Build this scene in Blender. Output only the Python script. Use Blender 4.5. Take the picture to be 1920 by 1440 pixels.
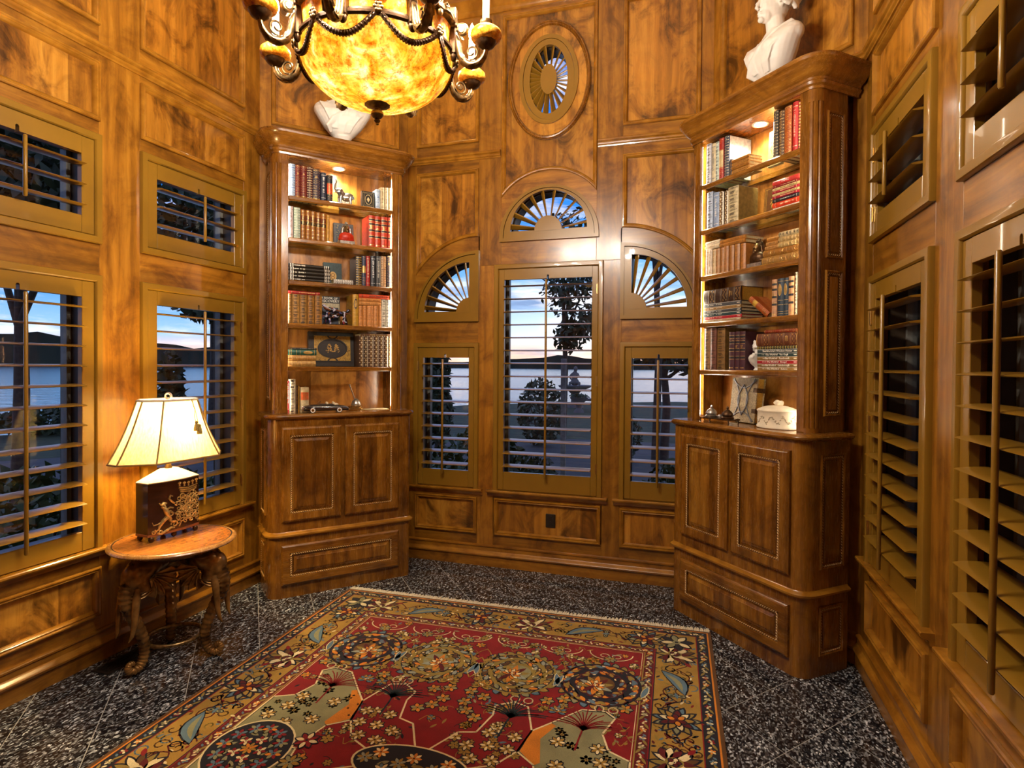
import bpy, bmesh, math, random
from math import pi, sin, cos, radians, sqrt
from mathutils import Vector, Matrix
from mathutils.geometry import delaunay_2d_cdt
random.seed(7)
for o in list(bpy.data.objects): bpy.data.objects.remove(o)
SC = bpy.context.scene
COL = SC.collection

# ------------------------------------------------------------------ camera
F_PX, YAW, PITCH, ROLL, PPY = 1105.24, .3006, -.0124, .0072, 698.9
cam = bpy.data.cameras.new('camera'); cam_o = bpy.data.objects.new('camera', cam); COL.objects.link(cam_o)
cam.sensor_fit = 'HORIZONTAL'; cam.sensor_width = 36; cam.lens = F_PX/1920*36
cam.shift_y = (PPY-720)/1920
cam.clip_start = .02; cam.clip_end = 3000
_F = Vector((-sin(YAW), cos(YAW), 0)); _R = Vector((cos(YAW), sin(YAW), 0)); _U = Vector((0, 0, 1))
_F2 = cos(PITCH)*_F + sin(PITCH)*_U; _U2 = cos(PITCH)*_U - sin(PITCH)*_F
_R2 = cos(ROLL)*_R + sin(ROLL)*_U2; _U3 = cos(ROLL)*_U2 - sin(ROLL)*_R
M = Matrix((( _R2.x, _U3.x, -_F2.x, 1.0246), (_R2.y, _U3.y, -_F2.y, 0), (_R2.z, _U3.z, -_F2.z, 1.5), (0, 0, 0, 1)))
cam_o.matrix_world = M
SC.camera = cam_o

# ------------------------------------------------------------------ view
SC.view_settings.view_transform = 'Standard'; SC.view_settings.look = 'None'
SC.view_settings.exposure = 1.15; SC.view_settings.gamma = 1.0; SC.view_settings.use_curve_mapping = False

# ------------------------------------------------------------------ node helpers
class NT:
    def __init__(s, tree): s.t = tree; s.n = tree.nodes; s.l = tree.links
    def new(s, kind, **kw):
        nd = s.n.new(kind)
        for k, v in kw.items():
            if k.startswith('i_'):
                nd.inputs[k[2:].replace('_', ' ')].default_value = v
            else: setattr(nd, k, v)
        return nd
    def link(s, a, b): s.l.new(a, b)
    def math(s, op, a, b=None, clamp=False):
        nd = s.n.new('ShaderNodeMath'); nd.operation = op; nd.use_clamp = clamp
        for i, v in enumerate((a, b)):
            if v is None: continue
            if hasattr(v, 'is_output'): s.l.new(v, nd.inputs[i])
            else: nd.inputs[i].default_value = v
        return nd.outputs[0]
    def ramp(s, fac, stops, interp='LINEAR'):
        nd = s.n.new('ShaderNodeValToRGB'); nd.color_ramp.interpolation = interp
        e = nd.color_ramp.elements
        while len(e) < len(stops): e.new(.5)
        for el, (p, c) in zip(e, stops):
            el.position = p; el.color = (c[0], c[1], c[2], 1)
        s.l.new(fac, nd.inputs[0]); return nd.outputs[0]
    def mix(s, fac, a, b, mode='MIX'):
        nd = s.n.new('ShaderNodeMix'); nd.data_type = 'RGBA'; nd.blend_type = mode
        for sock, v in ((nd.inputs[0], fac), (nd.inputs[6], a), (nd.inputs[7], b)):
            if hasattr(v, 'is_output'): s.l.new(v, sock)
            elif isinstance(v, (int, float)): sock.default_value = v
            else: sock.default_value = (v[0], v[1], v[2], 1)
        return nd.outputs[2]
def G(v): return (v, v, v)
def hexc(h):
    r = [int(h[i:i+2], 16)/255 for i in (0, 2, 4)]
    return tuple(c/12.92 if c <= .04045 else ((c+.055)/1.055)**2.4 for c in r)
def new_mat(name):
    m = bpy.data.materials.new(name); m.use_nodes = True
    t = NT(m.node_tree); t.n.clear()
    out = t.new('ShaderNodeOutputMaterial'); b = t.new('ShaderNodeBsdfPrincipled')
    t.link(b.outputs[0], out.inputs[0])
    return m, t, b, out

# ------------------------------------------------------------------ world: dusk sky over the lake
w = bpy.data.worlds.new('dusk'); SC.world = w; w.use_nodes = True
t = NT(w.node_tree); t.n.clear()
tc = t.new('ShaderNodeTexCoord'); sp = t.new('ShaderNodeSeparateXYZ'); t.link(tc.outputs['Generated'], sp.inputs[0])
elev = t.math('MULTIPLY', sp.outputs[2], 1.6, True)
g_sun = t.ramp(elev, [(0, hexc('f0a880')), (.035, hexc('f0bfa0')), (.085, hexc('d6d8e2')), (.20, hexc('86b2de')), (.40, hexc('2f7ac8')), (.75, hexc('1250a4')), (1, hexc('0d3f8c'))])
g_far = t.ramp(elev, [(0, hexc('e8a78c')), (.03, hexc('e0b4a4')), (.07, hexc('8fb0d4')), (.16, hexc('4f8ac8')), (.40, hexc('2268b8')), (.75, hexc('1250a4')), (1, hexc('0d3f8c'))])
az = t.math('ADD', t.math('MULTIPLY', sp.outputs[0], .80), t.math('MULTIPLY', sp.outputs[1], .60))     # afterglow lies towards the lake
grad = t.mix(t.ramp(az, [(.0, G(0)), (.45, G(1))]), g_far, g_sun)
mp = t.new('ShaderNodeMapping'); mp.inputs['Scale'].default_value = (1.6, 1.6, 9)
t.link(tc.outputs['Generated'], mp.inputs[0])
nz = t.new('ShaderNodeTexNoise', i_Scale=2.2, i_Detail=8.0, i_Roughness=.62, i_Distortion=.4); t.link(mp.outputs[0], nz.inputs[0])
cl = t.ramp(nz.outputs[0], [(.46, G(0)), (.64, G(1))])
nz2 = t.new('ShaderNodeTexNoise', i_Scale=5.0, i_Detail=6.0); t.link(mp.outputs[0], nz2.inputs[0])
ccol = t.ramp(nz2.outputs[0], [(.38, hexc('6f80a4')), (.56, hexc('f6e6e0'))])
sky = t.mix(t.math('MULTIPLY', cl, .85), grad, ccol)
bg = t.new('ShaderNodeBackground'); t.link(sky, bg.inputs[0]); bg.inputs[1].default_value = .95
wo = t.new('ShaderNodeOutputWorld'); t.link(bg.outputs[0], wo.inputs[0])

# ------------------------------------------------------------------ mesh builder
class MB:
    def __init__(s): s.v = []; s.f = []; s.m = []; s.cur = 0; s.T = None
    def add(s, vs, fs):
        n = len(s.v)
        if s.T is not None: vs = [tuple(s.T @ Vector(p)) for p in vs]
        s.v += [tuple(p) for p in vs]; s.f += [tuple(n+i for i in f) for f in fs]; s.m += [s.cur]*len(fs)
        return s
    def box(s, x0, y0, z0, x1, y1, z1, b=0):
        if x0 > x1: x0, x1 = x1, x0
        if y0 > y1: y0, y1 = y1, y0
        if z0 > z1: z0, z1 = z1, z0
        b = min(b, (x1-x0)*.45, (y1-y0)*.45, (z1-z0)*.45)
        if b <= 0:
            s.add([(x, y, z) for x in (x0, x1) for y in (y0, y1) for z in (z0, z1)],
                  [(0, 1, 3, 2), (4, 6, 7, 5), (0, 4, 5, 1), (2, 3, 7, 6), (0, 2, 6, 4), (1, 5, 7, 3)]); return s
        X, Y, Z = (x0, x1), (y0, y1), (z0, z1)
        vs = []; idx = {}
        for i in (0, 1):
            for j in (0, 1):
                for k in (0, 1):
                    sx, sy, sz = (b if i == 0 else -b), (b if j == 0 else -b), (b if k == 0 else -b)
                    idx[i, j, k] = len(vs)
                    vs += [(X[i], Y[j]+sy, Z[k]+sz), (X[i]+sx, Y[j], Z[k]+sz), (X[i]+sx, Y[j]+sy, Z[k])]
        q = lambda i, j, k, a: idx[i, j, k]+a
        fs = []
        for i in (0, 1): fs.append((q(i, 0, 0, 0), q(i, 1, 0, 0), q(i, 1, 1, 0), q(i, 0, 1, 0)))
        for j in (0, 1): fs.append((q(0, j, 0, 1), q(1, j, 0, 1), q(1, j, 1, 1), q(0, j, 1, 1)))
        for k in (0, 1): fs.append((q(0, 0, k, 2), q(1, 0, k, 2), q(1, 1, k, 2), q(0, 1, k, 2)))
        for i in (0, 1):
            for j in (0, 1): fs.append((q(i, j, 0, 0), q(i, j, 1, 0), q(i, j, 1, 1), q(i, j, 0, 1)))
            for k in (0, 1): fs.append((q(i, 0, k, 0), q(i, 1, k, 0), q(i, 1, k, 2), q(i, 0, k, 2)))
        for j in (0, 1):
            for k in (0, 1): fs.append((q(0, j, k, 1), q(1, j, k, 1), q(1, j, k, 2), q(0, j, k, 2)))
        for key in idx: fs.append((idx[key], idx[key]+1, idx[key]+2))
        s.add(vs, fs); return s
    def tube(s, pts, rad, seg=8, cap=True, flat=1.0, up=None):
        pts = [Vector(p) for p in pts]; n = len(pts)
        if not hasattr(rad, '__len__'): rad = [rad]*n
        tans = [(pts[min(i+1, n-1)]-pts[max(i-1, 0)]).normalized() for i in range(n)]
        ref = Vector(up) if up else (Vector((0, 0, 1)) if abs(tans[0].z) < .9 else Vector((1, 0, 0)))
        a = (ref - tans[0]*ref.dot(tans[0])).normalized()
        vs = []
        for i in range(n):
            tn = tans[i]; a = (a - tn*a.dot(tn)); a = a.normalized() if a.length > 1e-6 else tn.orthogonal().normalized()
            b = tn.cross(a)
            for k in range(seg):
                th = 2*pi*k/seg
                vs.append(pts[i] + (a*cos(th)*flat + b*sin(th))*rad[i])
        fs = [(i*seg+k, i*seg+(k+1) % seg, (i+1)*seg+(k+1) % seg, (i+1)*seg+k) for i in range(n-1) for k in range(seg)]
        if cap: fs += [tuple(range(seg))[::-1], tuple((n-1)*seg+k for k in range(seg))]
        s.add(vs, fs); return s
    def ring(s, pts, rad, seg=8):      # closed tube
        pts = [Vector(p) for p in pts]; n = len(pts); vs = []
        c = sum(pts, Vector())/n
        nrm = Vector()
        for i in range(n): nrm += (pts[i]-c).cross(pts[(i+1) % n]-c)
        nrm.normalize()
        for i in range(n):
            tn = (pts[(i+1) % n]-pts[i-1]).normalized(); a = nrm; b = tn.cross(a).normalized()
            for k in range(seg):
                th = 2*pi*k/seg; vs.append(pts[i]+(a*cos(th)+b*sin(th))*rad)
        fs = [(i*seg+k, i*seg+(k+1) % seg, ((i+1) % n)*seg+(k+1) % seg, ((i+1) % n)*seg+k) for i in range(n) for k in range(seg)]
        s.add(vs, fs); return s
    def lathe(s, prof, seg=24, c=(0, 0, 0), mod=None, cap=True):
        vs = []; n = len(prof)
        for i, (r, z) in enumerate(prof):
            for k in range(seg):
                th = 2*pi*k/seg; rr = r*(mod(i, k) if mod else 1)
                vs.append((c[0]+rr*cos(th), c[1]+rr*sin(th), c[2]+z))
        fs = [(i*seg+k, i*seg+(k+1) % seg, (i+1)*seg+(k+1) % seg, (i+1)*seg+k) for i in range(n-1) for k in range(seg)]
        if cap:
            if prof[0][0] > 1e-5: fs.append(tuple(range(seg))[::-1])
            if prof[-1][0] > 1e-5: fs.append(tuple((n-1)*seg+k for k in range(seg)))
        s.add(vs, fs); return s
    def ell(s, c, r, seg=12, rings=8, rot=None):
        vs = []; c = Vector(c)
        for i in range(rings+1):
            ph = pi*i/rings
            for k in range(seg):
                th = 2*pi*k/seg; p = Vector((r[0]*sin(ph)*cos(th), r[1]*sin(ph)*sin(th), r[2]*cos(ph)))
                if rot is not None: p = rot @ p
                vs.append(c+p)
        fs = [(i*seg+k, i*seg+(k+1) % seg, (i+1)*seg+(k+1) % seg, (i+1)*seg+k) for i in range(rings) for k in range(seg)]
        s.add(vs, fs); return s
    def prism(s, poly, y0, y1):       # polygon in x,z extruded along y
        n = len(poly)
        vs = [(p[0], y0, p[1]) for p in poly]+[(p[0], y1, p[1]) for p in poly]
        s.add(vs, [tuple(range(n)), tuple(range(2*n-1, n-1, -1))]+[(i, (i+1) % n, n+(i+1) % n, n+i) for i in range(n)]); return s
    def prismz(s, poly, z0, z1):      # polygon in x,y extruded along z
        n = len(poly)
        vs = [(p[0], p[1], z0) for p in poly]+[(p[0], p[1], z1) for p in poly]
        s.add(vs, [tuple(range(n))[::-1], tuple(range(n, 2*n))]+[(i, (i+1) % n, n+(i+1) % n, n+i) for i in range(n)]); return s
    def plate(s, outer, holes, y0, y1):   # sheet in x,z with openings, thickness y0..y1
        loops = [outer]+list(holes); pts = []; edges = []; faces = []
        for lp in loops:
            b = len(pts); n = len(lp); pts += [Vector((p[0], p[1])) for p in lp]
            edges += [(b+i, b+(i+1) % n) for i in range(n)]
        r = delaunay_2d_cdt(pts, edges, [], 2, 1e-6)
        v2, f2 = r[0], r[2]
        def inside(p, lp):
            c = False; j = len(lp)-1
            for i in range(len(lp)):
                if (lp[i][1] > p[1]) != (lp[j][1] > p[1]) and p[0] < (lp[j][0]-lp[i][0])*(p[1]-lp[i][1])/(lp[j][1]-lp[i][1])+lp[i][0]: c = not c
                j = i
            return c
        ff = []
        for f in f2:
            cx = sum(v2[i].x for i in f)/len(f); cz = sum(v2[i].y for i in f)/len(f)
            if inside((cx, cz), outer) and not any(inside((cx, cz), h) for h in holes): ff.append(tuple(f))
        n = len(v2)
        vs = [(p.x, y0, p.y) for p in v2]+[(p.x, y1, p.y) for p in v2]
        fs = ff+[tuple(n+i for i in f[::-1]) for f in ff]
        s.add(vs, fs)
        for lp in loops:
            n = len(lp)
            s.add([(p[0], y0, p[1]) for p in lp]+[(p[0], y1, p[1]) for p in lp], [(i, (i+1) % n, n+(i+1) % n, n+i) for i in range(n)])
        return s
    def sweep(s, path, prof, closed=True, y=0, plane='xz'):   # moulding; prof (inset to the left of travel, proud)
        n = len(path); P = [Vector((p[0], p[1])) for p in path]; rows = []
        for i in range(n):
            if closed or 0 < i < n-1:
                d1 = (P[i]-P[i-1]).normalized(); d2 = (P[(i+1) % n]-P[i]).normalized()
            elif i == 0: d1 = d2 = (P[1]-P[0]).normalized()
            else: d1 = d2 = (P[-1]-P[-2]).normalized()
            n1 = Vector((-d1.y, d1.x)); n2 = Vector((-d2.y, d2.x)); m = (n1+n2)/max(.2, 1+n1.dot(n2))
            rows.append([(P[i]+m*o, h) for o, h in prof])
        k = len(prof); vs = []
        for r in rows:
            for p, h in r: vs.append((p.x, y-h, p.y) if plane == 'xz' else (p.x, p.y, h))
        fs = [(i*k+j, i*k+j+1, ((i+1) % n)*k+j+1, ((i+1) % n)*k+j) for i in range(n if closed else n-1) for j in range(k-1)]
        if not closed: fs += [tuple(range(k))[::-1], tuple((n-1)*k+j for j in range(k))]
        s.add(vs, fs); return s
    def build(s, name, mats, parent=None, loc=None, rot=None, smooth=None, recalc=True, link=True):
        me = bpy.data.meshes.new(name); me.from_pydata(s.v, [], s.f)
        if not isinstance(mats, (list, tuple)): mats = [mats]
        for m in mats: me.materials.append(m)
        if len(mats) > 1: me.polygons.foreach_set('material_index', s.m)
        if recalc:
            bm = bmesh.new(); bm.from_mesh(me); bmesh.ops.recalc_face_normals(bm, faces=bm.faces); bm.to_mesh(me); bm.free()
        if smooth is not None:
            me.polygons.foreach_set('use_smooth', [True]*len(me.polygons))
            if smooth < 180: me.set_sharp_from_angle(angle=radians(smooth))
        me.update()
        o = bpy.data.objects.new(name, me); COL.objects.link(o)
        if parent is not None: o.parent = parent
        if loc is not None: o.location = loc
        if rot is not None: o.rotation_euler = rot
        return o
def empty(name, loc=(0, 0, 0), rz=0, parent=None):
    o = bpy.data.objects.new(name, None); COL.objects.link(o); o.location = loc; o.rotation_euler = (0, 0, rz)
    o.empty_display_size = .1
    if parent: o.parent = parent
    return o
def tag(o, label=None, cat=None, group=None, kind=None):
    if label: o['label'] = label
    if cat: o['category'] = cat
    if group: o['group'] = group
    if kind: o['kind'] = kind
    return o
def copy_tree(o, parent=None):
    c = o.copy(); COL.objects.link(c)
    if parent: c.parent = parent
    for ch in list(o.children): copy_tree(ch, c)
    return c
def rect(x0, x1, z0, z1): return [(x0, z0), (x1, z0), (x1, z1), (x0, z1)]
def arc(cx, cz, rx, rz, a0, a1, n=24):
    return [(cx+rx*cos(radians(a0+(a1-a0)*i/n)), cz+rz*sin(radians(a0+(a1-a0)*i/n))) for i in range(n+1)]
def organic(mb, voxel, smooth=6, name='tmp'):
    """fuse overlapping blobs into one continuous skin"""
    me = bpy.data.meshes.new(name); me.from_pydata(mb.v, [], mb.f)
    bm = bmesh.new(); bm.from_mesh(me); bmesh.ops.recalc_face_normals(bm, faces=bm.faces); bm.to_mesh(me); bm.free()
    o = bpy.data.objects.new(name, me); COL.objects.link(o)
    r = o.modifiers.new('r', 'REMESH'); r.mode = 'VOXEL'; r.voxel_size = voxel
    sm = o.modifiers.new('s', 'SMOOTH'); sm.iterations = smooth; sm.factor = .5
    dg = bpy.context.evaluated_depsgraph_get(); dg.update()
    e = bpy.data.meshes.new_from_object(o.evaluated_get(dg))
    bpy.data.objects.remove(o); bpy.data.meshes.remove(me)
    e.polygons.foreach_set('use_smooth', [True]*len(e.polygons))
    return e
def mesh_obj(name, me, mat, parent=None, loc=None, rot=None):
    me.materials.clear(); me.materials.append(mat); me.name = name
    o = bpy.data.objects.new(name, me); COL.objects.link(o)
    if parent is not None: o.parent = parent
    if loc is not None: o.location = loc
    if rot is not None: o.rotation_euler = rot
    return o
def text_mesh(txt, size, depth=.0004, align='CENTER'):
    cu = bpy.data.curves.new('t', 'FONT'); cu.body = txt; cu.size = size; cu.align_x = align; cu.align_y = 'CENTER'; cu.extrude = depth; cu.resolution_u = 2
    o = bpy.data.objects.new('t', cu); COL.objects.link(o)
    dg = bpy.context.evaluated_depsgraph_get(); dg.update()
    me = bpy.data.meshes.new_from_object(o.evaluated_get(dg))
    bpy.data.objects.remove(o); bpy.data.curves.remove(cu)
    return me

# ------------------------------------------------------------------ materials
def wood(name, dark, mid, light, axis='z', plank=0, rough=.32, blotch=.5, var=.35, gs=1.0):
    m, t, b, out = new_mat(name)
    tc = t.new('ShaderNodeTexCoord'); oi = t.new('ShaderNodeObjectInfo')
    off = t.new('ShaderNodeVectorMath', operation='SCALE'); off.inputs[0].default_value = (31.7, 17.3, 23.1); t.link(oi.outputs['Random'], off.inputs['Scale'])
    ad = t.new('ShaderNodeVectorMath', operation='ADD'); t.link(tc.outputs['Object'], ad.inputs[0]); t.link(off.outputs[0], ad.inputs[1])
    sc = {'z': (1, 1, .09), 'x': (.09, 1, 1), 'y': (1, .09, 1)}[axis]
    mp = t.new('ShaderNodeMapping'); mp.inputs['Scale'].default_value = sc; t.link(ad.outputs[0], mp.inputs[0])
    vec = mp.outputs[0]; pv = None
    if plank:
        sx = t.new('ShaderNodeSeparateXYZ'); t.link(ad.outputs[0], sx.inputs[0])
        q = t.math('FLOOR', t.math('DIVIDE', t.math('ADD', sx.outputs[0], sx.outputs[1]), plank))
        wn = t.new('ShaderNodeTexWhiteNoise', noise_dimensions='1D'); t.link(q, wn.inputs['W'])
        pv = wn.outputs['Value']
        sh = t.new('ShaderNodeVectorMath', operation='ADD'); t.link(mp.outputs[0], sh.inputs[0])
        s2 = t.new('ShaderNodeVectorMath', operation='SCALE'); s2.inputs[0].default_value = (3.1, 9.7, 5.3); t.link(pv, s2.inputs['Scale']); t.link(s2.outputs[0], sh.inputs[1]); vec = sh.outputs[0]
    g1 = t.new('ShaderNodeTexNoise', i_Scale=22*gs, i_Detail=7.0, i_Roughness=.65, i_Distortion=1.3); t.link(vec, g1.inputs[0])
    g2 = t.new('ShaderNodeTexNoise', i_Scale=160*gs, i_Detail=3.0, i_Roughness=.6); t.link(vec, g2.inputs[0])
    wv = t.new('ShaderNodeTexWave', wave_type='BANDS', i_Scale=4.5*gs, i_Distortion=9.0, i_Detail=3.0, i_Detail_Scale=1.2)
    wv.bands_direction = 'X' if axis != 'x' else 'Z'; t.link(vec, wv.inputs[0])
    bl = t.new('ShaderNodeTexNoise', i_Scale=5.5, i_Detail=7.0, i_Roughness=.66, i_Distortion=.9)
    mp2 = t.new('ShaderNodeMapping'); mp2.inputs['Scale'].default_value = {'z': (1, 1, .72), 'x': (.72, 1, 1), 'y': (1, .72, 1)}[axis]; t.link(ad.outputs[0], mp2.inputs[0]); t.link(mp2.outputs[0], bl.inputs[0])
    k = t.math('ADD', t.math('MULTIPLY', g1.outputs[0], .36), t.math('MULTIPLY', wv.outputs[0], .07))
    k = t.math('ADD', k, t.math('MULTIPLY', g2.outputs[0], .11))
    k = t.math('ADD', k, .225)
    if pv is not None: k = t.math('ADD', k, t.math('MULTIPLY', t.math('SUBTRACT', pv, .5), .20))
    c = t.ramp(k, [(.30, dark), (.5, mid), (.68, light)])
    q_ = 1-blotch
    bm_ = t.ramp(bl.outputs[0], [(.34, (q_, q_*.86, q_*.74)), (.46, (1-.38*blotch, 1-.45*blotch, 1-.5*blotch)), (.54, G(1)), (.70, (1.12, 1.10, 1.05))])
    c = t.mix(1.0, c, bm_, 'MULTIPLY')
    vr = t.math('ADD', t.math('MULTIPLY', oi.outputs['Random'], var), 1-var/2)
    vn = t.new('ShaderNodeCombineXYZ')
    for i in range(3): t.link(vr, vn.inputs[i])
    c = t.mix(1.0, c, vn.outputs[0], 'MULTIPLY')
    t.link(c, b.inputs['Base Color'])
    rr = t.math('ADD', t.math('MULTIPLY', g2.outputs[0], .16), rough-.08); t.link(rr, b.inputs['Roughness'])
    bp = t.new('ShaderNodeBump', i_Strength=.08, i_Distance=.002); t.link(g2.outputs[0], bp.inputs['Height']); t.link(bp.outputs[0], b.inputs['Normal'])
    b.inputs['Coat Weight'].default_value = .45; b.inputs['Coat Roughness'].default_value = .17
    return m
def plain(name, col, rough=.5, metal=0, noise=.0, nscale=40, bump=0, coat=0, col2=None, spec=.5):
    m, t, b, out = new_mat(name)
    b.inputs['Roughness'].default_value = rough; b.inputs['Metallic'].default_value = metal; b.inputs['Coat Weight'].default_value = coat
    b.inputs['Specular IOR Level'].default_value = spec
    tc = t.new('ShaderNodeTexCoord')
    nz = t.new('ShaderNodeTexNoise', i_Scale=float(nscale), i_Detail=4.0); t.link(tc.outputs['Object'], nz.inputs[0])
    c2 = col2 or tuple(max(0, c*(1-noise)) for c in col)
    t.link(t.ramp(nz.outputs[0], [(.35, c2), (.65, col)]), b.inputs['Base Color'])
    if bump:
        bp = t.new('ShaderNodeBump', i_Strength=bump, i_Distance=.003); t.link(nz.outputs[0], bp.inputs['Height']); t.link(bp.outputs[0], b.inputs['Normal'])
    return m
def emit(name, col, s, base=None):
    m, t, b, out = new_mat(name)
    b.inputs['Base Color'].default_value = (*(base or col), 1); b.inputs['Emission Color'].default_value = (*col, 1); b.inputs['Emission Strength'].default_value = s
    return m
def glass(name, tint=(1, 1, 1), ior=1.5, rough=0.0):
    m, t, b, out = new_mat(name); t.n.remove(b)
    gm = t.new('ShaderNodeNewGeometry'); fr = t.new('ShaderNodeFresnel'); t.link(t.math('SUBTRACT', ior, t.math('MULTIPLY', gm.outputs['Backfacing'], ior-1/ior)), fr.inputs[0]); tr = t.new('ShaderNodeBsdfTransparent'); tr.inputs[0].default_value = (*tint, 1)
    gl = t.new('ShaderNodeBsdfGlossy', i_Roughness=rough); mx = t.new('ShaderNodeMixShader')
    t.link(fr.outputs[0], mx.inputs[0]); t.link(tr.outputs[0], mx.inputs[1]); t.link(gl.outputs[0], mx.inputs[2]); t.link(mx.outputs[0], out.inputs[0])
    return m
WD, WM, WL = (.075, .024, .003), (.300, .118, .009), (.50, .232, .026)
M_V = wood('wall_wood_vertical', WD, WM, WL, 'z')
M_H = wood('wall_wood_horizontal', WD, WM, WL, 'x')
M_P = wood('panel_veneer', (.15, .050, .005), (.42, .168, .015), (.60, .285, .038), 'z', plank=.17, blotch=.80)
M_MO = plain('moulding_wood', (.40, .172, .017), .21, nscale=11, coat=.4, col2=(.24, .092, .008))
CD, CM, CL = (.055, .017, .002), (.230, .086, .008), (.41, .185, .024)
M_CV = wood('cabinet_wood_vertical', CD, CM, CL, 'z', rough=.26, var=.2)
M_CH = wood('cabinet_wood_horizontal', CD, CM, CL, 'x', rough=.26, var=.2)
M_CP = wood('cabinet_panel', CD, (.215, .078, .007), CL, 'z', plank=.13, rough=.26, var=.2)
M_CB = wood('cabinet_back', (.12, .040, .006), (.36, .140, .022), (.50, .22, .045), 'z', plank=.16, rough=.3, var=.2, blotch=.6)
M_SH = plain('shutter_paint', (.265, .132, .012), .30, noise=.10, nscale=6, coat=.25)
M_RO = plain('rope_beading', (.62, .38, .16), .35, noise=.3, nscale=90)
M_BRASS = plain('hinge_brass', (.62, .42, .16), .3, 1, noise=.2)
M_GLASS = glass('window_glass', (.93, .96, .97), 1.5)
M_SHGL = glass('shelf_glass', (.90, .96, .93), 1.25)
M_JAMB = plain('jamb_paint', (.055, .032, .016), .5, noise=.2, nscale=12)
M_SASH = plain('sash_aluminium', (.20, .19, .17), .4, noise=.1)
M_DARK = plain('dark_plastic', (.018, .012, .009), .45, noise=.2)
# ================================================================== ROOM SHELL
W, YR, DX, DY = 1.8334, 4.1535, .7111, .8013
AD = math.atan2(DY, DX); DLEN = math.hypot(DX, DY)/2
CEIL = 4.9; YB = -1.7
PANEL_PROF = [(0, -.004), (0, .012), (.004, .018), (.010, .019), (.014, .013), (.018, .012), (.022, .015), (.027, .009), (.030, .002), (.031, -.012)]
SEG_PROF = PANEL_PROF
def extx(mb, prof, x0, x1):
    n = len(prof)
    mb.add([(x0, p[0], p[1]) for p in prof]+[(x1, p[0], p[1]) for p in prof],
           [tuple(range(n)), tuple(range(2*n-1, n-1, -1))]+[(i, (i+1) % n, n+(i+1) % n, n+i) for i in range(n)])
    return mb
class Wall:
    def __init__(s, name, loc, rz, x0, x1, holes, mat=None):
        s.loc = Vector(loc); s.rz = rz
        s.o = MB().plate(rect(x0, x1, 0, CEIL), holes, .02, .22).build(name, mat or M_V, loc=loc, rot=(0, 0, rz))
        s.o['kind'] = 'structure'
    def w(s, x, y, z): return s.loc + Matrix.Rotation(s.rz, 3, 'Z') @ Vector((x, y, z))
    def stile(s, x0, x1, z0, z1): MB().box(x0, 0, z0, x1, .02, z1, .0015).build('stile', M_V, s.o)
    def rail(s, x0, x1, z0, z1): MB().box(x0, 0, z0, x1, .02, z1, .0015).build('rail', M_H, s.o)
    def panel(s, x0, x1, z0, z1):     # outer moulding rectangle
        MB().box(x0+.012, .010, z0+.012, x1-.012, .02, z1-.012).build('panel', M_P, s.o)
        MB().sweep(rect(x0, x1, z0, z1), PANEL_PROF).build('panel_moulding', M_MO, s.o, smooth=30)
    def rails_col(s, x0, x1, zs):     # rails between openings of one column: zs = list of (z0, z1) solid bands
        for a, b in zs: s.rail(x0, x1, a, b)
    def chair_rail(s, x0, x1, z=3.067):
        p = [(0, z-.03), (-.008, z-.03), (-.010, z-.022), (-.018, z-.016), (-.020, z-.006), (-.016, z), (-.026, z+.006), (-.030, z+.016), (-.026, z+.022), (-.010, z+.026), (0, z+.026)]
        extx(MB(), p, x0, x1).build('chair_rail', M_MO, s.o, smooth=30)
    def cornice(s, x0, x1, z=4.12):
        p = [(0, z-.02), (-.012, z-.02), (-.016, z-.005), (-.030, z+.01), (-.034, z+.03), (-.05, z+.05), (-.055, z+.08), (-.02, z+.10), (0, z+.10)]
        extx(MB(), p, x0, x1).build('upper_cornice', M_MO, s.o, smooth=30)
    def sill(s, x0, x1, z=.575):
        p = [(.0, z-.045), (-.014, z-.045), (-.018, z-.028), (-.022, z-.024), (-.040, z-.020), (-.045, z-.012), (-.045, z-.004), (-.041, z), (.0, z)]
        extx(MB(), p, x0, x1).build('window_sill', M_MO, s.o, smooth=30)
    def base(s, name, x0, x1):
        p = [(0, 0), (-.022, 0), (-.022, .072), (-.026, .075), (-.034, .080), (-.036, .090), (-.030, .098), (-.018, .104), (-.012, .112), (-.012, .140), (-.018, .144), (-.018, .152), (-.010, .157), (0, .158)]
        o = extx(MB(), p, x0, x1).build(name, M_H, loc=s.loc, rot=(0, 0, s.rz), smooth=30); o['kind'] = 'structure'
        return o

rear_arch_L = None
# holes for the windows (local wall coordinates)
def half_round(r, cz, x=0, bot=None, n=28):
    b = cz if bot is None else bot
    return [(x-r, b), (x+r, b)]+arc(x, cz, r, r, 0, 180, n)[1 if b == cz else 0:(-1 if b == cz else None)]
def quarter(cx, cz, r, sgn, n=20):          # corner at (cx,cz); grows to sgn*x and +z
    a = [(cx+sgn*r*cos(radians(90*i/n)), cz+r*sin(radians(90*i/n))) for i in range(n+1)]
    return [(cx, cz)]+a if sgn > 0 else [(cx, cz)]+a[::-1]
def oval(cx, cz, a, b, n=48): return arc(cx, cz, a, b, 0, 360, n)[:-1]
HR = half_round(.345, 2.43, bot=2.425)
rear = Wall('wall_rear', (0, YR, 0), 0, -(W-DX)-.05, (W-DX)+.05,
    [rect(-.376, .376, .585, 2.218), rect(-1.03, -.549, .585, 1.643), rect(.549, 1.03, .585, 1.643),
     half_round(.345, 2.43, bot=2.43), quarter(-.545, 1.852, .485, -1), quarter(.545, 1.852, .485, 1), oval(0, 3.557, .198, .298)])
WH = [rect(2.465, 3.184, .585, 1.908), rect(2.465, 3.184, 2.12, 2.608), rect(1.475, 2.189, .585, 1.908), rect(1.475, 2.189, 2.12, 2.608)]
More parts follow.
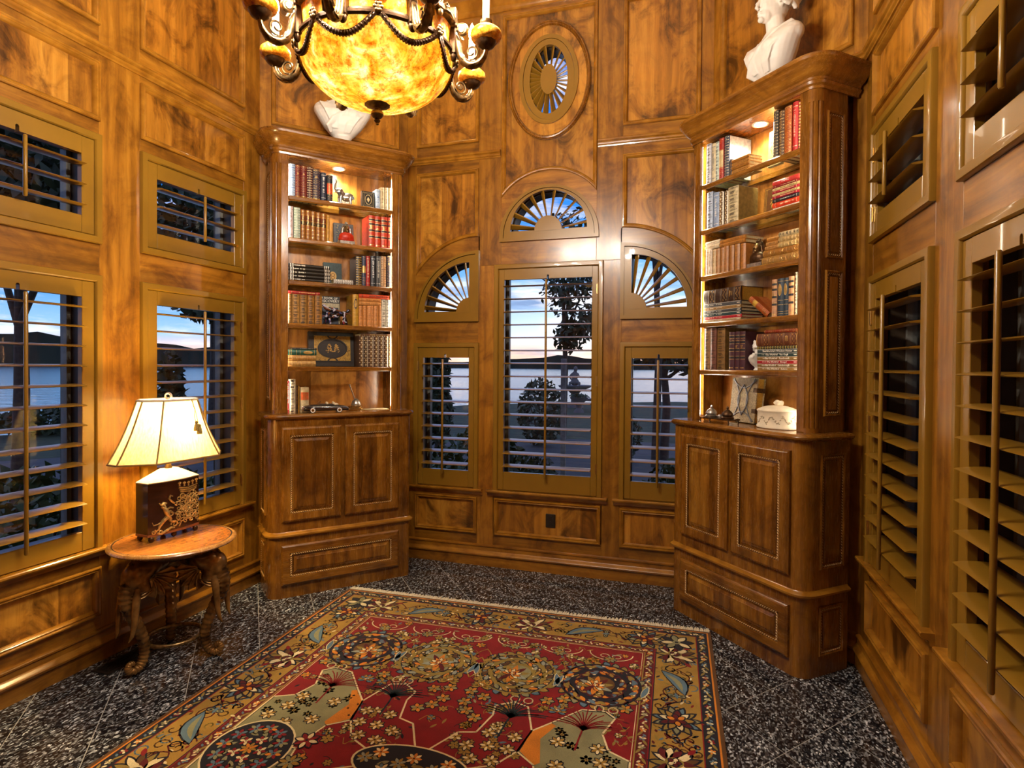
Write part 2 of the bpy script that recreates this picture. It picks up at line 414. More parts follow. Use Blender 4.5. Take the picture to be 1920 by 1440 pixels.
left = Wall('wall_left', (-W, 0, 0), pi/2, YB, YR-DY+.05, WH)
right = Wall('wall_right', (W, 0, 0), -pi/2, -(YR-DY)-.05, -YB, [[(-x, z) for x, z in h][::-1] for h in WH])
dleft = Wall('wall_diagonal_left', (-W+DX/2, YR-DY/2, 0), AD, -DLEN-.02, DLEN+.02, [])
dright = Wall('wall_diagonal_right', (W-DX/2, YR-DY/2, 0), -AD, -DLEN-.02, DLEN+.02, [])
front = Wall('wall_front', (0, YB, 0), pi, -W-.05, W+.05, [])
RC = W-DX      # rear wall half width

# ---- rear wall joinery
for s in (-1, 1):
    def X(a, b): return (s*a, s*b) if s > 0 else (s*b, s*a)
    x0, x1 = X(1.045, RC+.02); rear.stile(x0, x1, .15, CEIL)
    x0, x1 = X(.405, .533); rear.stile(x0, x1, .15, 2.244)
    x0, x1 = X(.353, .533); rear.stile(x0, x1, 2.244, CEIL)
    x0, x1 = X(.533, 1.045)
    rear.rails_col(x0, x1, [(.15, .235), (.508, .58), (1.668, 1.828), (2.972, 3.168), (4.05, CEIL)])
    rear.panel(x0, x1, .235, .508); rear.panel(x0, x1, 3.168, 4.05)
    # panel with arched foot over the quarter window
    cx, cz, R = s*.523, 1.83, .635
    a_end = math.acos(.522/R)
    path = [(s*.533, cz+sqrt(R*R-.01**2))]+[(cx+s*R*sin(pi/2-th), cz+R*sin(th)) for th in [pi/2-(pi/2-a_end)*i/18 for i in range(1, 19)]]+[(s*1.045, 2.972), (s*.533, 2.972)]
    if s < 0: path = path[::-1]
    MB().sweep(path, PANEL_PROF).build('panel_moulding', M_MO, rear.o, smooth=30)
    MB().plate(path, [], .010, .02).build('panel', M_P, rear.o)
    # curved board between quarter window and that panel
    a0 = .53
    inner = [(cx+s*a0*sin(pi/2-th), cz+a0*sin(th)) for th in [pi/2*i/20 for i in range(21)]]
    outer_ = [(cx+s*R*sin(pi/2-th), cz+R*sin(th)) for th in [pi/2-(pi/2-a_end)*i/18 for i in range(19)]]+[(s*1.045, cz)]
    poly = outer_+inner if True else None
    if s > 0: poly = poly[::-1]
    MB().plate(poly, [], 0, .02).build('arched_board', M_H, rear.o)
    xa, xb = X(.36, RC-.0); rear.chair_rail(xa, xb)
    rear.sill(*X(.486, 1.095))
rear.rails_col(-.405, .405, [(.15, .237), (.512, .58)]); rear.rail(-.353, .353, 2.244, 2.412)
rear.rail(-.353, .353, 4.07, CEIL)
rear.panel(-.395, .400, .237, .512)
rear.sill(-.446, .446); rear.cornice(-RC, RC)
# tall centre panel with arched foot, oval opening, half-round window below
R, cz = .445, 2.464
th0 = math.acos(.353/R)
path = [(R*cos(th0+(pi-2*th0)*i/28), cz+R*sin(th0+(pi-2*th0)*i/28)) for i in range(29)][::-1]+[(.353, 4.07), (-.353, 4.07)]
MB().sweep(path, PANEL_PROF).build('panel_moulding', M_MO, rear.o, smooth=30)
MB().plate(path, [oval(0, 3.557, .25, .36)], .008, .02).build('panel', M_P, rear.o)
ap = [(-.353, 2.412), (-.366, 2.412)]+[(.368*cos(pi-pi*i/28), 2.425+.368*sin(pi-pi*i/28)) for i in range(29)]+[(.353, 2.412)]
ol = [(.353, cz+R*sin(th0))]+[(R*cos(th0+(pi-2*th0)*i/28), cz+R*sin(th0+(pi-2*th0)*i/28)) for i in range(1, 28)]+[(-.353, cz+R*sin(th0))]
b_in = [p for p in [(.36*cos(pi-pi*i/28), 2.43+.36*sin(pi-pi*i/28)) for i in range(29)] if abs(p[0]) < .353]
MB().plate([(-.353, b_in[0][1])]+b_in+[(.353, b_in[-1][1])]+ol, [], 0, .02).build('arched_board', M_H, rear.o)
# oval wooden surround
OV = [(0, -.004), (0, .020), (.006, .030), (.014, .032), (.020, .024), (.026, .022), (.030, .014), (.032, .006)]
MB().sweep(oval(0, 3.552, .306, .424, 64), OV).build('oval_moulding', M_CV, rear.o, smooth=30)
MB().plate(oval(0, 3.552, .286, .404, 64), [oval(0, 3.557, .20, .30, 48)], -.006, .02).build('oval_board', M_P, rear.o)

# ---- side walls
for wl, f in ((left, 1), (right, -1)):
    def X(a, b): return (a, b) if f > 0 else (-b, -a)
    wl.stile(*X(3.205, 3.40), .15, CEIL); wl.stile(*X(2.216, 2.442), .15, CEIL); wl.stile(*X(1.22, 1.448), .15, CEIL)
    for a, b in ((2.442, 3.205), (1.448, 2.216)):
        x0, x1 = X(a, b)
        wl.rails_col(x0, x1, [(.15, .226), (.476, .58), (1.935, 2.093), (2.635, 2.702), (3.0, 3.18), (4.05, CEIL)])
        wl.panel(x0, x1, .226, .476); wl.panel(x0, x1, 2.702, 3.0); wl.panel(x0, x1, 3.18, 4.05)
        wl.sill(*X(a-.055, b+.065))
    for a, b in ((.30, 1.22), (-.70, .22), (-1.66, -.78)):
        x0, x1 = X(a, b)
        wl.panel(x0+.02, x1-.02, .226, .90); wl.panel(x0+.02, x1-.02, 1.0, 3.0); wl.panel(x0+.02, x1-.02, 3.18, 4.05)
    wl.chair_rail(*X(YB, YR-DY)); wl.cornice(*X(YB, YR-DY))
for d in (dleft, dright):
    d.stile(-DLEN, -.46, .0, CEIL); d.stile(.46, DLEN, .0, CEIL)
    d.rail(-.46, .46, 3.0, 3.15); d.rail(-.46, .46, 4.05, CEIL)
    d.panel(-.46, .46, 3.15, 4.05); d.chair_rail(-DLEN, DLEN, 3.067); d.cornice(-DLEN, DLEN)
for a, b in ((-1.7, -.6), (-.55, .55), (.6, 1.7)):
    front.panel(a, b, .226, .90); front.panel(a, b, 1.0, 3.0); front.panel(a, b, 3.18, 4.05)
rear.base('baseboard_rear', -RC+.01, RC-.01)
left.base('baseboard_left', YB, YR-DY-.004); right.base('baseboard_right', -(YR-DY)+.004, -YB)
front.base('baseboard_front', -W+.05, W-.05)
dleft.base('baseboard_diagonal_left', -DLEN+.012, -.475); dright.base('baseboard_diagonal_right', .475, DLEN-.012)

# ---- floor of polished granite tiles set diagonally, ceiling
def granite():
    m, t, b, out = new_mat('granite')
    tc = t.new('ShaderNodeTexCoord'); oi = t.new('ShaderNodeObjectInfo'); gm = t.new('ShaderNodeNewGeometry')
    mp = t.new('ShaderNodeMapping'); mp.inputs['Rotation'].default_value = (0, 0, -.9); mp.inputs['Scale'].default_value = (1, 1, 1); t.link(gm.outputs['Position'], mp.inputs[0])
    mp.inputs['Scale'].default_value = (1, .6, 1)
    v = t.new('ShaderNodeTexVoronoi', i_Scale=150.0, i_Randomness=1.0); t.link(mp.outputs[0], v.inputs[0])
    sx = t.new('ShaderNodeSeparateColor'); t.link(v.outputs['Color'], sx.inputs[0])
    n = t.new('ShaderNodeTexNoise', i_Scale=34.0, i_Detail=5.0); t.link(mp.outputs[0], n.inputs[0])
    k = t.math('ADD', t.math('MULTIPLY', sx.outputs[0], .62), t.math('MULTIPLY', n.outputs[0], .45))
    c = t.ramp(k, [(.34, hexc('0f1116')), (.52, hexc('2a2c31')), (.64, hexc('4d4845')), (.78, hexc('85888d')), (.90, hexc('e2e4e8'))])
    vv = t.math('ADD', t.math('MULTIPLY', oi.outputs['Random'], .35), .8)
    cv = t.new('ShaderNodeCombineXYZ'); [t.link(vv, cv.inputs[i]) for i in range(3)]
    t.link(t.mix(1.0, c, cv.outputs[0], 'MULTIPLY'), b.inputs['Base Color'])
    b.inputs['Roughness'].default_value = .13; b.inputs['Specular IOR Level'].default_value = .5
    return m
M_GR = granite(); M_GROUT = plain('grout', (.42, .39, .35), .8, noise=.2)
fl = MB().prismz([(-W-.1, YB-.1), (W+.1, YB-.1), (W+.1, YR-DY), (RC+.03, YR+.1), (-RC-.03, YR+.1), (-W-.1, YR-DY)], -.06, -.0012).build('floor', M_GROUT); fl['kind'] = 'structure'
TA = radians(49); TS = .31
n1 = Vector((-sin(TA), cos(TA))); n2 = Vector((sin(TA), cos(TA)))
def tile_pt(p, q):    # n1.x=p , n2.x=q
    return ((q-p)/(2*sin(TA)), (p+q)/(2*cos(TA)))
ROOM = [(-W+.0, YB), (W, YB), (W, YR-DY), (RC, YR), (-RC, YR), (-W, YR-DY)]
def clip(poly, a, b):
    out = []; n = len(poly)
    sd = lambda p: (b[0]-a[0])*(p[1]-a[1])-(b[1]-a[1])*(p[0]-a[0])
    for i in range(n):
        p, q = poly[i], poly[(i+1) % n]; sp_, sq = sd(p), sd(q)
        if sp_ >= 0: out.append(p)
        if (sp_ > 0) != (sq > 0) and abs(sp_-sq) > 1e-9:
            k = sp_/(sp_-sq); out.append((p[0]+(q[0]-p[0])*k, p[1]+(q[1]-p[1])*k))
    return out
tiles = []
for i in range(-12, 16):
    for j in range(-12, 22):
        p, q = .286+TS*i, .19+TS*j; g = .0019
        poly = [tile_pt(p+g, q+g), tile_pt(p+TS-g, q+g), tile_pt(p+TS-g, q+TS-g), tile_pt(p+g, q+TS-g)]
        ar = sum(poly[k][0]*poly[(k+1) % 4][1]-poly[(k+1) % 4][0]*poly[k][1] for k in range(4))
        if ar < 0: poly = poly[::-1]
        for k in range(6):
            if poly: poly = clip(poly, ROOM[k], ROOM[(k+1) % 6])
        if len(poly) > 2: tiles.append(poly)
tiles.sort(key=lambda P: -sum(p[1] for p in P)/len(P))
rest = MB()
for k, P in enumerate(tiles):
    if k < 230: MB().prismz(P, -.02, 0).build('tile', M_GR, fl)
    else: rest.prismz(P, -.02, 0)
tag(rest.build('tile_field', M_GR, fl), kind='stuff')
ce = MB().box(-W-.1, YB-.1, CEIL, W+.1, YR+.1, CEIL+.1).build('ceiling', plain('ceiling_paint', (.62, .50, .33), .8, noise=.1, nscale=3)); ce['kind'] = 'structure'

# ================================================================== WINDOWS AND SHUTTERS
CAS = [(0, 0), (0, .018), (.003, .023), (.010, .024), (.030, .024), (.034, .020), (.036, .010), (.036, -.016)]
NWIN = [0]
def win_root(wall, xc, z0):
    NWIN[0] += 1
    r = empty('window_%d' % NWIN[0], wall.w(xc, 0, z0), wall.rz); r['kind'] = 'structure'; return r
def window_rect(wall, x0, x1, z0, z1, sill=True):
    xc = (x0+x1)/2; r = win_root(wall, xc, z0); h = z1-z0; a = (x1-x0)/2
    if sill: MB().sweep([(a, 0), (a, h), (-a, h), (-a, 0)], CAS, closed=False).build('casing', M_SH, r, smooth=35)
    else: MB().sweep(rect(-a, a, 0, h), CAS).build('casing', M_SH, r, smooth=35)
    zb = .008 if sill else .026
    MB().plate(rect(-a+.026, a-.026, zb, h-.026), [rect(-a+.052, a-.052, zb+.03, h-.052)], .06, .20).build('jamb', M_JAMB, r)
    MB().plate(rect(-a+.05, a-.05, zb+.03, h-.052), [rect(-a+.075, a-.075, zb+.055, h-.075)], .125, .165).build('sash', M_SASH, r)
    MB().box(-a+.06, .143, zb+.05, a-.06, .147, h-.06).build('glass_pane', M_GLASS, r)
    return r
LOUV = [(.053*cos(a)*1.0, .0055*sin(a)) for a in [2*pi*i/12 for i in range(12)]]
def shutter_rect(label, wall, x0, x1, z0, z1, zo0, zo1, st, nl, hinge, rod=0, rodlen=(0, 0), tilt=4, sill=True, hz=(.12, .5, .88)):
    xc = (x0+x1)/2; r = empty('louvered_shutter', wall.w(xc, 0, z0), wall.rz); h = z1-z0; a = (x1-x0)/2-.037
    tag(r, label, 'shutter')
    top = h-.038; bot = .004 if sill else .038; o0, o1 = zo0-z0, zo1-z0; yf, yb = -.012, .018
    for s in (-1, 1): MB().box(s*a, yf, bot, s*(a-st), yb, top, .002).build('stile', M_SH, r)
    ai = a-st-.0008
    MB().box(-ai, yf, bot, ai, yb, o0, .002).build('rail', M_SH, r)
    tr = [(-ai, o1), (rod-.008, o1), (rod-.008, o1+.022), (rod-.004, o1+.028), (rod+.004, o1+.028), (rod+.008, o1+.022), (rod+.008, o1), (ai, o1), (ai, top), (-ai, top)]
    MB().prism(tr, yf, yb).build('rail', M_SH, r)
    pitch = (o1-o0)/nl; lm = None
    for k in range(nl):
        z = o0+pitch*(k+.5)
        if lm is None:
            mb = MB(); n = len(LOUV)
            mb.add([(-ai, p[0], p[1]) for p in LOUV]+[(ai, p[0], p[1]) for p in LOUV], [tuple(range(n)), tuple(range(2*n-1, n-1, -1))]+[(i, (i+1) % n, n+(i+1) % n, n+i) for i in range(n)])
            lo = mb.build('louver', M_SH, r, smooth=40); lm = lo
        else:
            lo = lm.copy(); COL.objects.link(lo)
        lo.location = (0, .003, z); lo.rotation_euler = (radians(tilt), 0, 0)
    z0r, z1r = o0+pitch*.5-.07+rodlen[0], o1-.012+rodlen[1]
    MB().tube([(rod, -.060, z0r), (rod, -.060, z0r+.004), (rod, -.060, z1r-.004), (rod, -.060, z1r)], [.006, .0085, .0085, .006], 10).build('tilt_rod', M_SH, r, smooth=40)
    if hinge:
        for k in hz:
            mb = MB(); hx = hinge*(a+.001); zz = bot+(top-bot)*k
            mb.box(hx-.011*hinge, -.0145, zz-.034, hx+.012*hinge, -.012, zz+.034)
            mb.tube([(hx, -.016, zz-.036), (hx, -.016, zz+.036)], .0042, 8)
            mb.build('hinge', M_BRASS, r)
    return r
def fan(label, wall, xc, z0, outer, inner, hole, hub, hubc, angs, r0, rfun, n_name='sunburst_shutter'):
    """curved window + sunburst shutter: all loops relative to (xc, z0)"""
    r = win_root(wall, xc, z0)
    MB().plate(outer, [inner], -.022, .004).build('casing', M_SH, r)
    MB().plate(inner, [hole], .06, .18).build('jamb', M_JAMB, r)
    MB().plate(inner, [], .143, .147).build('glass_pane', M_GLASS, r)
    s = empty(n_name, wall.w(xc, 0, z0), wall.rz); tag(s, label, 'shutter')
    inn = [((p[0]-hubc[0])*.99+hubc[0], (p[1]-hubc[1])*.99+hubc[1]) for p in inner]
    MB().plate(inn, [hole], -.016, .016).build('frame', M_SH, s)
    MB().plate(hub, [], -.018, .02).build('hub', M_SH, s)
    for a in angs:
        L = rfun(a); w0, w1 = .010, .014
        mb = MB(); lo, hi = r0*.9, L
        mb.add([(lo, -.012, -w0*.3), (lo, .030, w0*.9), (lo, .033, w0*.2), (lo, -.008, -w0*.9), (hi, -.012, -w1*.3), (hi, .030, w1*1.5), (hi, .034, w1*.9), (hi, -.008, -w1*.9)],
               [(0, 1, 2, 3), (7, 6, 5, 4), (0, 4, 5, 1), (1, 5, 6, 2), (2, 6, 7, 3), (3, 7, 4, 0)])
        mb.build('louver', M_SH, s, loc=(hubc[0], 0, hubc[1]), rot=(0, -radians(a), 0))
    return s
def inset_poly(poly, d):      # shrink closed ccw loop
    n = len(poly); out = []
    P = [Vector(p) for p in poly]
    ar = sum(P[i].x*P[(i+1) % n].y-P[(i+1) % n].x*P[i].y for i in range(n))
    sg = 1 if ar > 0 else -1
    for i in range(n):
        d1 = (P[i]-P[i-1]).normalized(); d2 = (P[(i+1) % n]-P[i]).normalized()
        n1_ = Vector((-d1.y, d1.x)); n2_ = Vector((-d2.y, d2.x)); m = (n1_+n2_)/max(.3, 1+n1_.dot(n2_)); q = P[i]+m*d*sg; out.append((q.x, q.y))
    return out
# rear windows
window_rect(rear, -.402, .406, .575, 2.244)
shutter_rect('tall wide brown louvered shutter in the centre of the lake wall', rear, -.402, .406, .575, 2.244, .712, 2.130, .042, 15, 1, rod=.004, hz=(.12, .5, .90))
window_rect(rear, -1.056, -.522, .575, 1.668)
shutter_rect('short brown louvered shutter on the lake wall beside the toy-car bookcase', rear, -1.056, -.522, .575, 1.668, .702, 1.556, .042, 9, -1, rod=-.005, hz=(.13, .87))
window_rect(rear, .526, 1.060, .575, 1.668)
shutter_rect('short brown louvered shutter on the lake wall beside the lidded-box bookcase', rear, .526, 1.060, .575, 1.668, .702, 1.556, .042, 9, 1, rod=-.005, hz=(.13, .87))
for s, nm in ((-1, 'toy-car'), (1, 'lidded-box')):
    o_ = quarter(0, 0, .53, s); i_ = quarter(s*.026, .026, .478, s); h_ = quarter(s*.077, .077, .368, s)
    def rf(a): return .372
    angs = [7+12.7*k for k in range(7)]
    if s < 0: angs = [180-a for a in angs]
    fan('quarter-round brown sunburst shutter near the %s bookcase' % nm, rear, s*.524, 1.828, o_, i_, h_, quarter(s*.068, .068, .112, s), (s*.072, .072), angs, .11, rf)
fan('half-round brown sunburst shutter above the tall centre shutter', rear, 0.004, 2.409, half_round(.368, .026, bot=0), half_round(.338, .036, bot=.026), half_round(.284, .072, bot=.072), half_round(.10, .072, bot=.066), (0, .072),
    [9+18*k for k in range(10)], .098, lambda a: .288)
fan('oval brown sunburst shutter high on the lake wall', rear, 0, 3.557, oval(0, 0, .219, .319), oval(0, 0, .190, .290), oval(0, 0, .140, .246), oval(0, 0, .060, .107), (0, 0),
    [7.5+15*k for k in range(24)], .058, lambda a: 1/sqrt((cos(radians(a))/.143)**2+(sin(radians(a))/.25)**2))
# side walls
for wl, f, nm in ((left, 1, 'lamp'), (right, -1, 'bare')):
    def X(a, b): return (a, b) if f > 0 else (-b, -a)
    A = X(2.440, 3.210); B = X(1.452, 2.218)
    la = ('tall brown louvered shutter behind the table lamp' if f > 0 else 'tall brown louvered shutter beside the lidded-box bookcase',
          'small brown louvered shutter above the one behind the table lamp' if f > 0 else 'small brown louvered shutter over the tall one beside the lidded-box bookcase',
          'tall brown louvered shutter on the lamp wall, farther from the toy-car bookcase' if f > 0 else 'tall brown louvered shutter on the windowed wall, farther from the lidded-box bookcase',
          'small brown louvered shutter on the lamp wall, farther from the toy-car bookcase' if f > 0 else 'small brown louvered shutter on the windowed wall, farther from the lidded-box bookcase')
    window_rect(wl, *A, .575, 1.935); shutter_rect(la[0], wl, *A, .575, 1.935, .672, 1.820, .062, 12, f, rod=0)
    window_rect(wl, *A, 2.093, 2.635, False); shutter_rect(la[1], wl, *A, 2.093, 2.635, 2.215, 2.514, .062, 3, f, rod=0, sill=False, hz=(.2, .8), rodlen=(.03, -.01))
    window_rect(wl, *B, .575, 1.935); shutter_rect(la[2], wl, *B, .575, 1.935, .672, 1.820, .062, 12, 0, rod=0)
    window_rect(wl, *B, 2.093, 2.635, False); shutter_rect(la[3], wl, *B, 2.093, 2.635, 2.215, 2.514, .062, 3, 0, rod=0, sill=False, rodlen=(.03, -.01))
# socket on the centre wainscot panel
r = empty('power_socket', rear.w(.036, .010, .323), 0); tag(r, 'black duplex power socket on the panel under the centre window', 'socket')
MB().box(-.036, -.007, 0, .036, .0, .1, .003).build('cover_plate', M_DARK, r)
for z in (.03, .07):
    MB().prism(arc(0, z, .017, .017, 0, 360, 14)[:-1], -.009, -.006).build('receptacle', M_DARK, r)
# floor vent by the lamp wall
v = empty('floor_vent', (-1.70, 2.27, 0), pi/2); tag(v, 'black metal floor vent behind the elephant table', 'floor vent')
MB().plate([(p[0], p[1]) for p in rect(-.16, .16, -.055, .055)], [rect(-.145, .145, -.04, .04)], -.006, 0).build('frame', M_DARK, v, rot=(-pi/2, 0, 0))
for k in range(7): MB().box(-.145, -.002, 0, .145, .002, .004).build('slat', M_DARK, v, loc=(0, -.036+.012*k, .0005))
# ================================================================== BOOKCASES
SHELF = [2.602, 2.329, 2.05, 1.767, 1.482, 1.178]
def outline(near, far, front, back, rn, rf, n=8):
    """plan outline, far end -> front -> near end (x = along wall, y negative = into room)"""
    p = [(far, back)]
    p += [(far+rf-rf*cos(pi/2*i/n), front+rf-rf*sin(pi/2*i/n)) for i in range(n+1)]
    p += [(near-rn+rn*sin(pi/2*i/n), front+rn-rn*cos(pi/2*i/n)) for i in range(n+1)]
    p += [(near, back)]
    return p
def rope(mb, pts, closed=True, step=.0135, r=.0062):
    """twisted bead moulding along a rectangle in x,z at y"""
    n = len(pts)
    for i in range(n if closed else n-1):
        a = Vector(pts[i]); b = Vector(pts[(i+1) % n]); d = b-a; L = d.length; k = max(1, int(L/step)); d /= L
        q = d.cross(Vector((0, 1, 0)))
        for j in range(k):
            c = a+d*(L*(j+.5)/k); e = (d*.72+q*.55)*step*.78
            y = Vector((0, r, 0)); w_ = (q*.72-d*.55)*r*.85
            mb.add([c-e, c-y, c+w_, c-w_, c+e], [(0, 1, 2), (0, 3, 1), (4, 2, 1), (4, 1, 3)])
def panel_front(root, s, name, x0, x1, z0, z1, y, rp=.055, knob=None):
    """door or drawer front with rope-beaded raised panel; y = face of carcass"""
    T = Matrix.Diagonal((s, 1, 1, 1))
    mb = MB(); mb.T = T
    fr = [(0, 0), (0, .014), (.004, .018), (.012, .022), (rp-.004, .022), (rp, .016), (rp+.001, .004)]
    mb.sweep(rect(x0, x1, z0, z1), fr, y=y)
    mb.box(x0+.01, y-.006, z0+.01, x1-.01, y+.002, z1-.01)
    d = mb.build(name, M_CV if z1-z0 > .4 else M_CH, root, smooth=25)
    a = rp+.004
    mb = MB(); mb.T = T
    rope(mb, [(x0+a, y-.0195, z0+a), (x1-a, y-.0195, z0+a), (x1-a, y-.0195, z1-a), (x0+a, y-.0195, z1-a)])
    mb.build('rope_moulding', M_RO, d)
    a = rp+.012
    mb = MB(); mb.T = T
    mb.sweep(rect(x0+a, x1-a, z0+a, z1-a), [(0, .004), (0, .008), (.006, .009), (.010, .013), (.024, .018), (.026, .020), (.03, .020)], y=y)
    a += .028
    mb.box(x0+a, y-.020, z0+a, x1-a, y, z1-a)
    mb.build('raised_panel', M_CP, d, smooth=25)
    return d
def side_panel(root, s, x, y0, y1, z0, z1):
    """narrow beaded panel on the near end (normal +x before mirroring)"""
    mb = MB(); mb.T = Matrix.Diagonal((s, 1, 1, 1)) @ Matrix(((0, -1, 0, x), (1, 0, 0, 0), (0, 0, 1, 0), (0, 0, 0, 1)))
    # local plane: x->y_world , -y -> +x
    mb.sweep(rect(y0, y1, z0, z1), [(0, 0), (0, .006), (.004, .010), (.010, .008), (.012, .002)])
    mb.box(y0+.03, -.006, z0+.03, y1-.03, .002, z1-.03, .004)
    o = mb.build('side_panel', M_CP, root)
    mb2 = MB(); mb2.T = mb.T
    rope(mb2, [(y0+.017, -.004, z0+.017), (y1-.017, -.004, z0+.017), (y1-.017, -.004, z1-.017), (y0+.017, -.004, z1-.017)], r=.004)
    mb2.build('rope_moulding', M_RO, o)
M_LED = emit('led_strip', (1, .86, .66), 27.0)
M_PUCK = emit('downlight_lens', (1, .90, .72), 40.0)
M_TRIM = plain('downlight_trim', (.75, .72, .66), .4, noise=.05)
def case(s, wall, nm):
    loc, rz = wall.loc, wall.rz
    T = Matrix.Diagonal((s, 1, 1, 1))
    def mk():
        m = MB(); m.T = T; return m
    # ---- base cabinet
    r = empty('base_cabinet', loc, rz)
    tag(r, 'dark wooden cabinet with rope-beaded doors under the %s bookcase' % nm, 'cabinet')
    NEAR, FAR, FR = .535, -.41, -.407
    mk().prismz(outline(NEAR, FAR, FR, -.09, .072, .03), 0.0, 1.142).build('carcass', M_CV, r, smooth=35)
    mk().box(-.40, -.091, 0, .465, -.001, 1.142).build('back_filler', M_CV, r)
    panel_front(r, s, 'door', .085, .462, .49, 1.096, FR); panel_front(r, s, 'door', -.318, .058, .49, 1.096, FR)
    panel_front(r, s, 'drawer', -.318, .462, .085, .342, FR)
    side_panel(r, s, NEAR, -.30, -.13, .52, 1.08); side_panel(r, s, NEAR, -.30, -.13, .10, .34)
    wm = [(.0, .388), (-.010, .388), (-.014, .394), (-.022, .398), (-.024, .408), (-.018, .414), (-.010, .418), (-.006, .424), (0, .424)]
    mk().sweep(outline(NEAR, FAR, FR, -.10, .072, .03), wm, closed=False, plane='xy').build('waist_moulding', M_MO, r, smooth=30)
    # ---- worktop
    o = outline(NEAR+.022, FAR-.022, FR-.026, -.035, .075, .05)
    c = mk(); c.prismz([(p[0], p[1]) for p in o], 1.142, 1.174)
    c.sweep(outline(NEAR+.016, FAR-.016, FR-.020, -.035, .07, .045), [(0, 1.1745), (-.006, 1.174), (-.012, 1.166), (-.012, 1.152), (-.006, 1.144), (0, 1.1415)], closed=False, plane='xy')
    c = mk(); pr = [(.0, 1.1421), (-.004, 1.1421), (-.016, 1.148), (-.024, 1.155), (-.026, 1.164), (-.022, 1.172), (-.014, 1.178), (.0, 1.178)]
    base = outline(NEAR, FAR, FR, -.09, .072, .03)
    c.sweep(base, pr, closed=False, plane='xy')
    c.prismz(base, 1.1421, 1.178)
    c.box(-.40, -.0905, 1.1421, .465, -.001, 1.178)
    wt = c.build('worktop', M_CH, loc=loc, rot=(0, 0, rz), smooth=30)
    tag(wt, 'polished wooden worktop with rounded edge below the shelves of the %s bookcase' % nm, 'worktop')
    # ---- shelving unit
    b = empty('bookcase', loc + Vector((0, 0, 1.178)), rz)
    tag(b, ('tall dark wooden bookcase with a toy car at its foot, next to the lamp' if s < 0 else 'tall dark wooden bookcase with a white lidded box at its foot'), 'bookcase')
    Z = -1.178
    NU, FU, FY, BY = .497, -.385, -.312, -.09
    ON, OF, ZT = .404, -.304, 2.862         # opening
    def part(name, fn, mat, sm=None):
        m = mk(); m.T = Matrix.Translation((0, 0, Z)) @ T; fn(m); return m.build(name, mat, b, smooth=sm)
    part('end_panel', lambda m: m.box(ON+.004, FY+.05, 1.178, NU, BY, 2.93), M_CV)
    part('end_panel', lambda m: m.box(FU, FY+.05, 1.178, OF-.004, BY, 2.93), M_CV)
    part('back_filler', lambda m: m.box(-.375, BY-.001, 1.178, .44, -.001, 2.93), M_CV)
    part('back_panel', lambda m: m.box(OF-.004, BY-.012, 1.178, ON+.004, BY-.001, 2.93), M_CB)
    part('top_panel', lambda m: m.box(OF-.004, FY+.02, ZT, ON+.004, BY-.001, 2.95), M_CH)
    part('stile', lambda m: m.box(ON, FY, 1.178, ON+.045, FY+.022, 2.90, .002), M_CV)
    part('stile', lambda m: m.box(OF-.040, FY, 1.178, OF, FY+.022, 2.90, .002), M_CV)
    part('top_rail', lambda m: m.box(OF, FY, ZT, ON, FY+.022, 2.93, .002), M_CH)
    # fluted rounded pilasters
    for sx, ex, xa in ((1, NU, ON+.045), (-1, FU, OF-.040)):
        def flute(m, sx=sx, ex=ex, xa=xa):
            rr = abs(ex-xa); pts = []
            N = 26
            for i in range(N+1):
                a = pi/2*i/N; d = .0045*max(0, sin(2*pi*i/N*3.25))
                pts.append((xa+sx*(rr-d)*sin(a), FY+rr-(rr-d)*cos(a)))
            pts += [(ex, FY+rr+.004), (xa, FY+rr+.004)]
            m.prismz(pts, 1.182, 2.80)
            pts2 = [(xa+sx*(rr+.001)*sin(pi/2*i/10), FY+rr-(rr+.001)*cos(pi/2*i/10)) for i in range(11)]+[(ex+sx*.001, FY+rr+.004), (xa, FY+rr+.004)]
            m.prismz(pts2, 2.80, 2.93); m.prismz(pts2, 1.178, 1.20)
        part('pilaster', flute, M_CV, 30)
    def sidep(z0, z1):
        mb = MB(); mb.T = Matrix.Translation((0, 0, Z)) @ T @ Matrix(((0, -1, 0, NU), (1, 0, 0, 0), (0, 0, 1, 0), (0, 0, 0, 1)))
        y0, y1 = -.238, -.118
        mb.sweep(rect(y0, y1, z0, z1), [(0, 0), (0, .006), (.004, .010), (.010, .008), (.012, .002)]); mb.box(y0+.03, -.006, z0+.03, y1-.03, .002, z1-.03, .004)
        o_ = mb.build('side_panel', M_CP, b); m2 = MB(); m2.T = mb.T
        rope(m2, [(y0+.017, -.004, z0+.017), (y1-.017, -.004, z0+.017), (y1-.017, -.004, z1-.017), (y0+.017, -.004, z1-.017)], r=.004); m2.build('rope_moulding', M_RO, o_)
    sidep(1.26, 1.98); sidep(2.04, 2.76)
    # cornice
    prof = [(0, 2.86), (-.008, 2.86), (-.010, 2.872), (-.020, 2.880), (-.024, 2.892), (-.018, 2.900), (-.022, 2.910), (-.040, 2.922), (-.060, 2.945), (-.072, 2.962), (-.078, 2.972), (-.086, 2.978), (-.088, 2.990), (-.084, 3.0), (0, 3.0)]
    rr = NU-(ON+.045)
    part('cornice', lambda m: (m.sweep(outline(NU, FU, FY, -.02, rr, .04, 10), prof, closed=False, plane='xy'), m.prismz(outline(NU-.002, FU+.002, FY+.002, -.02, rr, .04, 10), 2.952, 2.9995)), M_CH, 30)
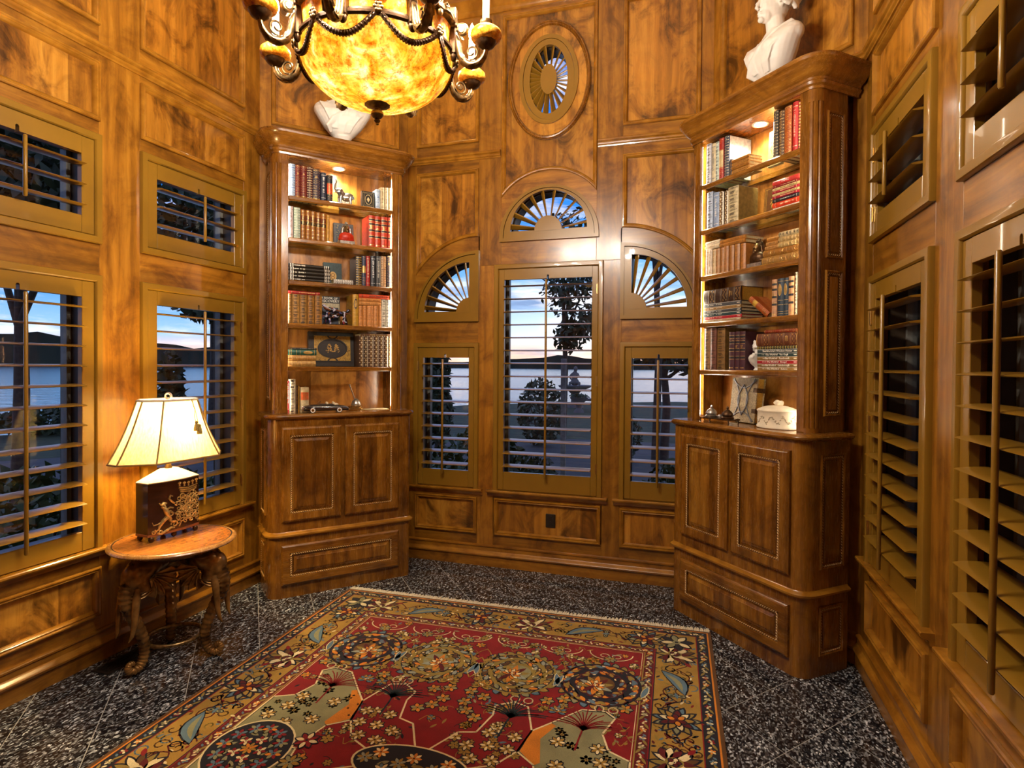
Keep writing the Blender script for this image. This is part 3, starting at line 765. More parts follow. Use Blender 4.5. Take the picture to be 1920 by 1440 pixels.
    # shelves: glass in a wooden nosing
    for k, z in enumerate(SHELF[:5]):
        sh = part('shelf', lambda m: (m.box(OF+.001, FY+.008, z-.030, ON-.001, FY+.030, z, .006), m.box(OF+.001, BY-.026, z-.030, ON-.001, BY-.0125, z-.0015),
                                     m.box(OF+.001, FY+.03, z-.030, OF+.014, BY-.026, z-.009), m.box(ON-.014, FY+.03, z-.030, ON-.001, BY-.026, z-.009)), M_CH, 30)
        m = mk(); m.T = Matrix.Translation((0, 0, Z)) @ T; m.box(OF+.002, FY+.030, z-.0085, ON-.002, BY-.0262, z-.0008); m.build('glass_pane', M_SHGL, sh)
        for px in (OF+.006, ON-.006):
            pass
    # lights built into the case
    cx, cy = .05, -.20
    part('downlight', lambda m: (m.T.__class__, m.lathe([(.030, ZT-.002), (.040, ZT-.005), (.044, ZT-.004), (.045, ZT+.002)], 28, (cx, cy, 0), cap=False)), M_TRIM, 40)
    part('downlight_lens', lambda m: m.lathe([(.0, ZT-.003), (.034, ZT-.003), (.034, ZT+.001), (0, ZT+.001)], 28, (cx, cy, 0), cap=False), M_PUCK, 40)
    for xs in (OF-.012, ON+.012):
        part('light_strip', lambda m: m.box(xs-.004, FY+.0225, 1.20, xs+.004, FY+.029, 2.84), M_LED)
    return r, wt, b
case(-1, dleft, 'toy-car'); case(1, dright, 'lidded-box')
# ================================================================== BOOKS
_lm = {}
def leather(h, rough=.42):
    if h not in _lm: _lm[h] = plain('leather_'+h, hexc(h), rough, noise=.35, nscale=55, bump=.12)
    return _lm[h]
M_PAGE = plain('page_edges', hexc('d9c9a0'), .8, noise=.25, nscale=160)
M_PAGEG = plain('gilt_page_edges', hexc('b8892f'), .45, noise=.3, nscale=120)
M_GILT = plain('gilding', (.75, .50, .17), .32, .85, noise=.3, nscale=80)
M_INKW = plain('white_foil', hexc('efe8da'), .5, noise=.05)
M_INKB = plain('black_stamp', hexc('1f1812'), .5, noise=.1)
def spine_y(x, t, b): return -b*(1-(2*x/t)**2)
class Bk:
    def __init__(s, t, h, d, col, bulge=None):
        s.t, s.h, s.d, s.col = t, h, d, col; s.b = min(.3*t, .007) if bulge is None else bulge
        s.patch = {}      # material key -> MB
        s.bands = MB()
    def p(s, mk, x0, x1, z0, z1, off=.0006, n=4):
        mb = s.patch.setdefault(mk, MB()); t = s.t; vs = []
        for i in range(n+1):
            x = (x0+(x1-x0)*i/n)*t/2; y = spine_y(x, t, s.b)-off
            vs += [(x, y, z0), (x, y, z1)]
        mb.add(vs, [(2*i, 2*i+2, 2*i+3, 2*i+1) for i in range(n)])
    def dia(s, mk, z, w, hh, x=0, off=.0007):
        mb = s.patch.setdefault(mk, MB()); t = s.t; w = w*t/2; x = x*t/2
        f = lambda q: spine_y(q, t, s.b)-off
        mb.add([(x-w, f(x-w), z), (x, f(x), z-hh), (x+w, f(x+w), z), (x, f(x), z+hh)], [(0, 1, 2, 3)])
    def band(s, z, r=.0016):
        t = s.t; vs = []; n = 6
        for i in range(n+1):
            x = (-.98+1.96*i/n)*t/2; y = spine_y(x, t, s.b)
            vs += [(x, y+.0005, z-.003), (x, y-r, z-.0016), (x, y-r, z+.0016), (x, y+.0005, z+.003)]
        s.bands.add(vs, [(4*i+k, 4*i+4+k, 4*i+5+k, 4*i+1+k) for i in range(n) for k in range(3)])
    def style(s, st, acc=None, *ex):
        h, t = s.h, s.t; rnd = random.Random(int(h*9973+t*7919*13)); GO = 'gilt'
        def title(mk, z0, z1, w=.42, vertical=True, rows=1):
            z = z0
            while z < z1-.003:
                L = rnd.uniform(.002, .0055); k = rnd.uniform(.55, 1)
                if rnd.random() < .84: s.p(mk, -w*k, w*k*rnd.uniform(.4, 1), z, min(z+L, z1))
                z += L+rnd.uniform(.0012, .003)
        if st == 'rb' or st == 'rbh':
            nb = 5; zs = [h*(i+1)/(nb+1) for i in range(nb)]
            for z in zs:
                s.band(z); s.p(GO, -.92, .92, z-.006, z-.0048); s.p(GO, -.92, .92, z+.0048, z+.006)
            s.p(GO, -.92, .92, .004, .008); s.p(GO, -.92, .92, h-.008, h-.004)
            ed = [0]+zs+[h]
            for i in range(nb+1):
                zc = (ed[i]+ed[i+1])/2; q = (ed[i+1]-ed[i])*.5-.009
                if i == nb-1: title(GO, zc-q*.7, zc+q*.7, .6)
                elif st == 'rb' or i % 2: s.dia(GO, zc, .55, q*.75); [s.dia(GO, zc+sg*q*.7, .16, .003, sx*.7) for sg in (-1, 1) for sx in (-1, 1)]
        elif st == 'gd':
            key = acc
            n = max(5, int(h/.016))
            for i in range(n):
                zc = h*(i+.5)/n; q = h/n*.42
                if i % 4 == 3: s.p(key, -.85, .85, zc-q*.3, zc+q*.3)
                else:
                    s.dia(key, zc, .5, q); s.dia(key, zc, .2, q*.6, -.72); s.dia(key, zc, .2, q*.6, .72)
        elif st == 'pl':
            title(acc, h*.3, h*.85); s.p(acc, -.8, .8, h*.10, h*.115); s.p(acc, -.8, .8, h*.90, h*.915)
        elif st == 'lb':
            z0, z1 = ex[0]*h, ex[1]*h
            s.p(acc, -.93, .93, z0, z1); s.p(GO, -.93, .93, z0-.004, z0-.002); s.p(GO, -.93, .93, z1+.002, z1+.004)
            zz = z0+.006
            while zz < z1-.006: s.p(GO, -.6*rnd.uniform(.6, 1), .6*rnd.uniform(.6, 1), zz, zz+.0025, .0012); zz += .008
            for k in (.1, .2, .9): s.dia(GO, h*k, .6, .008); s.p(GO, -.9, .9, h*k+.013, h*k+.0145)
        elif st == 'l2':
            s.p('5a1410', -.93, .93, h*.66, h*.80); s.p('1a1410', -.93, .93, h*.50, h*.61)
            for a_, b_ in ((.66, .80), (.50, .61)):
                zz = h*a_+.005
                while zz < h*b_-.004: s.p(GO, -.6*rnd.uniform(.6, 1), .6, zz, zz+.002, .0012); zz += .006
            for k in (.08, .2, .34, .48, .63, .83, .94): s.p(GO, -.93, .93, h*k, h*k+.0016)
        elif st == 'l3':
            for k in (.30, .50, .70, .84): s.p('1d1b20', -.95, .95, h*k, h*k+.011); s.p(GO, -.95, .95, h*k-.004, h*k-.002); s.p(GO, -.95, .95, h*k+.013, h*k+.015)
            title(GO, h*.56, h*.67, .6); s.dia(GO, h*.78, .6, .01); s.p(GO, -.7, .7, h*.05, h*.075)
        elif st == 'wb':
            for k in (.05, .10, .86, .90, .95): s.p('efe8da', -.95, .95, h*k, h*k+.006)
            title('efe8da', h*.14, h*.40, .5)
        elif st == 'bl':
            n = max(5, int(h/.02))
            for i in range(n):
                zc = h*(i+.5)/n; q = h/n*.4
                if i % 2: s.p('2a1c10', -.85, .85, zc-q*.12, zc+q*.12); s.dia('2a1c10', zc+q*.5, .5, q*.35); s.dia('2a1c10', zc-q*.5, .5, q*.35)
                else: title('2a1c10', zc-q, zc+q, .7)
            for k in (.03, .97): s.p('2a1c10', -.95, .95, h*k-.001, h*k+.001)
        elif st == 'fl':
            s.p('e6dcc4', .62, .98, .002, h-.002)
            n = 7
            for i in range(n):
                zc = h*(i+.5)/n
                s.dia('d8a84a', zc, .55, .010); s.dia('efe6cc', zc, .28, .006, 0, .0012)
                for sx in (-.75, .5): s.dia('e6dcc4', zc+h/n*.5, .16, .004, sx)
                s.p(GO, -.95, .6, zc+h/n*.5-.0008, zc+h/n*.5+.0008)
        elif st == 'crest':
            mb = s.patch.setdefault(acc, MB()); zc = h*(.70 if t < .05 and h > .15 else .5); a_ = t*.30; b_ = min(.035, h*.16)
            def ring_(k, off): return [(a_*k*cos(2*pi*i/16), spine_y(a_*k*cos(2*pi*i/16), t, s.b)-off, zc+b_*k*sin(2*pi*i/16)) for i in range(16)]
            mb.add(ring_(1, .0009), [tuple(range(16))]); s.patch.setdefault(GO, MB()).add(ring_(.72, .0014), [tuple(range(16))])
            for k in (.06, .12, .30, .42, .92): s.p(acc if acc != '3a3440' else GO, -.92, .92, h*k, h*k+.002)
        elif st == 'wo':
            s.p('efe8da', -.97, -.80, .003, h-.003)
            if not ex: title('e8e0cc', h*.12, h*.30, .35); title('e8e0cc', h*.36, h*.52, .35)
            s.p('e8e0cc', -.2, .3, h*.90, h*.97)
    def build(s, name, loc, rot, label, group, gilt_pages=False, text=None, tsize=None, side=None):
        t, h, d, b = s.t, s.h, s.d, s.b; c = .0022
        r = bpy.data.objects.new(name, None); COL.objects.link(r); r.empty_display_size = .05
        r.location = loc; r.rotation_euler = rot; tag(r, label, 'book', group)
        n = 6
        pl = [((-1+2*i/n)*t/2, spine_y((-1+2*i/n)*t/2, t, b)) for i in range(n+1)]
        pl += [(t/2, d), (t/2-c, d), (t/2-c, .003), (-t/2+c, .003), (-t/2+c, d), (-t/2, d)]
        mb = MB().prismz(pl, 0, h); mb.cur = 0
        cov = mb.build('cover', leather(s.col), r)
        if s.bands.v: s.bands.build('raised_band', leather(s.col), r, smooth=60)['kind'] = 'stuff'
        if side:
            MB().box(t/2-.0004, .004, .002, t/2+.0008, d-.001, h-.002).build('cover_board', leather(side), r)
        MB().box(-t/2+c+.0002, .0032, .003, t/2-c-.0002, d-.003, h-.003).build('page_block', M_PAGEG if gilt_pages else M_PAGE, r)
        for k, m in s.patch.items():
            o = m.build('gilding' if k == 'gilt' else 'spine_print', M_GILT if k == 'gilt' else leather(k), r, recalc=False); o['kind'] = 'stuff'
        if text:
            me = text_mesh(text, tsize or t*.62)
            o = mesh_obj('spine_title', me, M_INKW, r)
            L = max((v.co.x for v in me.vertices), default=0)-min((v.co.x for v in me.vertices), default=0)
            k = min(1, h*.80/max(L, 1e-4))
            o.matrix_local = Matrix.Translation((0, -b-.0008, h*.5)) @ Matrix(((0, -1, 0, 0), (0, 0, -1, 0), (1, 0, 0, 0), (0, 0, 0, 1))) @ Matrix.Diagonal((k, k, 1, 1))
        return r
def face_book(name, w_, h, th, col, loc, rz, tilt, label, deco, acc, group=None):
    """book standing face-out: cover toward -y"""
    r = bpy.data.objects.new(name, None); COL.objects.link(r); r.empty_display_size = .05
    r.location = loc; r.rotation_euler = (-tilt, 0, rz); tag(r, label, 'book', group)
    c = .0025
    MB().prismz([(-w_/2, th), (-w_/2, 0), (w_/2, 0), (w_/2, c), (-w_/2+c, c), (-w_/2+c, th-c), (w_/2, th-c), (w_/2, th)], 0, h).build('cover', leather(col), r)
    MB().box(-w_/2+c+.0003, c+.0002, .003, w_/2-.003, th-c-.0002, h-.003).build('page_block', M_PAGE, r)
    deco(r, w_, h, acc)
    return r
def flat(mb, poly, y): mb.add([(p[0], y, p[1]) for p in poly], [tuple(range(len(poly)))])
def frame_poly(mb, x0, x1, z0, z1, t, y):
    for a in ((x0, x1, z0, z0+t), (x0, x1, z1-t, z1), (x0, x0+t, z0+t, z1-t), (x1-t, x1, z0+t, z1-t)): flat(mb, rect(*a), y)
def deco_diamond(r, w_, h, acc):
    m = MB(); frame_poly(m, -w_*.42, w_*.42, h*.07, h*.93, .0016, -.0006); frame_poly(m, -w_*.30, w_*.30, h*.15, h*.85, .001, -.0006)
    m.plate(oval(0, h*.5, w_*.25, h*.30, 24), [oval(0, h*.5, w_*.22, h*.27, 24)], -.0012, -.0002); flat(m, [(-w_*.12, h*.5), (0, h*.33), (w_*.12, h*.5), (0, h*.67)], -.0006)
    m.build('cover_ornament', leather(acc), r)['kind'] = 'stuff'
def deco_oval(r, w_, h, acc):
    m = MB(); m.plate(oval(0, h*.42, w_*.2, h*.2, 28), [], -.0012, -.0002); m.build('cover_ornament', leather(acc), r)['kind'] = 'stuff'
    m = MB(); m.plate(oval(0, h*.47, w_*.11, h*.08, 20), [oval(0, h*.47, w_*.08, h*.055, 20)], -.0018, -.001); m.plate(oval(0, h*.35, w_*.11, h*.07, 20), [oval(0, h*.35, w_*.08, h*.045, 20)], -.0018, -.001); m.build('cover_monogram', leather('8a5a20'), r)['kind'] = 'stuff'
def deco_plain(r, w_, h, acc):
    m = MB(); frame_poly(m, -w_*.44, w_*.44, h*.05, h*.95, .0014, -.0006)
    rnd = random.Random(int(w_*1e5))
    for k in range(46):
        x, z = rnd.uniform(-w_*.36, w_*.36), rnd.uniform(h*.12, h*.88); q = rnd.uniform(.002, .006); flat(m, [(x-q, z), (x, z-q), (x+q, z), (x, z+q)], -.0006)
    m.build('cover_ornament', leather(acc), r)['kind'] = 'stuff'
def deco_wreath(r, w_, h, acc):
    m = MB(); cx_, cz_ = w_*.18, h*.45
    for k in range(26):
        a = 2*pi*k/26; q = w_*.26+w_*.05*(k % 2); x, z = cx_+q*cos(a), cz_+q*sin(a)*1.05; e = w_*.075
        flat(m, [(x-e*cos(a+.6), z-e*sin(a+.6)), (x+e*.45*sin(a), z-e*.45*cos(a)), (x+e*cos(a+.6), z+e*sin(a+.6)), (x-e*.45*sin(a), z+e*.45*cos(a))], -.0008-.0001*(k % 3))
    for k in range(5): flat(m, [(cx_-w_*.14+k*w_*.07, cz_-h*.1), (cx_-w_*.11+k*w_*.07, cz_-h*.1), (cx_-w_*.12+k*w_*.065, cz_+h*.1)], -.0006)
    frame_poly(m, -w_*.46, w_*.46, h*.04, h*.96, .0014, -.0006); frame_poly(m, -w_*.40, -w_*.37, h*.06, h*.94, .001, -.0006)
    m.build('cover_ornament', leather(acc), r)['kind'] = 'stuff'
def deco_discovery(r, w_, h, acc):
    for txt, z, sz in (('A BOOK OF', h*.93, .021), ('DISCOVERY', h*.83, .031)):
        me = text_mesh(txt, sz); L = max(v.co.x for v in me.vertices)-min(v.co.x for v in me.vertices); k = min(1, w_*.92/L)
        o = mesh_obj('cover_title', me, M_INKW, r); o.matrix_local = Matrix.Translation((0, -.001, z)) @ Matrix.Rotation(pi/2, 4, 'X') @ Matrix.Diagonal((k, k, 1, 1))
    m = MB(); frame_poly(m, -w_*.47, w_*.47, h*.02, h*.76, .006, -.0006); flat(m, rect(-w_*.42, w_*.42, h*.62, h*.73), -.0007)
    m.build('cover_ornament', leather('b8a888'), r)
    m = MB(); flat(m, rect(-w_*.40, w_*.40, h*.06, h*.60), -.0007); m.build('cover_picture', leather('1c2c46'), r)
def deco_ornate(r, w_, h, acc):
    g = MB(); g.plate(rect(-w_*.38, w_*.42, h*.13, h*.90), [oval(.02*w_, h*.52, w_*.31, h*.26, 40)], -.0015, -.0002); g.build('gilt_panel', leather(acc), r)
    g = MB(); g.plate(oval(.02*w_, h*.52, w_*.33, h*.285, 44), [oval(.02*w_, h*.52, w_*.30, h*.25, 44)], -.006, -.0002)
    for sz in (-1, 1):
        cz = h*.52+sz*h*.38; g.plate([(.02*w_+w_*.12*cos(a), cz-sz*h*.11*sin(a)) for a in [pi*i/14 for i in range(15)]], [[(.02*w_+w_*.08*cos(a), cz-sz*(.004+h*.07*sin(a))) for a in [pi*i/14 for i in range(15)]]], -.005, -.0002)
        g.box(-w_*.40, -.004, cz-.004, w_*.44, -.0002, cz+.004)
    g.build('raised_frame', leather('1c1411'), r)
    g = MB(); rnd = random.Random(3)
    for k in range(150):
        x, z = rnd.uniform(-w_*.37, w_*.41), rnd.uniform(h*.14, h*.89)
        if ((x-.02*w_)/(w_*.34))**2+((z-h*.52)/(h*.30))**2 < 1: continue
        q = rnd.uniform(.0015, .004); flat(g, [(x-q, z), (x, z-q), (x+q, z), (x, z+q)], -.0019)
    g.build('gilt_ornament', leather('5a3c12'), r)['kind'] = 'stuff'
    g = MB()
    for cx_ in (-.07*w_, .09*w_):
        for k in range(40):
            f = rnd.random(); z = h*(.40+.25*f); x = cx_+rnd.uniform(-1, 1)*w_*(.09-.07*f)+.02*w_; q = .004; flat(g, [(x-q, z), (x, z-q), (x+q, z), (x, z+q)], -.0006)
    g.build('emblem', leather('c99a48'), r)['kind'] = 'stuff'
DECO = {'small patterned grey': deco_plain, 'small black with a gold diamond': deco_diamond, 'dark grey-blue': deco_plain, 'dark teal with a gold oval': deco_oval,
        'black picture-cover': deco_discovery, 'large black and gold ornate': deco_ornate, 'brown with a gold wreath': deco_wreath, 'bright parchment': deco_plain}
ORD = ['top', 'second', 'third', 'fourth', 'fifth']
BOOK_ROWS=[
('L',0,[
 ('V', 'white and crimson', -0.402, -0.391, 0.211, 'e8dcd8', 'pl', 'a03040'),
 ('V', 'pale blue and white', -0.391, -0.355, 0.213, 'b9cfe6', 'gd', '2f64b0'),
 ('V', 'crimson gilt-panelled', -0.355, -0.32, 0.211, '6e1420', 'rb'),
 ('V', 'crimson gilt-panelled', -0.32, -0.282, 0.211, '6e1420', 'rb'),
 ('V', 'cream and maroon compartmented', -0.282, -0.243, 0.211, '4a1a1a', 'gd', 'ead9a8'),
 ('V', 'thick navy gilt-ornamented', -0.243, -0.193, 0.203, '1b2140', 'rb'),
 ('V', 'slate with short white title', -0.19, -0.154, 0.191, '2c3144', 'pl', 'e8e4dc'),
 ('V', 'black with an orange label', -0.151, -0.111, 0.18, '20222a', 'lb', 'd8481c', 0.3, 0.68),
 ('F', 'small patterned grey', -0.029, 0.044, 0.014, 0.11, '6e645a', 'cov', 'b9a98c'),
 ('F', 'small black with a gold diamond', 0.096, 0.189, 0.016, 0.122, '1d1a1c', 'cov', 'e6d3a0'),
 ('V', 'thin blue and white', 0.19, 0.222, 0.138, 'b9cbe0', 'pl', '2f5fa5'),
 ('V', 'cream vellum', 0.223, 0.253, 0.157, 'd9c59a', 'pl', '8a6a3a'),
 ('V', 'cream vellum', 0.257, 0.283, 0.16, 'e3d2a8', 'pl', '8a6a3a'),
 ('V', 'cream vellum', 0.286, 0.311, 0.162, 'e3d2a8', 'pl', '8a6a3a'),
]),
('L',1,[
 ('V', 'pink and white', -0.398, -0.367, 0.207, 'dcc8c4', 'pl', '8a5a5a'),
 ('V', 'pale green gilt', -0.365, -0.323, 0.204, '9fb3a0', 'gd', 'e9e3cd'),
 ('V', 'tan red-labelled calf', -0.32, -0.289, 0.195, '9a5f22', 'l2'),
 ('V', 'tan red-labelled calf', -0.288, -0.256, 0.195, '9a5f22', 'l2'),
 ('V', 'tan red-labelled calf', -0.256, -0.223, 0.193, '9a5f22', 'l2'),
 ('V', 'tan red-labelled calf', -0.221, -0.189, 0.189, '9a5f22', 'l2'),
 ('V', 'tan red-labelled calf', -0.188, -0.154, 0.187, '9a5f22', 'l2'),
 ('V', 'thin yellow', -0.153, -0.13, 0.182, 'c48a24', 'pl', '7a4a10'),
 ('F', 'dark grey-blue', -0.075, 0.064, 0.01, 0.161, '3a3c48', 'cov', '8a7850'),
 ('V', 'scarlet banded', 0.139, 0.184, 0.221, 'c8381c', 'l3'),
 ('V', 'scarlet banded', 0.185, 0.228, 0.22, 'c8381c', 'l3'),
 ('V', 'scarlet banded', 0.23, 0.276, 0.222, 'c8381c', 'l3'),
 ('V', 'scarlet banded', 0.278, 0.311, 0.223, 'c8381c', 'l3'),
]),
('L',2,[
 ('H', 'black with white bands', -0.398, -0.125, -0.003, 0.02, '241c16', 'wb'),
 ('H', 'black with white bands', -0.398, -0.125, 0.02, 0.044, '241c16', 'wb'),
 ('H', 'black with white bands', -0.398, -0.125, 0.044, 0.068, '241c16', 'wb'),
 ('H', 'black with white bands', -0.398, -0.125, 0.068, 0.091, '241c16', 'wb'),
 ('H', 'black with white bands', -0.399, -0.129, 0.091, 0.114, '241c16', 'wb'),
 ('F', 'dark teal with a gold oval', -0.137, -0.011, 0.01, 0.161, '2e4448', 'cov', 'd8a95c'),
 ('H', 'small white striped', -0.102, 0.03, 0.007, 0.039, 'd8d2c8', 'gd', '5a4a40'),
 ('V', 'dark brown gilt-flecked', 0.048, 0.091, 0.203, '2c2018', 'gd', 'd8b45a'),
 ('V', 'navy with a gold band', 0.092, 0.122, 0.209, '2a3350', 'lb', 'c8a050', 0.45, 0.65),
 ('V', 'plain red', 0.123, 0.152, 0.212, 'b0281e', 'pl', 'f0d0a0'),
 ('V', 'charcoal with white title', 0.155, 0.191, 0.215, '2e3238', 'pl', 'e8e8e8'),
 ('V', 'charcoal with grey title', 0.193, 0.228, 0.219, '33302e', 'pl', 'c8c0b0'),
 ('V', 'cream and red gilt', 0.23, 0.27, 0.221, 'c79a62', 'gd', '6a2a1a'),
 ('V', 'navy gilt', 0.274, 0.313, 0.23, '1c2340', 'rb'),
]),
('L',3,[
 ('V', 'tan calf black-lettered', -0.4, -0.376, 0.194, 'b98a48', 'bl'),
 ('V', 'tan calf black-lettered', -0.373, -0.326, 0.195, 'b98a48', 'bl'),
 ('V', 'tan calf black-lettered', -0.325, -0.278, 0.194, 'a5793c', 'bl'),
 ('V', 'tan calf black-lettered', -0.275, -0.23, 0.192, 'a5722e', 'bl'),
 ('V', 'tan calf black-lettered', -0.228, -0.18, 0.194, 'a5722e', 'bl'),
 ('H', 'red gilt', -0.398, -0.195, 0.197, 0.218, 'a8282a', 'pl', 'e8c070'),
 ('F', 'black picture-cover', -0.177, -0.033, 0.007, 0.2, '1c1a1c', 'disc', 'e8dcc0'),
 ('V', 'mustard with a dark oval crest', 0.028, 0.07, 0.22, 'c0902c', 'crest', '3a3440'),
 ('V', 'small orange-tan', 0.072, 0.101, 0.143, 'cf8a48', 'pl', '9a5a20'),
 ('V', 'small orange-tan', 0.102, 0.128, 0.145, 'cf8a48', 'pl', '9a5a20'),
 ('V', 'small orange-tan', 0.13, 0.159, 0.146, 'cf8a48', 'pl', '9a5a20'),
 ('V', 'small orange-tan', 0.16, 0.178, 0.147, 'cf8a48', 'pl', '9a5a20'),
 ('V', 'small orange-tan', 0.179, 0.215, 0.147, 'cf8a48', 'pl', '9a5a20'),
 ('V', 'small orange-tan', 0.217, 0.234, 0.148, 'cf8a48', 'pl', '9a5a20'),
 ('H', 'orange-tan', 0.072, 0.231, 0.149, 0.175, 'd09250', 'pl', '9a5a20'),
 ('H', 'orange-tan', 0.072, 0.231, 0.175, 0.2, 'cf8a48', 'pl', '9a5a20'),
 ('V', 'white and black gilt', 0.238, 0.268, 0.196, 'd8d2bc', 'bl'),
 ('V', 'white and black gilt', 0.269, 0.294, 0.196, 'd8d2bc', 'bl'),
 ('V', 'white and black gilt', 0.295, 0.315, 0.197, 'd8d2bc', 'bl'),
 ('H', 'scarlet', 0.072, 0.29, 0.197, 0.226, 'd04a28', 'pl', '40302a'),
]),
('L',4,[
 ('H', 'tan gilt-tooled', -0.401, -0.221, 0.004, 0.042, 'c0924e', 'rbh'),
 ('H', 'tan gilt-tooled', -0.401, -0.221, 0.043, 0.08, 'b98744', 'rbh'),
 ('H', 'green with a gold crest', -0.401, -0.216, 0.081, 0.119, '24584a', 'crest', 'd8a850'),
 ('H', 'thin black', -0.371, -0.214, 0.12, 0.133, '2a2826', 'pl', '808080'),
 ('F', 'large black and gold ornate', -0.242, 0.071, 0.005, 0.234, '241a16', 'ornate', 'b58a34'),
 ('V', 'white and brown gilt-flowered', 0.074, 0.105, 0.217, '4a2c16', 'fl'),
 ('V', 'white and brown gilt-flowered', 0.106, 0.139, 0.217, '3a2616', 'fl'),
 ('V', 'white and brown gilt-flowered', 0.14, 0.177, 0.217, '4a2c16', 'fl'),
 ('V', 'white and brown gilt-flowered', 0.178, 0.214, 0.217, '4a2c16', 'fl'),
 ('V', 'white and brown gilt-flowered', 0.215, 0.251, 0.217, '4a2c16', 'fl'),
 ('V', 'white and brown gilt-flowered', 0.252, 0.286, 0.217, '4a2c16', 'fl'),
 ('V', 'white and brown gilt-flowered', 0.288, 0.315, 0.217, '6a5238', 'fl'),
 ('H', 'brown leather', 0.086, 0.315, 0.221, 0.239, '5a3a24', 'pl', 'c0a060'),
]),
('L',5,[
 ('V', 'thin red', -0.402, -0.39, 0.208, 'b0303a', 'pl', 'e8c0b0'),
 ('V', 'cream gilt', -0.389, -0.349, 0.22, 'd6c8a8', 'bl'),
 ('V', 'thin dark brown', -0.348, -0.333, 0.178, '3a2414', 'pl', '8a6030'),
 ('V', 'thin gold', -0.332, -0.323, 0.173, 'c09038', 'pl', '7a5010'),
 ('V', 'cream with orange labels', -0.318, -0.264, 0.165, 'cdbb92', 'lb', 'd8602c', 0.5, 0.8),
]),
('R',0,[
 ('V', 'white with navy lettering', -0.286, -0.247, 0.243, 'd8d8e0', 'bl'),
 ('V', 'cream', -0.245, -0.212, 0.234, 'd9c8a0', 'pl', '6a7080'),
 ('V', 'white and green', -0.212, -0.183, 0.232, 'c8d8cc', 'bl'),
 ('V', 'red and cream', -0.183, -0.146, 0.242, 'b02818', 'lb', 'e0c890', 0.3, 0.7),
 ('V', 'thick navy gilt', -0.141, -0.103, 0.241, '26304c', 'gd', 'd8cca8'),
 ('V', 'short dark brown', -0.098, -0.079, 0.095, '3a241c', 'pl', '8a6a4a'),
 ('H', 'small tan leather', -0.078, 0.047, 0.016, 0.045, 'b8803c', 'pl', '7a4a1c'),
 ('H', 'small tan leather', -0.079, 0.047, 0.045, 0.067, 'a8702c', 'pl', '7a4a1c'),
 ('H', 'small tan leather', -0.079, 0.047, 0.067, 0.085, 'b8803c', 'pl', '7a4a1c'),
 ('H', 'small tan leather', -0.079, 0.046, 0.085, 0.103, 'a8702c', 'pl', '7a4a1c'),
 ('F', 'bright parchment', 0.10, 0.19, 0.0, 0.185, 'd8bf86', 'cov', 'b08840'),
 ('V', 'black and gilt-scrolled', 0.21, 0.244, 0.251, '3c3228', 'gd', 'c8b080'),
 ('V', 'brown and gilt-scrolled', 0.245, 0.281, 0.238, '5a3a22', 'gd', 'd8b878'),
 ('V', 'orange leather gilt-framed', 0.282, 0.327, 0.245, 'b85a20', 'rb'),
 ('V', 'bright red', 0.328, 0.363, 0.251, 'c02a28', 'pl', 'f0c0a0'),
 ('V', 'maroon and gold', 0.364, 0.376, 0.243, '6a1424', 'gd', 'e0c060'),
]),
('R',1,[
 ('V', 'pale blue', -0.278, -0.23, 0.222, 'b4c4dc', 'bl'),
 ('V', 'blue-grey', -0.227, -0.179, 0.208, '93a6c6', 'pl', 'f0f0e8'),
 ('V', 'brown and cream gilt', -0.178, -0.138, 0.199, '5a4028', 'fl'),
 ('V', 'brown and cream gilt', -0.137, -0.106, 0.194, '5a4028', 'fl'),
 ('V', 'thick cream black-stamped', -0.105, -0.027, 0.205, 'c8b68c', 'bl'),
 ('F', 'brown with a gold wreath', 0.077, 0.213, -0.003, 0.145, '6a4018', 'cov', 'd8a848'),
 ('H', 'thin white', 0.213, 0.379, -0.006, 0.013, 'e4dccc', 'pl', 'b0a890'),
 ('H', 'vermilion', 0.213, 0.379, 0.013, 0.041, 'd83c1c', 'pl', 'f4d8b0'),
 ('H', 'black', 0.212, 0.379, 0.042, 0.061, '2a2c30', 'pl', 'd8d8d0'),
 ('H', 'crimson', 0.212, 0.378, 0.061, 0.076, 'a81c34', 'pl', 'f0d8a0'),
 ('H', 'cream', 0.212, 0.378, 0.076, 0.089, 'dcc486', 'pl', '8a5a2a'),
 ('H', 'crimson', 0.212, 0.378, 0.089, 0.104, 'a81c34', 'pl', 'f0d8a0'),
 ('H', 'cream', 0.212, 0.378, 0.104, 0.119, 'dcc486', 'pl', '8a5a2a'),
 ('H', 'dark red', 0.211, 0.377, 0.119, 0.131, '8a1c24', 'pl', 'f0d8a0'),
 ('H', 'red PANIC', 0.214, 0.377, 0.132, 0.157, 'c83a34', 'panic', 'f4ece0'),
]),
('R',2,[
 ('V', 'bleached tan', -0.288, -0.257, 0.157, 'e6d2b8', 'pl', 'b08a5a'),
 ('V', 'bleached tan', -0.256, -0.229, 0.154, 'e6d2b8', 'pl', 'b08a5a'),
 ('V', 'bleached tan', -0.228, -0.201, 0.152, 'dfc090', 'pl', 'b08a5a'),
 ('V', 'tan calf', -0.2, -0.168, 0.15, 'c08a50', 'pl', '8a5a28'),
 ('V', 'tan calf', -0.167, -0.135, 0.15, 'b87c40', 'pl', '8a5a28'),
 ('V', 'tan calf', -0.134, -0.097, 0.152, 'b07434', 'pl', '8a5a28'),
 ('V', 'tan calf', -0.095, -0.06, 0.151, 'b07434', 'pl', '8a5a28'),
 ('V', 'tan calf', -0.054, -0.016, 0.15, 'b07434', 'pl', '8a5a28'),
 ('V', 'tan calf', -0.011, 0.027, 0.147, 'b8742e', 'pl', '8a5a28'),
 ('H', 'cream', -0.285, -0.168, 0.154, 0.183, 'e8d8b8', 'pl', 'c0a070'),
 ('H', 'cream', -0.286, -0.169, 0.183, 0.206, 'f0e4cc', 'pl', 'c0a070'),
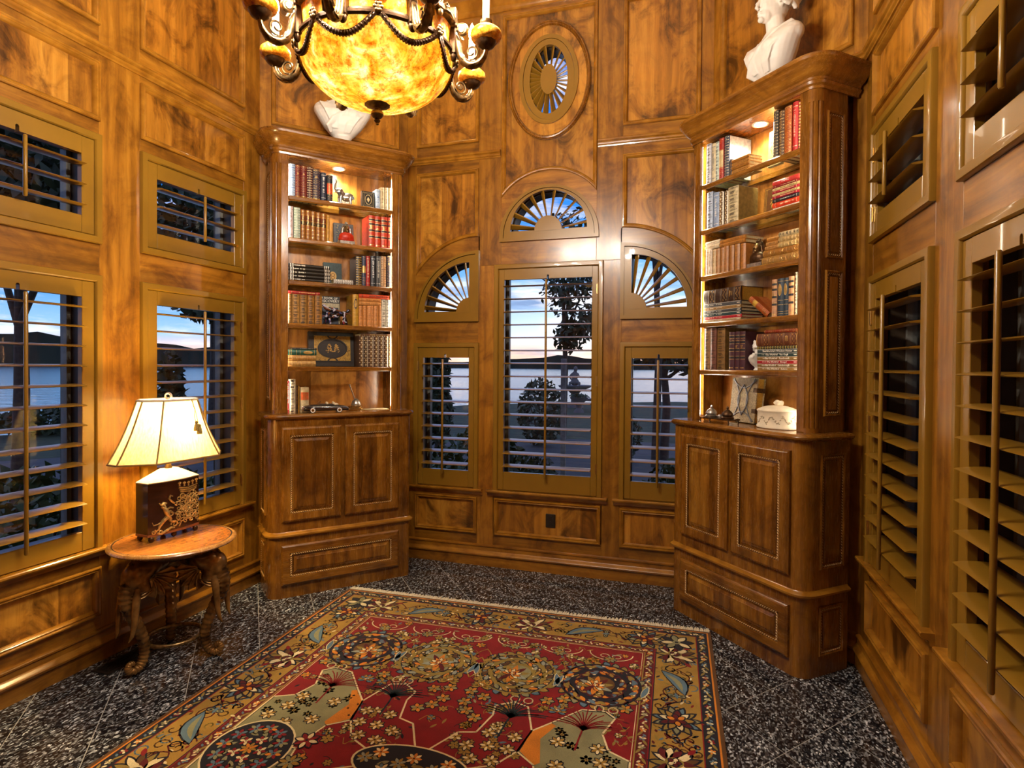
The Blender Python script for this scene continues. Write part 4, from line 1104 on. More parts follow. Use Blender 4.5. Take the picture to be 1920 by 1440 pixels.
 ('H', 'orange-tan', -0.166, 0.027, 0.158, 0.18, 'b87a34', 'pl', '7a4a1c'),
 ('H', 'orange-tan', -0.166, 0.027, 0.18, 0.201, 'c08038', 'pl', '7a4a1c'),
 ('H', 'wide tan gilt-tooled', 0.146, 0.379, 0.009, 0.05, 'a87a3c', 'rbh'),
 ('H', 'wide tan gilt-tooled', 0.153, 0.38, 0.055, 0.092, 'a06a28', 'rbh'),
 ('H', 'cream gilt', 0.254, 0.382, 0.103, 0.13, 'd8b878', 'rbh'),
 ('H', 'cream and tan', 0.256, 0.381, 0.132, 0.158, 'c8a870', 'rbh'),
 ('H', 'cream and black-scrolled', 0.256, 0.381, 0.16, 0.187, 'cbb68a', 'bl'),
 ('H', 'small tan', 0.167, 0.252, 0.106, 0.126, 'c89050', 'pl', '8a5a28'),
 ('H', 'small tan', 0.174, 0.252, 0.127, 0.149, 'c08848', 'pl', '8a5a28'),
 ('H', 'small tan', 0.179, 0.254, 0.149, 0.172, 'b87830', 'pl', '8a5a28'),
]),
('R',3,[
 ('H', 'slim cream spine', -0.314, 0.001, 0.002, 0.019, 'b89870', 'wo'),
 ('H', 'slim red spine', -0.314, 0.002, 0.019, 0.037, 'b81c2c', 'wo'),
 ('H', 'slim teal spine', -0.314, 0.002, 0.037, 0.055, '26444a', 'wo'),
 ('H', 'slim dark grey spine', -0.315, 0.002, 0.055, 0.074, '3a3e42', 'wo'),
 ('H', 'slim ochre spine', -0.315, 0.001, 0.074, 0.093, '9a7440', 'wo'),
 ('H', 'slim slate spine', -0.315, 0.001, 0.093, 0.114, '4a4c50', 'wo'),
 ('H', 'massive dark brown leather', -0.316, -0.001, 0.122, 0.205, '3a2418', 'rbh'),
 ('V', 'tan and black banded', 0.212, 0.246, 0.197, 'd09a70', 'l3'),
 ('V', 'navy with a gold medallion', 0.247, 0.286, 0.198, '24384a', 'crest', 'd8b870'),
 ('V', 'navy with a gold medallion', 0.286, 0.32, 0.197, '24384a', 'crest', 'd8b870'),
 ('V', 'tan and black banded', 0.321, 0.354, 0.2, 'd8a070', 'l3'),
 ('V', 'cream and dark', 0.354, 0.372, 0.217, 'd8c8a4', 'bl'),
 ('V', 'thin dark green', 0.373, 0.381, 0.219, '2a3a3a', 'pl', 'c0b080'),
]),
('R',4,[
 ('V', 'brown gilt', -0.29, -0.241, 0.25, 'a07850', 'bl'),
 ('V', 'brown gilt', -0.239, -0.188, 0.25, '7a4a3a', 'bl'),
 ('V', 'thick brown gilt-panelled', -0.184, -0.121, 0.247, '8a6634', 'bl'),
 ('V', 'maroon gilt-banded', -0.086, -0.045, 0.22, '4c2430', 'l3'),
 ('V', 'maroon gilt-banded', -0.044, -0.008, 0.22, '4c2430', 'l3'),
 ('V', 'maroon gilt-banded', -0.007, 0.035, 0.219, '4c2430', 'l3'),
 ('H', 'slim tan "World of" spine', 0.122, 0.383, 0.008, 0.027, 'a07840', 'wo', 'The World of   Rubens'),
 ('H', 'slim bronze "World of" spine', 0.122, 0.383, 0.027, 0.045, '8a6a38', 'wo', 'The World of   Gainsborough'),
 ('H', 'slim red "World of" spine', 0.121, 0.383, 0.045, 0.063, 'b41c24', 'wo', 'The World of   Bruegel'),
 ('H', 'slim ochre "World of" spine', 0.121, 0.382, 0.063, 0.083, '94703a', 'wo', 'The World of   Rembrandt'),
 ('H', 'slim green-grey "World of" spine', 0.121, 0.382, 0.083, 0.102, '2c4442', 'wo', 'The World of   Van Gogh'),
 ('H', 'slim slate "World of" spine', 0.121, 0.382, 0.102, 0.122, '384648', 'wo', 'The World of   Winslow Homer'),
 ('H', 'thin black gilt', 0.12, 0.381, 0.123, 0.14, '22241e', 'gd', 'd0b860'),
 ('H', 'thick brown leather with a black label', 0.114, 0.381, 0.142, 0.21, '6a3820', 'rbh'),
 ('H', 'red gilt', 0.169, 0.38, 0.215, 0.234, '8a2c14', 'rbh'),
]),
]

NTH = ['first', 'second', 'third', 'fourth', 'fifth', 'sixth', 'seventh', 'eighth', 'ninth']
def row_labels(side, i, items):
    """one label for each book of a shelf: its look, then its place among its neighbours"""
    nm = 'toy-car' if side == 'L' else 'lidded-box'
    where = ('on %s shelf of %s bookcase' % (ORD[i], nm)) if i < 5 else ('on worktop of %s bookcase' % nm)
    cnt = {}
    for it in items: cnt[it[0], it[1]] = cnt.get((it[0], it[1]), 0)+1
    alld = {}
    for it in items: alld[it[1]] = alld.get(it[1], 0)+1
    seq = sorted([it for it in items if it[0] == 'V'], key=lambda q: q[2]); out = {}
    def nb(d): return ('book with ' + d) if 'spine' in d else d+' book'
    ends = ('lamp', 'lake-wall') if side == 'L' else ('lake-wall', 'shuttered-wall')
    for it in items:
        k, d = it[0], it[1]; same = [q for q in items if q[0] == k and q[1] == d]
        verb = {'V': 'standing', 'H': 'lying flat', 'F': 'facing out'}[k]
        if len(same) == 1: lab = '%s %s %s' % (nb(d), verb, where)
        elif k == 'V':
            idx = [seq.index(q) for q in same]; lo, hi = min(idx), max(idx); me = idx[[id(q) for q in same].index(id(it))]
            if lo > 0 and alld[seq[lo-1][1]] == 1 and len(seq[lo-1][1].split()) < 5: ref = 'the %s book' % seq[lo-1][1]; n = sorted(idx).index(me)
            elif hi < len(seq)-1 and alld[seq[hi+1][1]] == 1 and len(seq[hi+1][1].split()) < 5: ref = 'the %s book' % seq[hi+1][1]; n = sorted(idx, reverse=True).index(me)
            else: ref = 'the %s end' % ends[0]; n = sorted(idx).index(me)
            lab = '%s, %s from %s, %s shelf, %s bookcase' % (nb(d), NTH[n], ref, ORD[i] if i < 5 else 'worktop', nm)
            if len(lab.split()) > 16: lab = '%s, %s from %s, %s bookcase' % (nb(d), NTH[n], ref, nm)
        else:
            same.sort(key=lambda q: q[4]); n = [id(q) for q in same].index(id(it))
            lab = '%s, %s up in its stack, %s shelf, %s bookcase' % (nb(d), NTH[n], ORD[i], nm)
        out[id(it)] = (lab, ('%s books %s' % (d, where)) if len(same) > 1 else None)
    return out
def place_rows():
    for side, i, items in BOOK_ROWS:
        wall = dleft if side == 'L' else dright; nm = 'toy-car' if side == 'L' else 'lidded-box'
        z = SHELF[i]+.0002; done = []
        LB = row_labels(side, i, items)
        where = ('on %s shelf of %s bookcase' % (ORD[i], nm)) if i < 5 else ('on worktop of %s bookcase' % nm)
        rnd = random.Random(i*7+(side == 'R'))
        for it in items:
            k, desc = it[0], it[1]
            label, grp = LB[id(it)]
            if k == 'V':
                _, _, a0, a1, h, col, st, *ex = it
                lo, hi = (-.403, .303) if side == 'L' else (-.303, .403)
                a0 = max(a0, lo+.001); a1 = min(a1, hi-.001); th = a1-a0-.0008; d = min(.168, max(.11, h*.72))
                b = Bk(th, h, d, col); b.style(st, *ex)
                y = -.279+rnd.uniform(0, .006)
                b.build('book', wall.w((a0+a1)/2, y, z), (0, 0, wall.rz), label, grp, side='b8b4ac' if desc == 'thick navy gilt' else ('8a7038' if desc == 'thick cream black-stamped' else None))
                done.append((a0, a1, 0, h))
            elif k == 'H':
                _, _, a0, a1, z0, z1, col, st, *ex = it
                lo, hi = (-.403, .303) if side == 'L' else (-.303, .403)
                a0 = max(a0, lo+.002); a1 = min(a1, hi-.002)
                sup = 0
                for q in done:
                    if q[0] < a1-.004 and q[1] > a0+.004 and q[3] < z0+.02: sup = max(sup, q[3])
                th = max(.009, min(z1-z0, z1-sup) if z1-sup > .008 else z1-z0); z0 = sup; L = a1-a0; d = min(.168, max(.10, L*.72))
                if desc == 'small white striped': d = .078
                if (side, i) == ('L', 4) and a0 < -.1: d = .100
                b = Bk(th-.0006, L, d, col, bulge=.0015 if st == 'wo' else None)
                b.style(st, *(ex if st != 'panic' else [ex[0]])) if st != 'panic' else None
                txt = ex[0] if st == 'wo' and ex else ('PANIC' if st == 'panic' else None)
                if st == 'wo' and ex: b.patch = {kk: vv for kk, vv in b.patch.items()}
                r = b.build('book', wall.w(a0, -.278+rnd.uniform(0, .005), z+z0+th/2), (0, pi/2, wall.rz), label, grp, text=txt, tsize=(th*.72 if st == 'wo' else th*.62), gilt_pages='massive' in desc)
                r.rotation_mode = 'XYZ'; r.matrix_world = Matrix.Translation(wall.w(a0, -.278+rnd.uniform(0, .004), z+z0+th/2)) @ Matrix.Rotation(wall.rz, 4, 'Z') @ Matrix.Rotation(pi/2, 4, 'Y')
                done.append((a0, a1, z0, z0+th))
            else:
                _, _, a0, a1, z0, z1, col, st, *ex = it
                wd = a1-a0; h = z1-z0+.012; yf = {'small patterned grey': -.150, 'small black with a gold diamond': -.262, 'dark grey-blue': -.175, 'dark teal with a gold oval': -.149, 'black picture-cover': -.19,
                      'large black and gold ornate': -.172, 'brown with a gold wreath': -.20, 'bright parchment': -.20}[desc]
                th = .040 if 'ornate' in desc else .026
                lab = ('A BOOK OF DISCOVERY book facing out %s' % where) if desc == 'black picture-cover' else label
                face_book('book', wd, h, th, col, wall.w((a0+a1)/2, yf, z+th*.0885), wall.rz, radians(5), lab, DECO[desc], ex[0])
place_rows()
# ================================================================== CHANDELIER
def alabaster(name, s, scale=9.0):
    m, t, b, out = new_mat(name)
    tc = t.new('ShaderNodeTexCoord')
    n = t.new('ShaderNodeTexNoise', i_Scale=scale, i_Detail=7.0, i_Roughness=.65, i_Distortion=.6); t.link(tc.outputs['Object'], n.inputs[0])
    c = t.ramp(n.outputs[0], [(.30, hexc('b05a06')), (.43, hexc('ee9a1e')), (.55, hexc('fbc64e')), (.70, hexc('fff0b8'))])
    v = t.new('ShaderNodeTexVoronoi', feature='DISTANCE_TO_EDGE', i_Scale=scale*.55); 
    n2 = t.new('ShaderNodeTexNoise', i_Scale=scale*1.2, i_Detail=5.0); t.link(tc.outputs['Object'], n2.inputs[0])
    mxv = t.new('ShaderNodeVectorMath', operation='MULTIPLY_ADD'); t.link(n2.outputs['Color'], mxv.inputs[0]); mxv.inputs[1].default_value = (.16, .16, .16); t.link(tc.outputs['Object'], mxv.inputs[2])
    t.link(mxv.outputs[0], v.inputs[0])
    vein = t.ramp(v.outputs['Distance'], [(0, hexc('8a4a10')), (.018, (1, 1, 1))])
    nf = t.new('ShaderNodeTexNoise', i_Scale=scale*3.2, i_Detail=6.0, i_Roughness=.7); t.link(tc.outputs['Object'], nf.inputs[0])
    c = t.mix(1.0, c, t.ramp(nf.outputs[0], [(.34, hexc('c98a40')), (.50, G(.92)), (.66, (1.25, 1.22, 1.15))]), 'MULTIPLY')
    cc = t.mix(.6, c, t.mix(1.0, c, vein, 'MULTIPLY'))
    t.link(cc, b.inputs['Base Color']); t.link(cc, b.inputs['Emission Color']); b.inputs['Emission Strength'].default_value = s
    b.inputs['Roughness'].default_value = .25
    return m
M_ALAB = alabaster('lit_alabaster', .85, 13.0); M_ALAB2 = alabaster('alabaster_cup', 0, 26.0); M_ALAB3 = alabaster('alabaster_frieze', 0, 22.0)
M_BRZ = plain('antique_bronze', (.34, .215, .09), .36, .9, noise=.65, nscale=60, bump=.25)
M_BRZD = plain('dark_bronze', (.12, .062, .028), .38, .85, noise=.5, nscale=70, bump=.25)
M_CAN = plain('candle_sleeve', (.86, .82, .72), .5, noise=.05)
M_BULB = emit('bulb_glow', (1, .86, .62), 45)
CH = Vector((.0, 1.76, 0)); ZR = 2.53
ch = empty('chandelier', (CH.x, CH.y, 2.30)); tag(ch, 'alabaster bowl chandelier with eight bronze candle arms and rope swags', 'chandelier')
def cz(z): return z-2.30
bp_ = [(.25*cos(pi/2*i/16), cz(ZR)-.165*sin(pi/2*i/16)) for i in range(17)]
MB().lathe(bp_+[(0, cz(ZR)-.157)]+[(.242*cos(pi/2*i/12), cz(ZR)-.155*sin(pi/2*i/12)) for i in range(12, -1, -1)], 72, cap=False).build('bowl', M_ALAB, ch, smooth=50)
rimp = [(.246, -.006), (.256, -.010), (.262, -.004), (.262, .004), (.256, .008), (.252, .016), (.246, .016)]
MB().lathe([(r, cz(ZR)+z) for r, z in rimp]+[(rimp[0][0], cz(ZR)+rimp[0][1])], 72, cap=False).build('lower_rim', M_BRZD, ch, smooth=40)
MB().lathe([(.248, cz(ZR)+.012), (.256, cz(ZR)+.075), (.248, cz(ZR)+.075), (.240, cz(ZR)+.012)], 72, cap=False).build('frieze', M_ALAB3, ch, smooth=40)
MB().lathe([(.250, cz(ZR)+.072), (.264, cz(ZR)+.072), (.274, cz(ZR)+.080), (.276, cz(ZR)+.092), (.262, cz(ZR)+.098), (.250, cz(ZR)+.096), (.250, cz(ZR)+.072)], 72, cap=False).build('upper_rim', M_BRZ, ch, smooth=40)
fin = [(0, cz(2.372)), (.040, cz(2.3715)), (.041, cz(2.367)), (.030, cz(2.362)), (.012, cz(2.356)), (.010, cz(2.350)), (.019, cz(2.345)), (.0205, cz(2.336)), (.015, cz(2.327)), (.006, cz(2.321)), (.011, cz(2.316)), (.008, cz(2.311)), (.005, cz(2.307)), (.006, cz(2.304)), (0, cz(2.300))]
MB().lathe(fin, 24, mod=lambda i, k: 1+(.05 if 1 < i < 9 and k % 2 else 0)).build('finial', M_BRZ, ch, smooth=40)
ARM0 = 8
def spiral(c, r0, turns, start, n=26, sgn=1):
    return [(c[0]+r0*(1-i/n*.8)*cos(start+sgn*turns*2*pi*i/n), 0, c[1]+r0*(1-i/n*.8)*sin(start+sgn*turns*2*pi*i/n)) for i in range(n+1)]
def build_arm():
    mb = MB()
    path = [(.258, 0, 2.585), (.272, 0, 2.566), (.279, 0, 2.540), (.284, 0, 2.512), (.296, 0, 2.490), (.315, 0, 2.477), (.336, 0, 2.477), (.354, 0, 2.488), (.366, 0, 2.506), (.370, 0, 2.524)]
    P = []
    for i in range(len(path)-1):
        for j in range(4): P.append(Vector(path[i]).lerp(Vector(path[i+1]), j/4))
    P.append(Vector(path[-1])); rr = [.0085+.004*sin(pi*i/(len(P)-1))*(1+.25*(i % 2)) for i in range(len(P))]
    mb.tube([(p.x, p.y, cz(p.z)) for p in P], rr, 10)
    arm = mb.build('arm', M_BRZ, None, smooth=50)
    mb = MB(); mb.tube([(a, b, cz(c)) for a, b, c in spiral((.322, 2.519), .024, 1.3, -pi/2, sgn=1)], .0034, 7); mb.tube([(.318, 0, cz(2.482)), (.316, 0, cz(2.490)), (.322, 0, cz(2.497))], [.005, .004, .003], 7)
    mb.tube([(.322, -.004, cz(2.519)), (.322, .004, cz(2.519))], .0085, 10)
    mb.build('scroll', M_BRZ, arm, smooth=50)
    mb = MB(); mb.tube([(a, b, cz(c)) for a, b, c in spiral((.290, 2.592), .020, 1.2, pi, sgn=-1)], .0062, 8, flat=1.5); mb.tube([(.290, -.010, cz(2.592)), (.290, .010, cz(2.592))], .010, 12)
    mb.build('volute', M_BRZ, arm, smooth=50)
    mb = MB()
    for s in (-1, 1):
        for k, (x, z, a) in enumerate(((.292, 2.500, -.9), (.322, 2.474, .1), (.352, 2.482, .7), (.368, 2.505, 1.2))):
            u = Vector((cos(a), 0, sin(a))); p = Vector((x, s*.004, cz(z))); q = Vector((0, s*.014, 0))
            mb.add([p-u*.014, p-u*.002+q-Vector((0, 0, .004)), p+u*.022+q*.6+Vector((0, 0, .003)), p+u*.006], [(0, 1, 2, 3)])
    mb.build('acanthus_leaf', M_BRZ, arm)
    MB().lathe([(.008, .222), (.014, .226), (.024, .232), (.031, .241), (.034, .250), (.030, .252), (0, .252)], 24, (.370, 0, 0), mod=lambda i, k: 1+(.05 if k % 2 else 0)).build('drip_pan', M_BRZD, arm, smooth=40)
    MB().lathe([(.020, .246), (.036, .248), (.047, .256), (.0515, .268), (.049, .280), (.038, .290), (.022, .295), (0, .296)], 28, (.370, 0, 0)).build('alabaster_cup', M_ALAB2, arm, smooth=60)
    MB().lathe([(.014, .293), (.020, .297), (.0165, .302), (.020, .308), (.0195, .316), (.012, .317), (0, .317)], 18, (.370, 0, 0)).build('candle_cup', M_BRZ, arm, smooth=40)
    MB().lathe([(.0115, .315), (.0115, .405), (.009, .407), (0, .407)], 14, (.370, 0, 0)).build('candle_sleeve', M_CAN, arm, smooth=40)
    MB().lathe([(.006, .406), (.0115, .416), (.013, .428), (.010, .444), (.005, .458), (0, .468)], 14, (.370, 0, 0)).build('bulb', M_BULB, arm, smooth=60)
    return arm
arm = build_arm(); arm.parent = ch; arm.rotation_euler = (0, 0, radians(ARM0))
arms = [arm]
for k in range(1, 8):
    a = copy_tree(arm, ch); a.rotation_euler = (0, 0, radians(ARM0+45*k)); arms.append(a)
for k in range(8):
    th = radians(ARM0+45*k); nm_ = ('first_candle_offscreen', 'candle_light', 'candle_light', 'candle_light', 'candle_light', 'sixth_candle_offscreen', 'seventh_candle_offscreen', 'eighth_candle_offscreen')[k]   # bulbs above the top edge of the picture
    l = bpy.data.lights.new(nm_, 'POINT'); l.energy = 25; l.color = (1, .90, .76); l.shadow_soft_size = .022
    lo = bpy.data.objects.new(nm_, l); COL.objects.link(lo); lo.parent = ch; lo.location = (.37*cos(th), .37*sin(th), cz(2.735))
# posts on the rim, palmettes and swags
def post():
    mb = MB(); mb.box(.250, -.013, cz(2.515), .272, .013, cz(2.665), .003); mb.box(.249, -.017, cz(2.60), .276, .017, cz(2.612), .003)
    mb.ell((.262, 0, cz(2.508)), (.011, .013, .016), 10, 6); return mb.build('post', M_BRZD, ch, smooth=30)
p0 = post(); p0.rotation_euler = (0, 0, radians(ARM0))
for k in range(1, 8): q = p0.copy(); COL.objects.link(q); q.rotation_euler = (0, 0, radians(ARM0+45*k))
mb = MB()
for k in range(-2, 3):
    a = k*.55; mb.tube([(.262, 0, cz(2.60)), (.268, .5*sin(a)*.05, cz(2.60)+cos(a)*.025), (.274, sin(a)*.045, cz(2.60)+cos(a)*.045-.006*abs(k)), (.280, sin(a)*.056, cz(2.60)+cos(a)*.040-.012*abs(k))], [.004, .009, .008, .003], 8, flat=.6)
mb.ell((.266, 0, cz(2.597)), (.008, .012, .012), 10, 6)
pm = mb.build('palmette', M_BRZ, ch, smooth=50); pm.rotation_euler = (0, 0, radians(ARM0+22.5))
for k in range(1, 8): q = pm.copy(); COL.objects.link(q); q.rotation_euler = (0, 0, radians(ARM0+22.5+45*k))
mb = MB(); mb.ell((.262, 0, cz(2.540)), (.009, .012, .014), 10, 8)
for k in range(6): mb.ell((.268, .010*cos(k*1.047), cz(2.540)+.011*sin(k*1.047)), (.004, .006, .006), 8, 6)
rs = mb.build('rosette', M_BRZ, ch, smooth=60); rs.rotation_euler = (0, 0, radians(ARM0+22.5))
for k in range(1, 8): q = rs.copy(); COL.objects.link(q); q.rotation_euler = (0, 0, radians(ARM0+22.5+45*k))
def swag():
    mb = MB(); pts = []; rr = []; N = 44
    for i in range(N+1):
        f = i/N; a = radians(-22.5+45*f); drop = .062*(1-(2*f-1)**2)
        z = ZR+.005-drop; sag = (ZR-z)/.165; r = .25*sqrt(max(0, 1-min(1, max(0, sag))**2))+.007
        pts.append((r*cos(a), r*sin(a), cz(z))); rr.append((.0048+.0038*sin(pi*f))*(1+.22*(-1)**i))
    mb.tube(pts, rr, 8)
    for i in range(2, N-1, 2):
        p = Vector(pts[i]); d = (Vector(pts[i+1])-Vector(pts[i-1])).normalized(); o = Vector((p.x, p.y, 0)).normalized(); u = d.cross(o)
        for s in (-1, 1): mb.add([p-d*.006, p+u*s*.009+o*.006, p+d*.014+u*s*.008+o*.005, p+o*.007], [(0, 1, 2, 3)])
    return mb.build('swag', M_BRZD, ch, smooth=50)
s0 = swag(); s0.rotation_euler = (0, 0, radians(ARM0))
for k in range(1, 8): q = s0.copy(); COL.objects.link(q); q.rotation_euler = (0, 0, radians(ARM0+45*k))
for k in range(4):
    th = radians(ARM0+90*k+45)
    MB().tube([(.26*cos(th), .26*sin(th), cz(2.66)), (.10*cos(th), .10*sin(th), cz(3.15)), (.02*cos(th), .02*sin(th), cz(3.45))], .006, 8).build('support_rod', M_BRZD, ch, smooth=40)
MB().lathe([(0, cz(3.40)), (.03, cz(3.42)), (.045, cz(3.47)), (.02, cz(3.52)), (.012, cz(3.55)), (.012, cz(4.82)), (.05, cz(4.84)), (.075, cz(4.89)), (.075, cz(4.9)), (0, cz(4.9))], 20).build('ceiling_stem', M_BRZ, ch, smooth=40)
l = bpy.data.lights.new('bowl_light', 'POINT'); l.energy = 16; l.color = (1, .84, .62); l.shadow_soft_size = .10
lo = bpy.data.objects.new('bowl_light', l); COL.objects.link(lo); lo.parent = ch; lo.location = (0, 0, cz(2.60))
# shelf downlights
for wl, s in ((dleft, -1), (dright, 1)):
    l = bpy.data.lights.new('shelf_downlight', 'SPOT'); l.energy = 15; l.color = (1, .88, .70); l.spot_size = radians(150); l.spot_blend = .5; l.shadow_soft_size = .03
    lo = bpy.data.objects.new('shelf_downlight', l); COL.objects.link(lo); lo.location = wl.w(s*.05, -.20, 2.852)

# ================================================================== ELEPHANT TABLE
M_ELE = plain('carved_bronzed_wood', (.36, .19, .055), .25, .6, nscale=14, bump=.25, col2=(.07, .030, .009))
M_TTOP = wood('table_burl', (.22, .06, .012), (.46, .16, .030), (.60, .26, .06), 'z', rough=.22, blotch=.5, gs=2.2)
M_TRIMW = wood('table_edge_wood', (.20, .08, .02), (.40, .19, .055), (.52, .28, .09), 'z', rough=.26, var=.1)
TC = (-1.50, 2.35, 0); tb = empty('side_table', TC); tag(tb, 'round side table on three carved elephant-head legs by the lamp wall', 'table')
MB().lathe([(0, .575), (.24, .575), (.268, .580), (.284, .587), (.290, .594), (.286, .601), (.276, .606), (.268, .6065), (.267, .6045), (0, .6045)], 72).build('table_top', M_TRIMW, tb, smooth=40)
MB().lathe([(0, .6052), (.262, .6052), (.262, .600), (0, .600)], 64, cap=False).build('inlaid_top', M_TTOP, tb, smooth=40)
MB().lathe([(.262, .6055), (.268, .6058), (.268, .603), (.262, .603)], 72, cap=False).build('stringing', M_DARK, tb, smooth=40)
MB().lathe([(.10, .545), (.19, .548), (.20, .562), (.17, .576), (.09, .576)], 40).build('apron', M_ELE, tb, smooth=40)
MB().ring([(.128*cos(2*pi*i/48), .128*sin(2*pi*i/48), .112) for i in range(48)], .010, 10).build('ring_stretcher', M_BRZ, tb, smooth=50)
def ele_leg():
    mb = MB(); Ry = lambda a: Matrix.Rotation(a, 3, 'Y')
    mb.ell((.150, 0, .505), (.085, .068, .060), 18, 12, Ry(.5)); mb.ell((.195, 0, .470), (.062, .062, .070), 18, 12, Ry(.4))
    for s in (-1, 1):
        mb.ell((.175, s*.028, .515), (.045, .034, .036), 12, 8); mb.ell((.222, s*.030, .455), (.028, .026, .030), 12, 8); mb.ell((.185, s*.045, .425), (.034, .026, .040), 12, 8)
    mb.ell((.225, 0, .420), (.036, .046, .045), 14, 10)
    mb.ell((.10, 0, .52), (.08, .05, .05), 14, 10)
    me = organic(mb, .0055, 4); leg = mesh_obj('elephant_head', me, M_ELE)
    path = [(.226, 0, .435), (.240, 0, .395), (.238, 0, .350), (.216, 0, .295), (.188, 0, .235), (.166, 0, .180), (.154, 0, .130), (.152, 0, .090), (.160, 0, .052), (.178, 0, .026), (.202, 0, .016), (.224, 0, .024), (.233, 0, .043), (.225, 0, .059), (.210, 0, .058), (.205, 0, .046)]
    rad = [.041, .037, .033, .030, .0275, .026, .025, .0245, .023, .0215, .0195, .0175, .0155, .0135, .0115, .009]
    P, Rr = [], []
    for i in range(len(path)-1):
        for j in range(8):
            P.append(Vector(path[i]).lerp(Vector(path[i+1]), j/8)); Rr.append((rad[i]+(rad[i+1]-rad[i])*j/8)*(1+.055*(1 if j % 4 < 2 else -1)))
    P.append(Vector(path[-1])); Rr.append(.006)
    for _ in range(3): P = [P[0]]+[(P[i-1]+P[i]*2+P[i+1])/4 for i in range(1, len(P)-1)]+[P[-1]]
    zmin = min(p.z-r for p, r in zip(P, Rr)); P = [Vector((p.x, p.y, p.z-zmin*max(0, 1-p.z/.3))) for p in P]
    MB().tube(P, Rr, 14).build('trunk', M_ELE, leg, smooth=60)
    for s in (-1, 1):
        MB().tube([(.210, s*.042, .425), (.226, s*.054, .380), (.234, s*.060, .325), (.238, s*.060, .265), (.246, s*.054, .215), (.258, s*.048, .190)], [.018, .018, .0165, .0135, .009, .002], 10).build('tusk', M_ELE, leg, smooth=60)
        mb = MB(); rows = 4; n = 11; vs = []
        for r_ in range(rows+1):
            for k in range(n+1):
                a = -1.75+2.25*k/n; q = .014+.084*r_/rows*(1+.16*(k % 2)*(r_/rows)); bulge = .012*sin(pi*r_/rows)+(.009 if k % 2 else -.006)*r_/rows
                vs.append((.150-q*.72*cos(a)-bulge*.6, s*(.056+q*.78*cos(a)*.75+bulge), .475+q*1.0*sin(a)))
        mb.add(vs, [(r_*(n+1)+k, r_*(n+1)+k+1, (r_+1)*(n+1)+k+1, (r_+1)*(n+1)+k) for r_ in range(rows) for k in range(n)])
        vs2 = [(x-.006, y-s*.006, z) for x, y, z in vs]
        mb.add(vs2, [(r_*(n+1)+k, r_*(n+1)+k+1, (r_+1)*(n+1)+k+1, (r_+1)*(n+1)+k) for r_ in range(rows) for k in range(n)])
        ear = mb.build('ear', M_ELE, leg, smooth=70)
        m3 = MB()
        for k in range(1, n, 2): m3.tube([tuple(Vector(vs[r_*(n+1)+k])+Vector((.003, s*.004, 0))) for r_ in range(rows+1)], [.003, .0042, .0045, .0042, .002], 6)
        m3.build('ear_rib', M_BRZ, ear, smooth=60)
        m2 = MB()
        for k in range(3):
            m2.tube([(.165-.008*k, s*.060, .430-.014*k), (.192, s*.064, .412-.014*k), (.222, s*.052, .404-.015*k), (.238, s*.036, .402-.015*k)], .0042, 6)
        m2.tube([(.232, s*.034, .462), (.240, s*.030, .455), (.236, s*.038, .448)], .005, 6)
        m2.build('wrinkle', M_ELE, leg, smooth=60)
    return leg
lg = ele_leg(); lg.parent = tb; lg.rotation_euler = (0, 0, radians(-98))
for a in (22, 142): q = copy_tree(lg, tb); q.rotation_euler = (0, 0, radians(a))

# ================================================================== TABLE LAMP
def shade_mat():
    m, t, b, out = new_mat('silk_shade')
    tc = t.new('ShaderNodeTexCoord'); mp = t.new('ShaderNodeMapping'); mp.inputs['Scale'].default_value = (60, 60, 3); t.link(tc.outputs['Object'], mp.inputs[0])
    n = t.new('ShaderNodeTexNoise', i_Scale=2.0, i_Detail=3.0); t.link(mp.outputs[0], n.inputs[0])
    c = t.ramp(n.outputs[0], [(.3, (.58, .45, .23)), (.7, (.70, .60, .38))])
    d = t.new('ShaderNodeBsdfDiffuse'); tr = t.new('ShaderNodeBsdfTranslucent'); mx = t.new('ShaderNodeMixShader', i_Fac=.62)
    t.link(c, d.inputs[0]); t.link(c, tr.inputs[0]); t.link(d.outputs[0], mx.inputs[1]); t.link(tr.outputs[0], mx.inputs[2]); t.link(mx.outputs[0], out.inputs[0]); t.n.remove(b)
    return m
M_SHADE = shade_mat(); M_RIB = plain('shade_piping', (.30, .17, .05), .6, noise=.2); M_LACQ = plain('brown_lacquer', (.040, .012, .006), .2, noise=.3, nscale=14, coat=.4)
M_GOLDL = plain('gilt_crest', (.85, .58, .20), .35, .75, noise=.45, nscale=70, bump=.2); M_PEWT = plain('pale_lacquer', (.62, .52, .42), .3, noise=.15, nscale=20); M_TASS = plain('gold_tassel', (.42, .28, .06), .6, noise=.4, nscale=220, bump=.3)
LP = Vector((-1.575, 2.385, .6056)); lamp = empty('table_lamp', LP, radians(-96.6)); tag(lamp, 'crested lacquer table lamp with a cream panelled silk shade', 'lamp')
# local frame: x along the long axis (towards the camera end = +x), front face at +y ... front = (+y)
hl, hd = .141, .062
body = [(-hl, -hd*.72), (-.05, -hd), (.05, -hd), (hl, -hd*.72), (hl, hd*.72), (.05, hd), (-.05, hd), (-hl, hd*.72)]
MB().prismz(body, .038, .292).build('base_body', M_LACQ, lamp)
MB().prismz([(x*1.012, y*1.02) for x, y in body], .029, .041).build('base_plinth', plain('plinth_red', (.30, .085, .02), .4, noise=.3), lamp)
m = MB(); n = len(body); top = [(x*.30, y*.35) for x, y in body]
m.add([(x*1.01, y*1.02, .292) for x, y in body]+[(x*1.01, y*1.02, .297) for x, y in body]+[(x, y, .350) for x, y in top], [(i, (i+1) % n, n+(i+1) % n, n+i) for i in range(n)]+[(n+i, n+(i+1) % n, 2*n+(i+1) % n, 2*n+i) for i in range(n)]+[tuple(range(2*n, 3*n))])
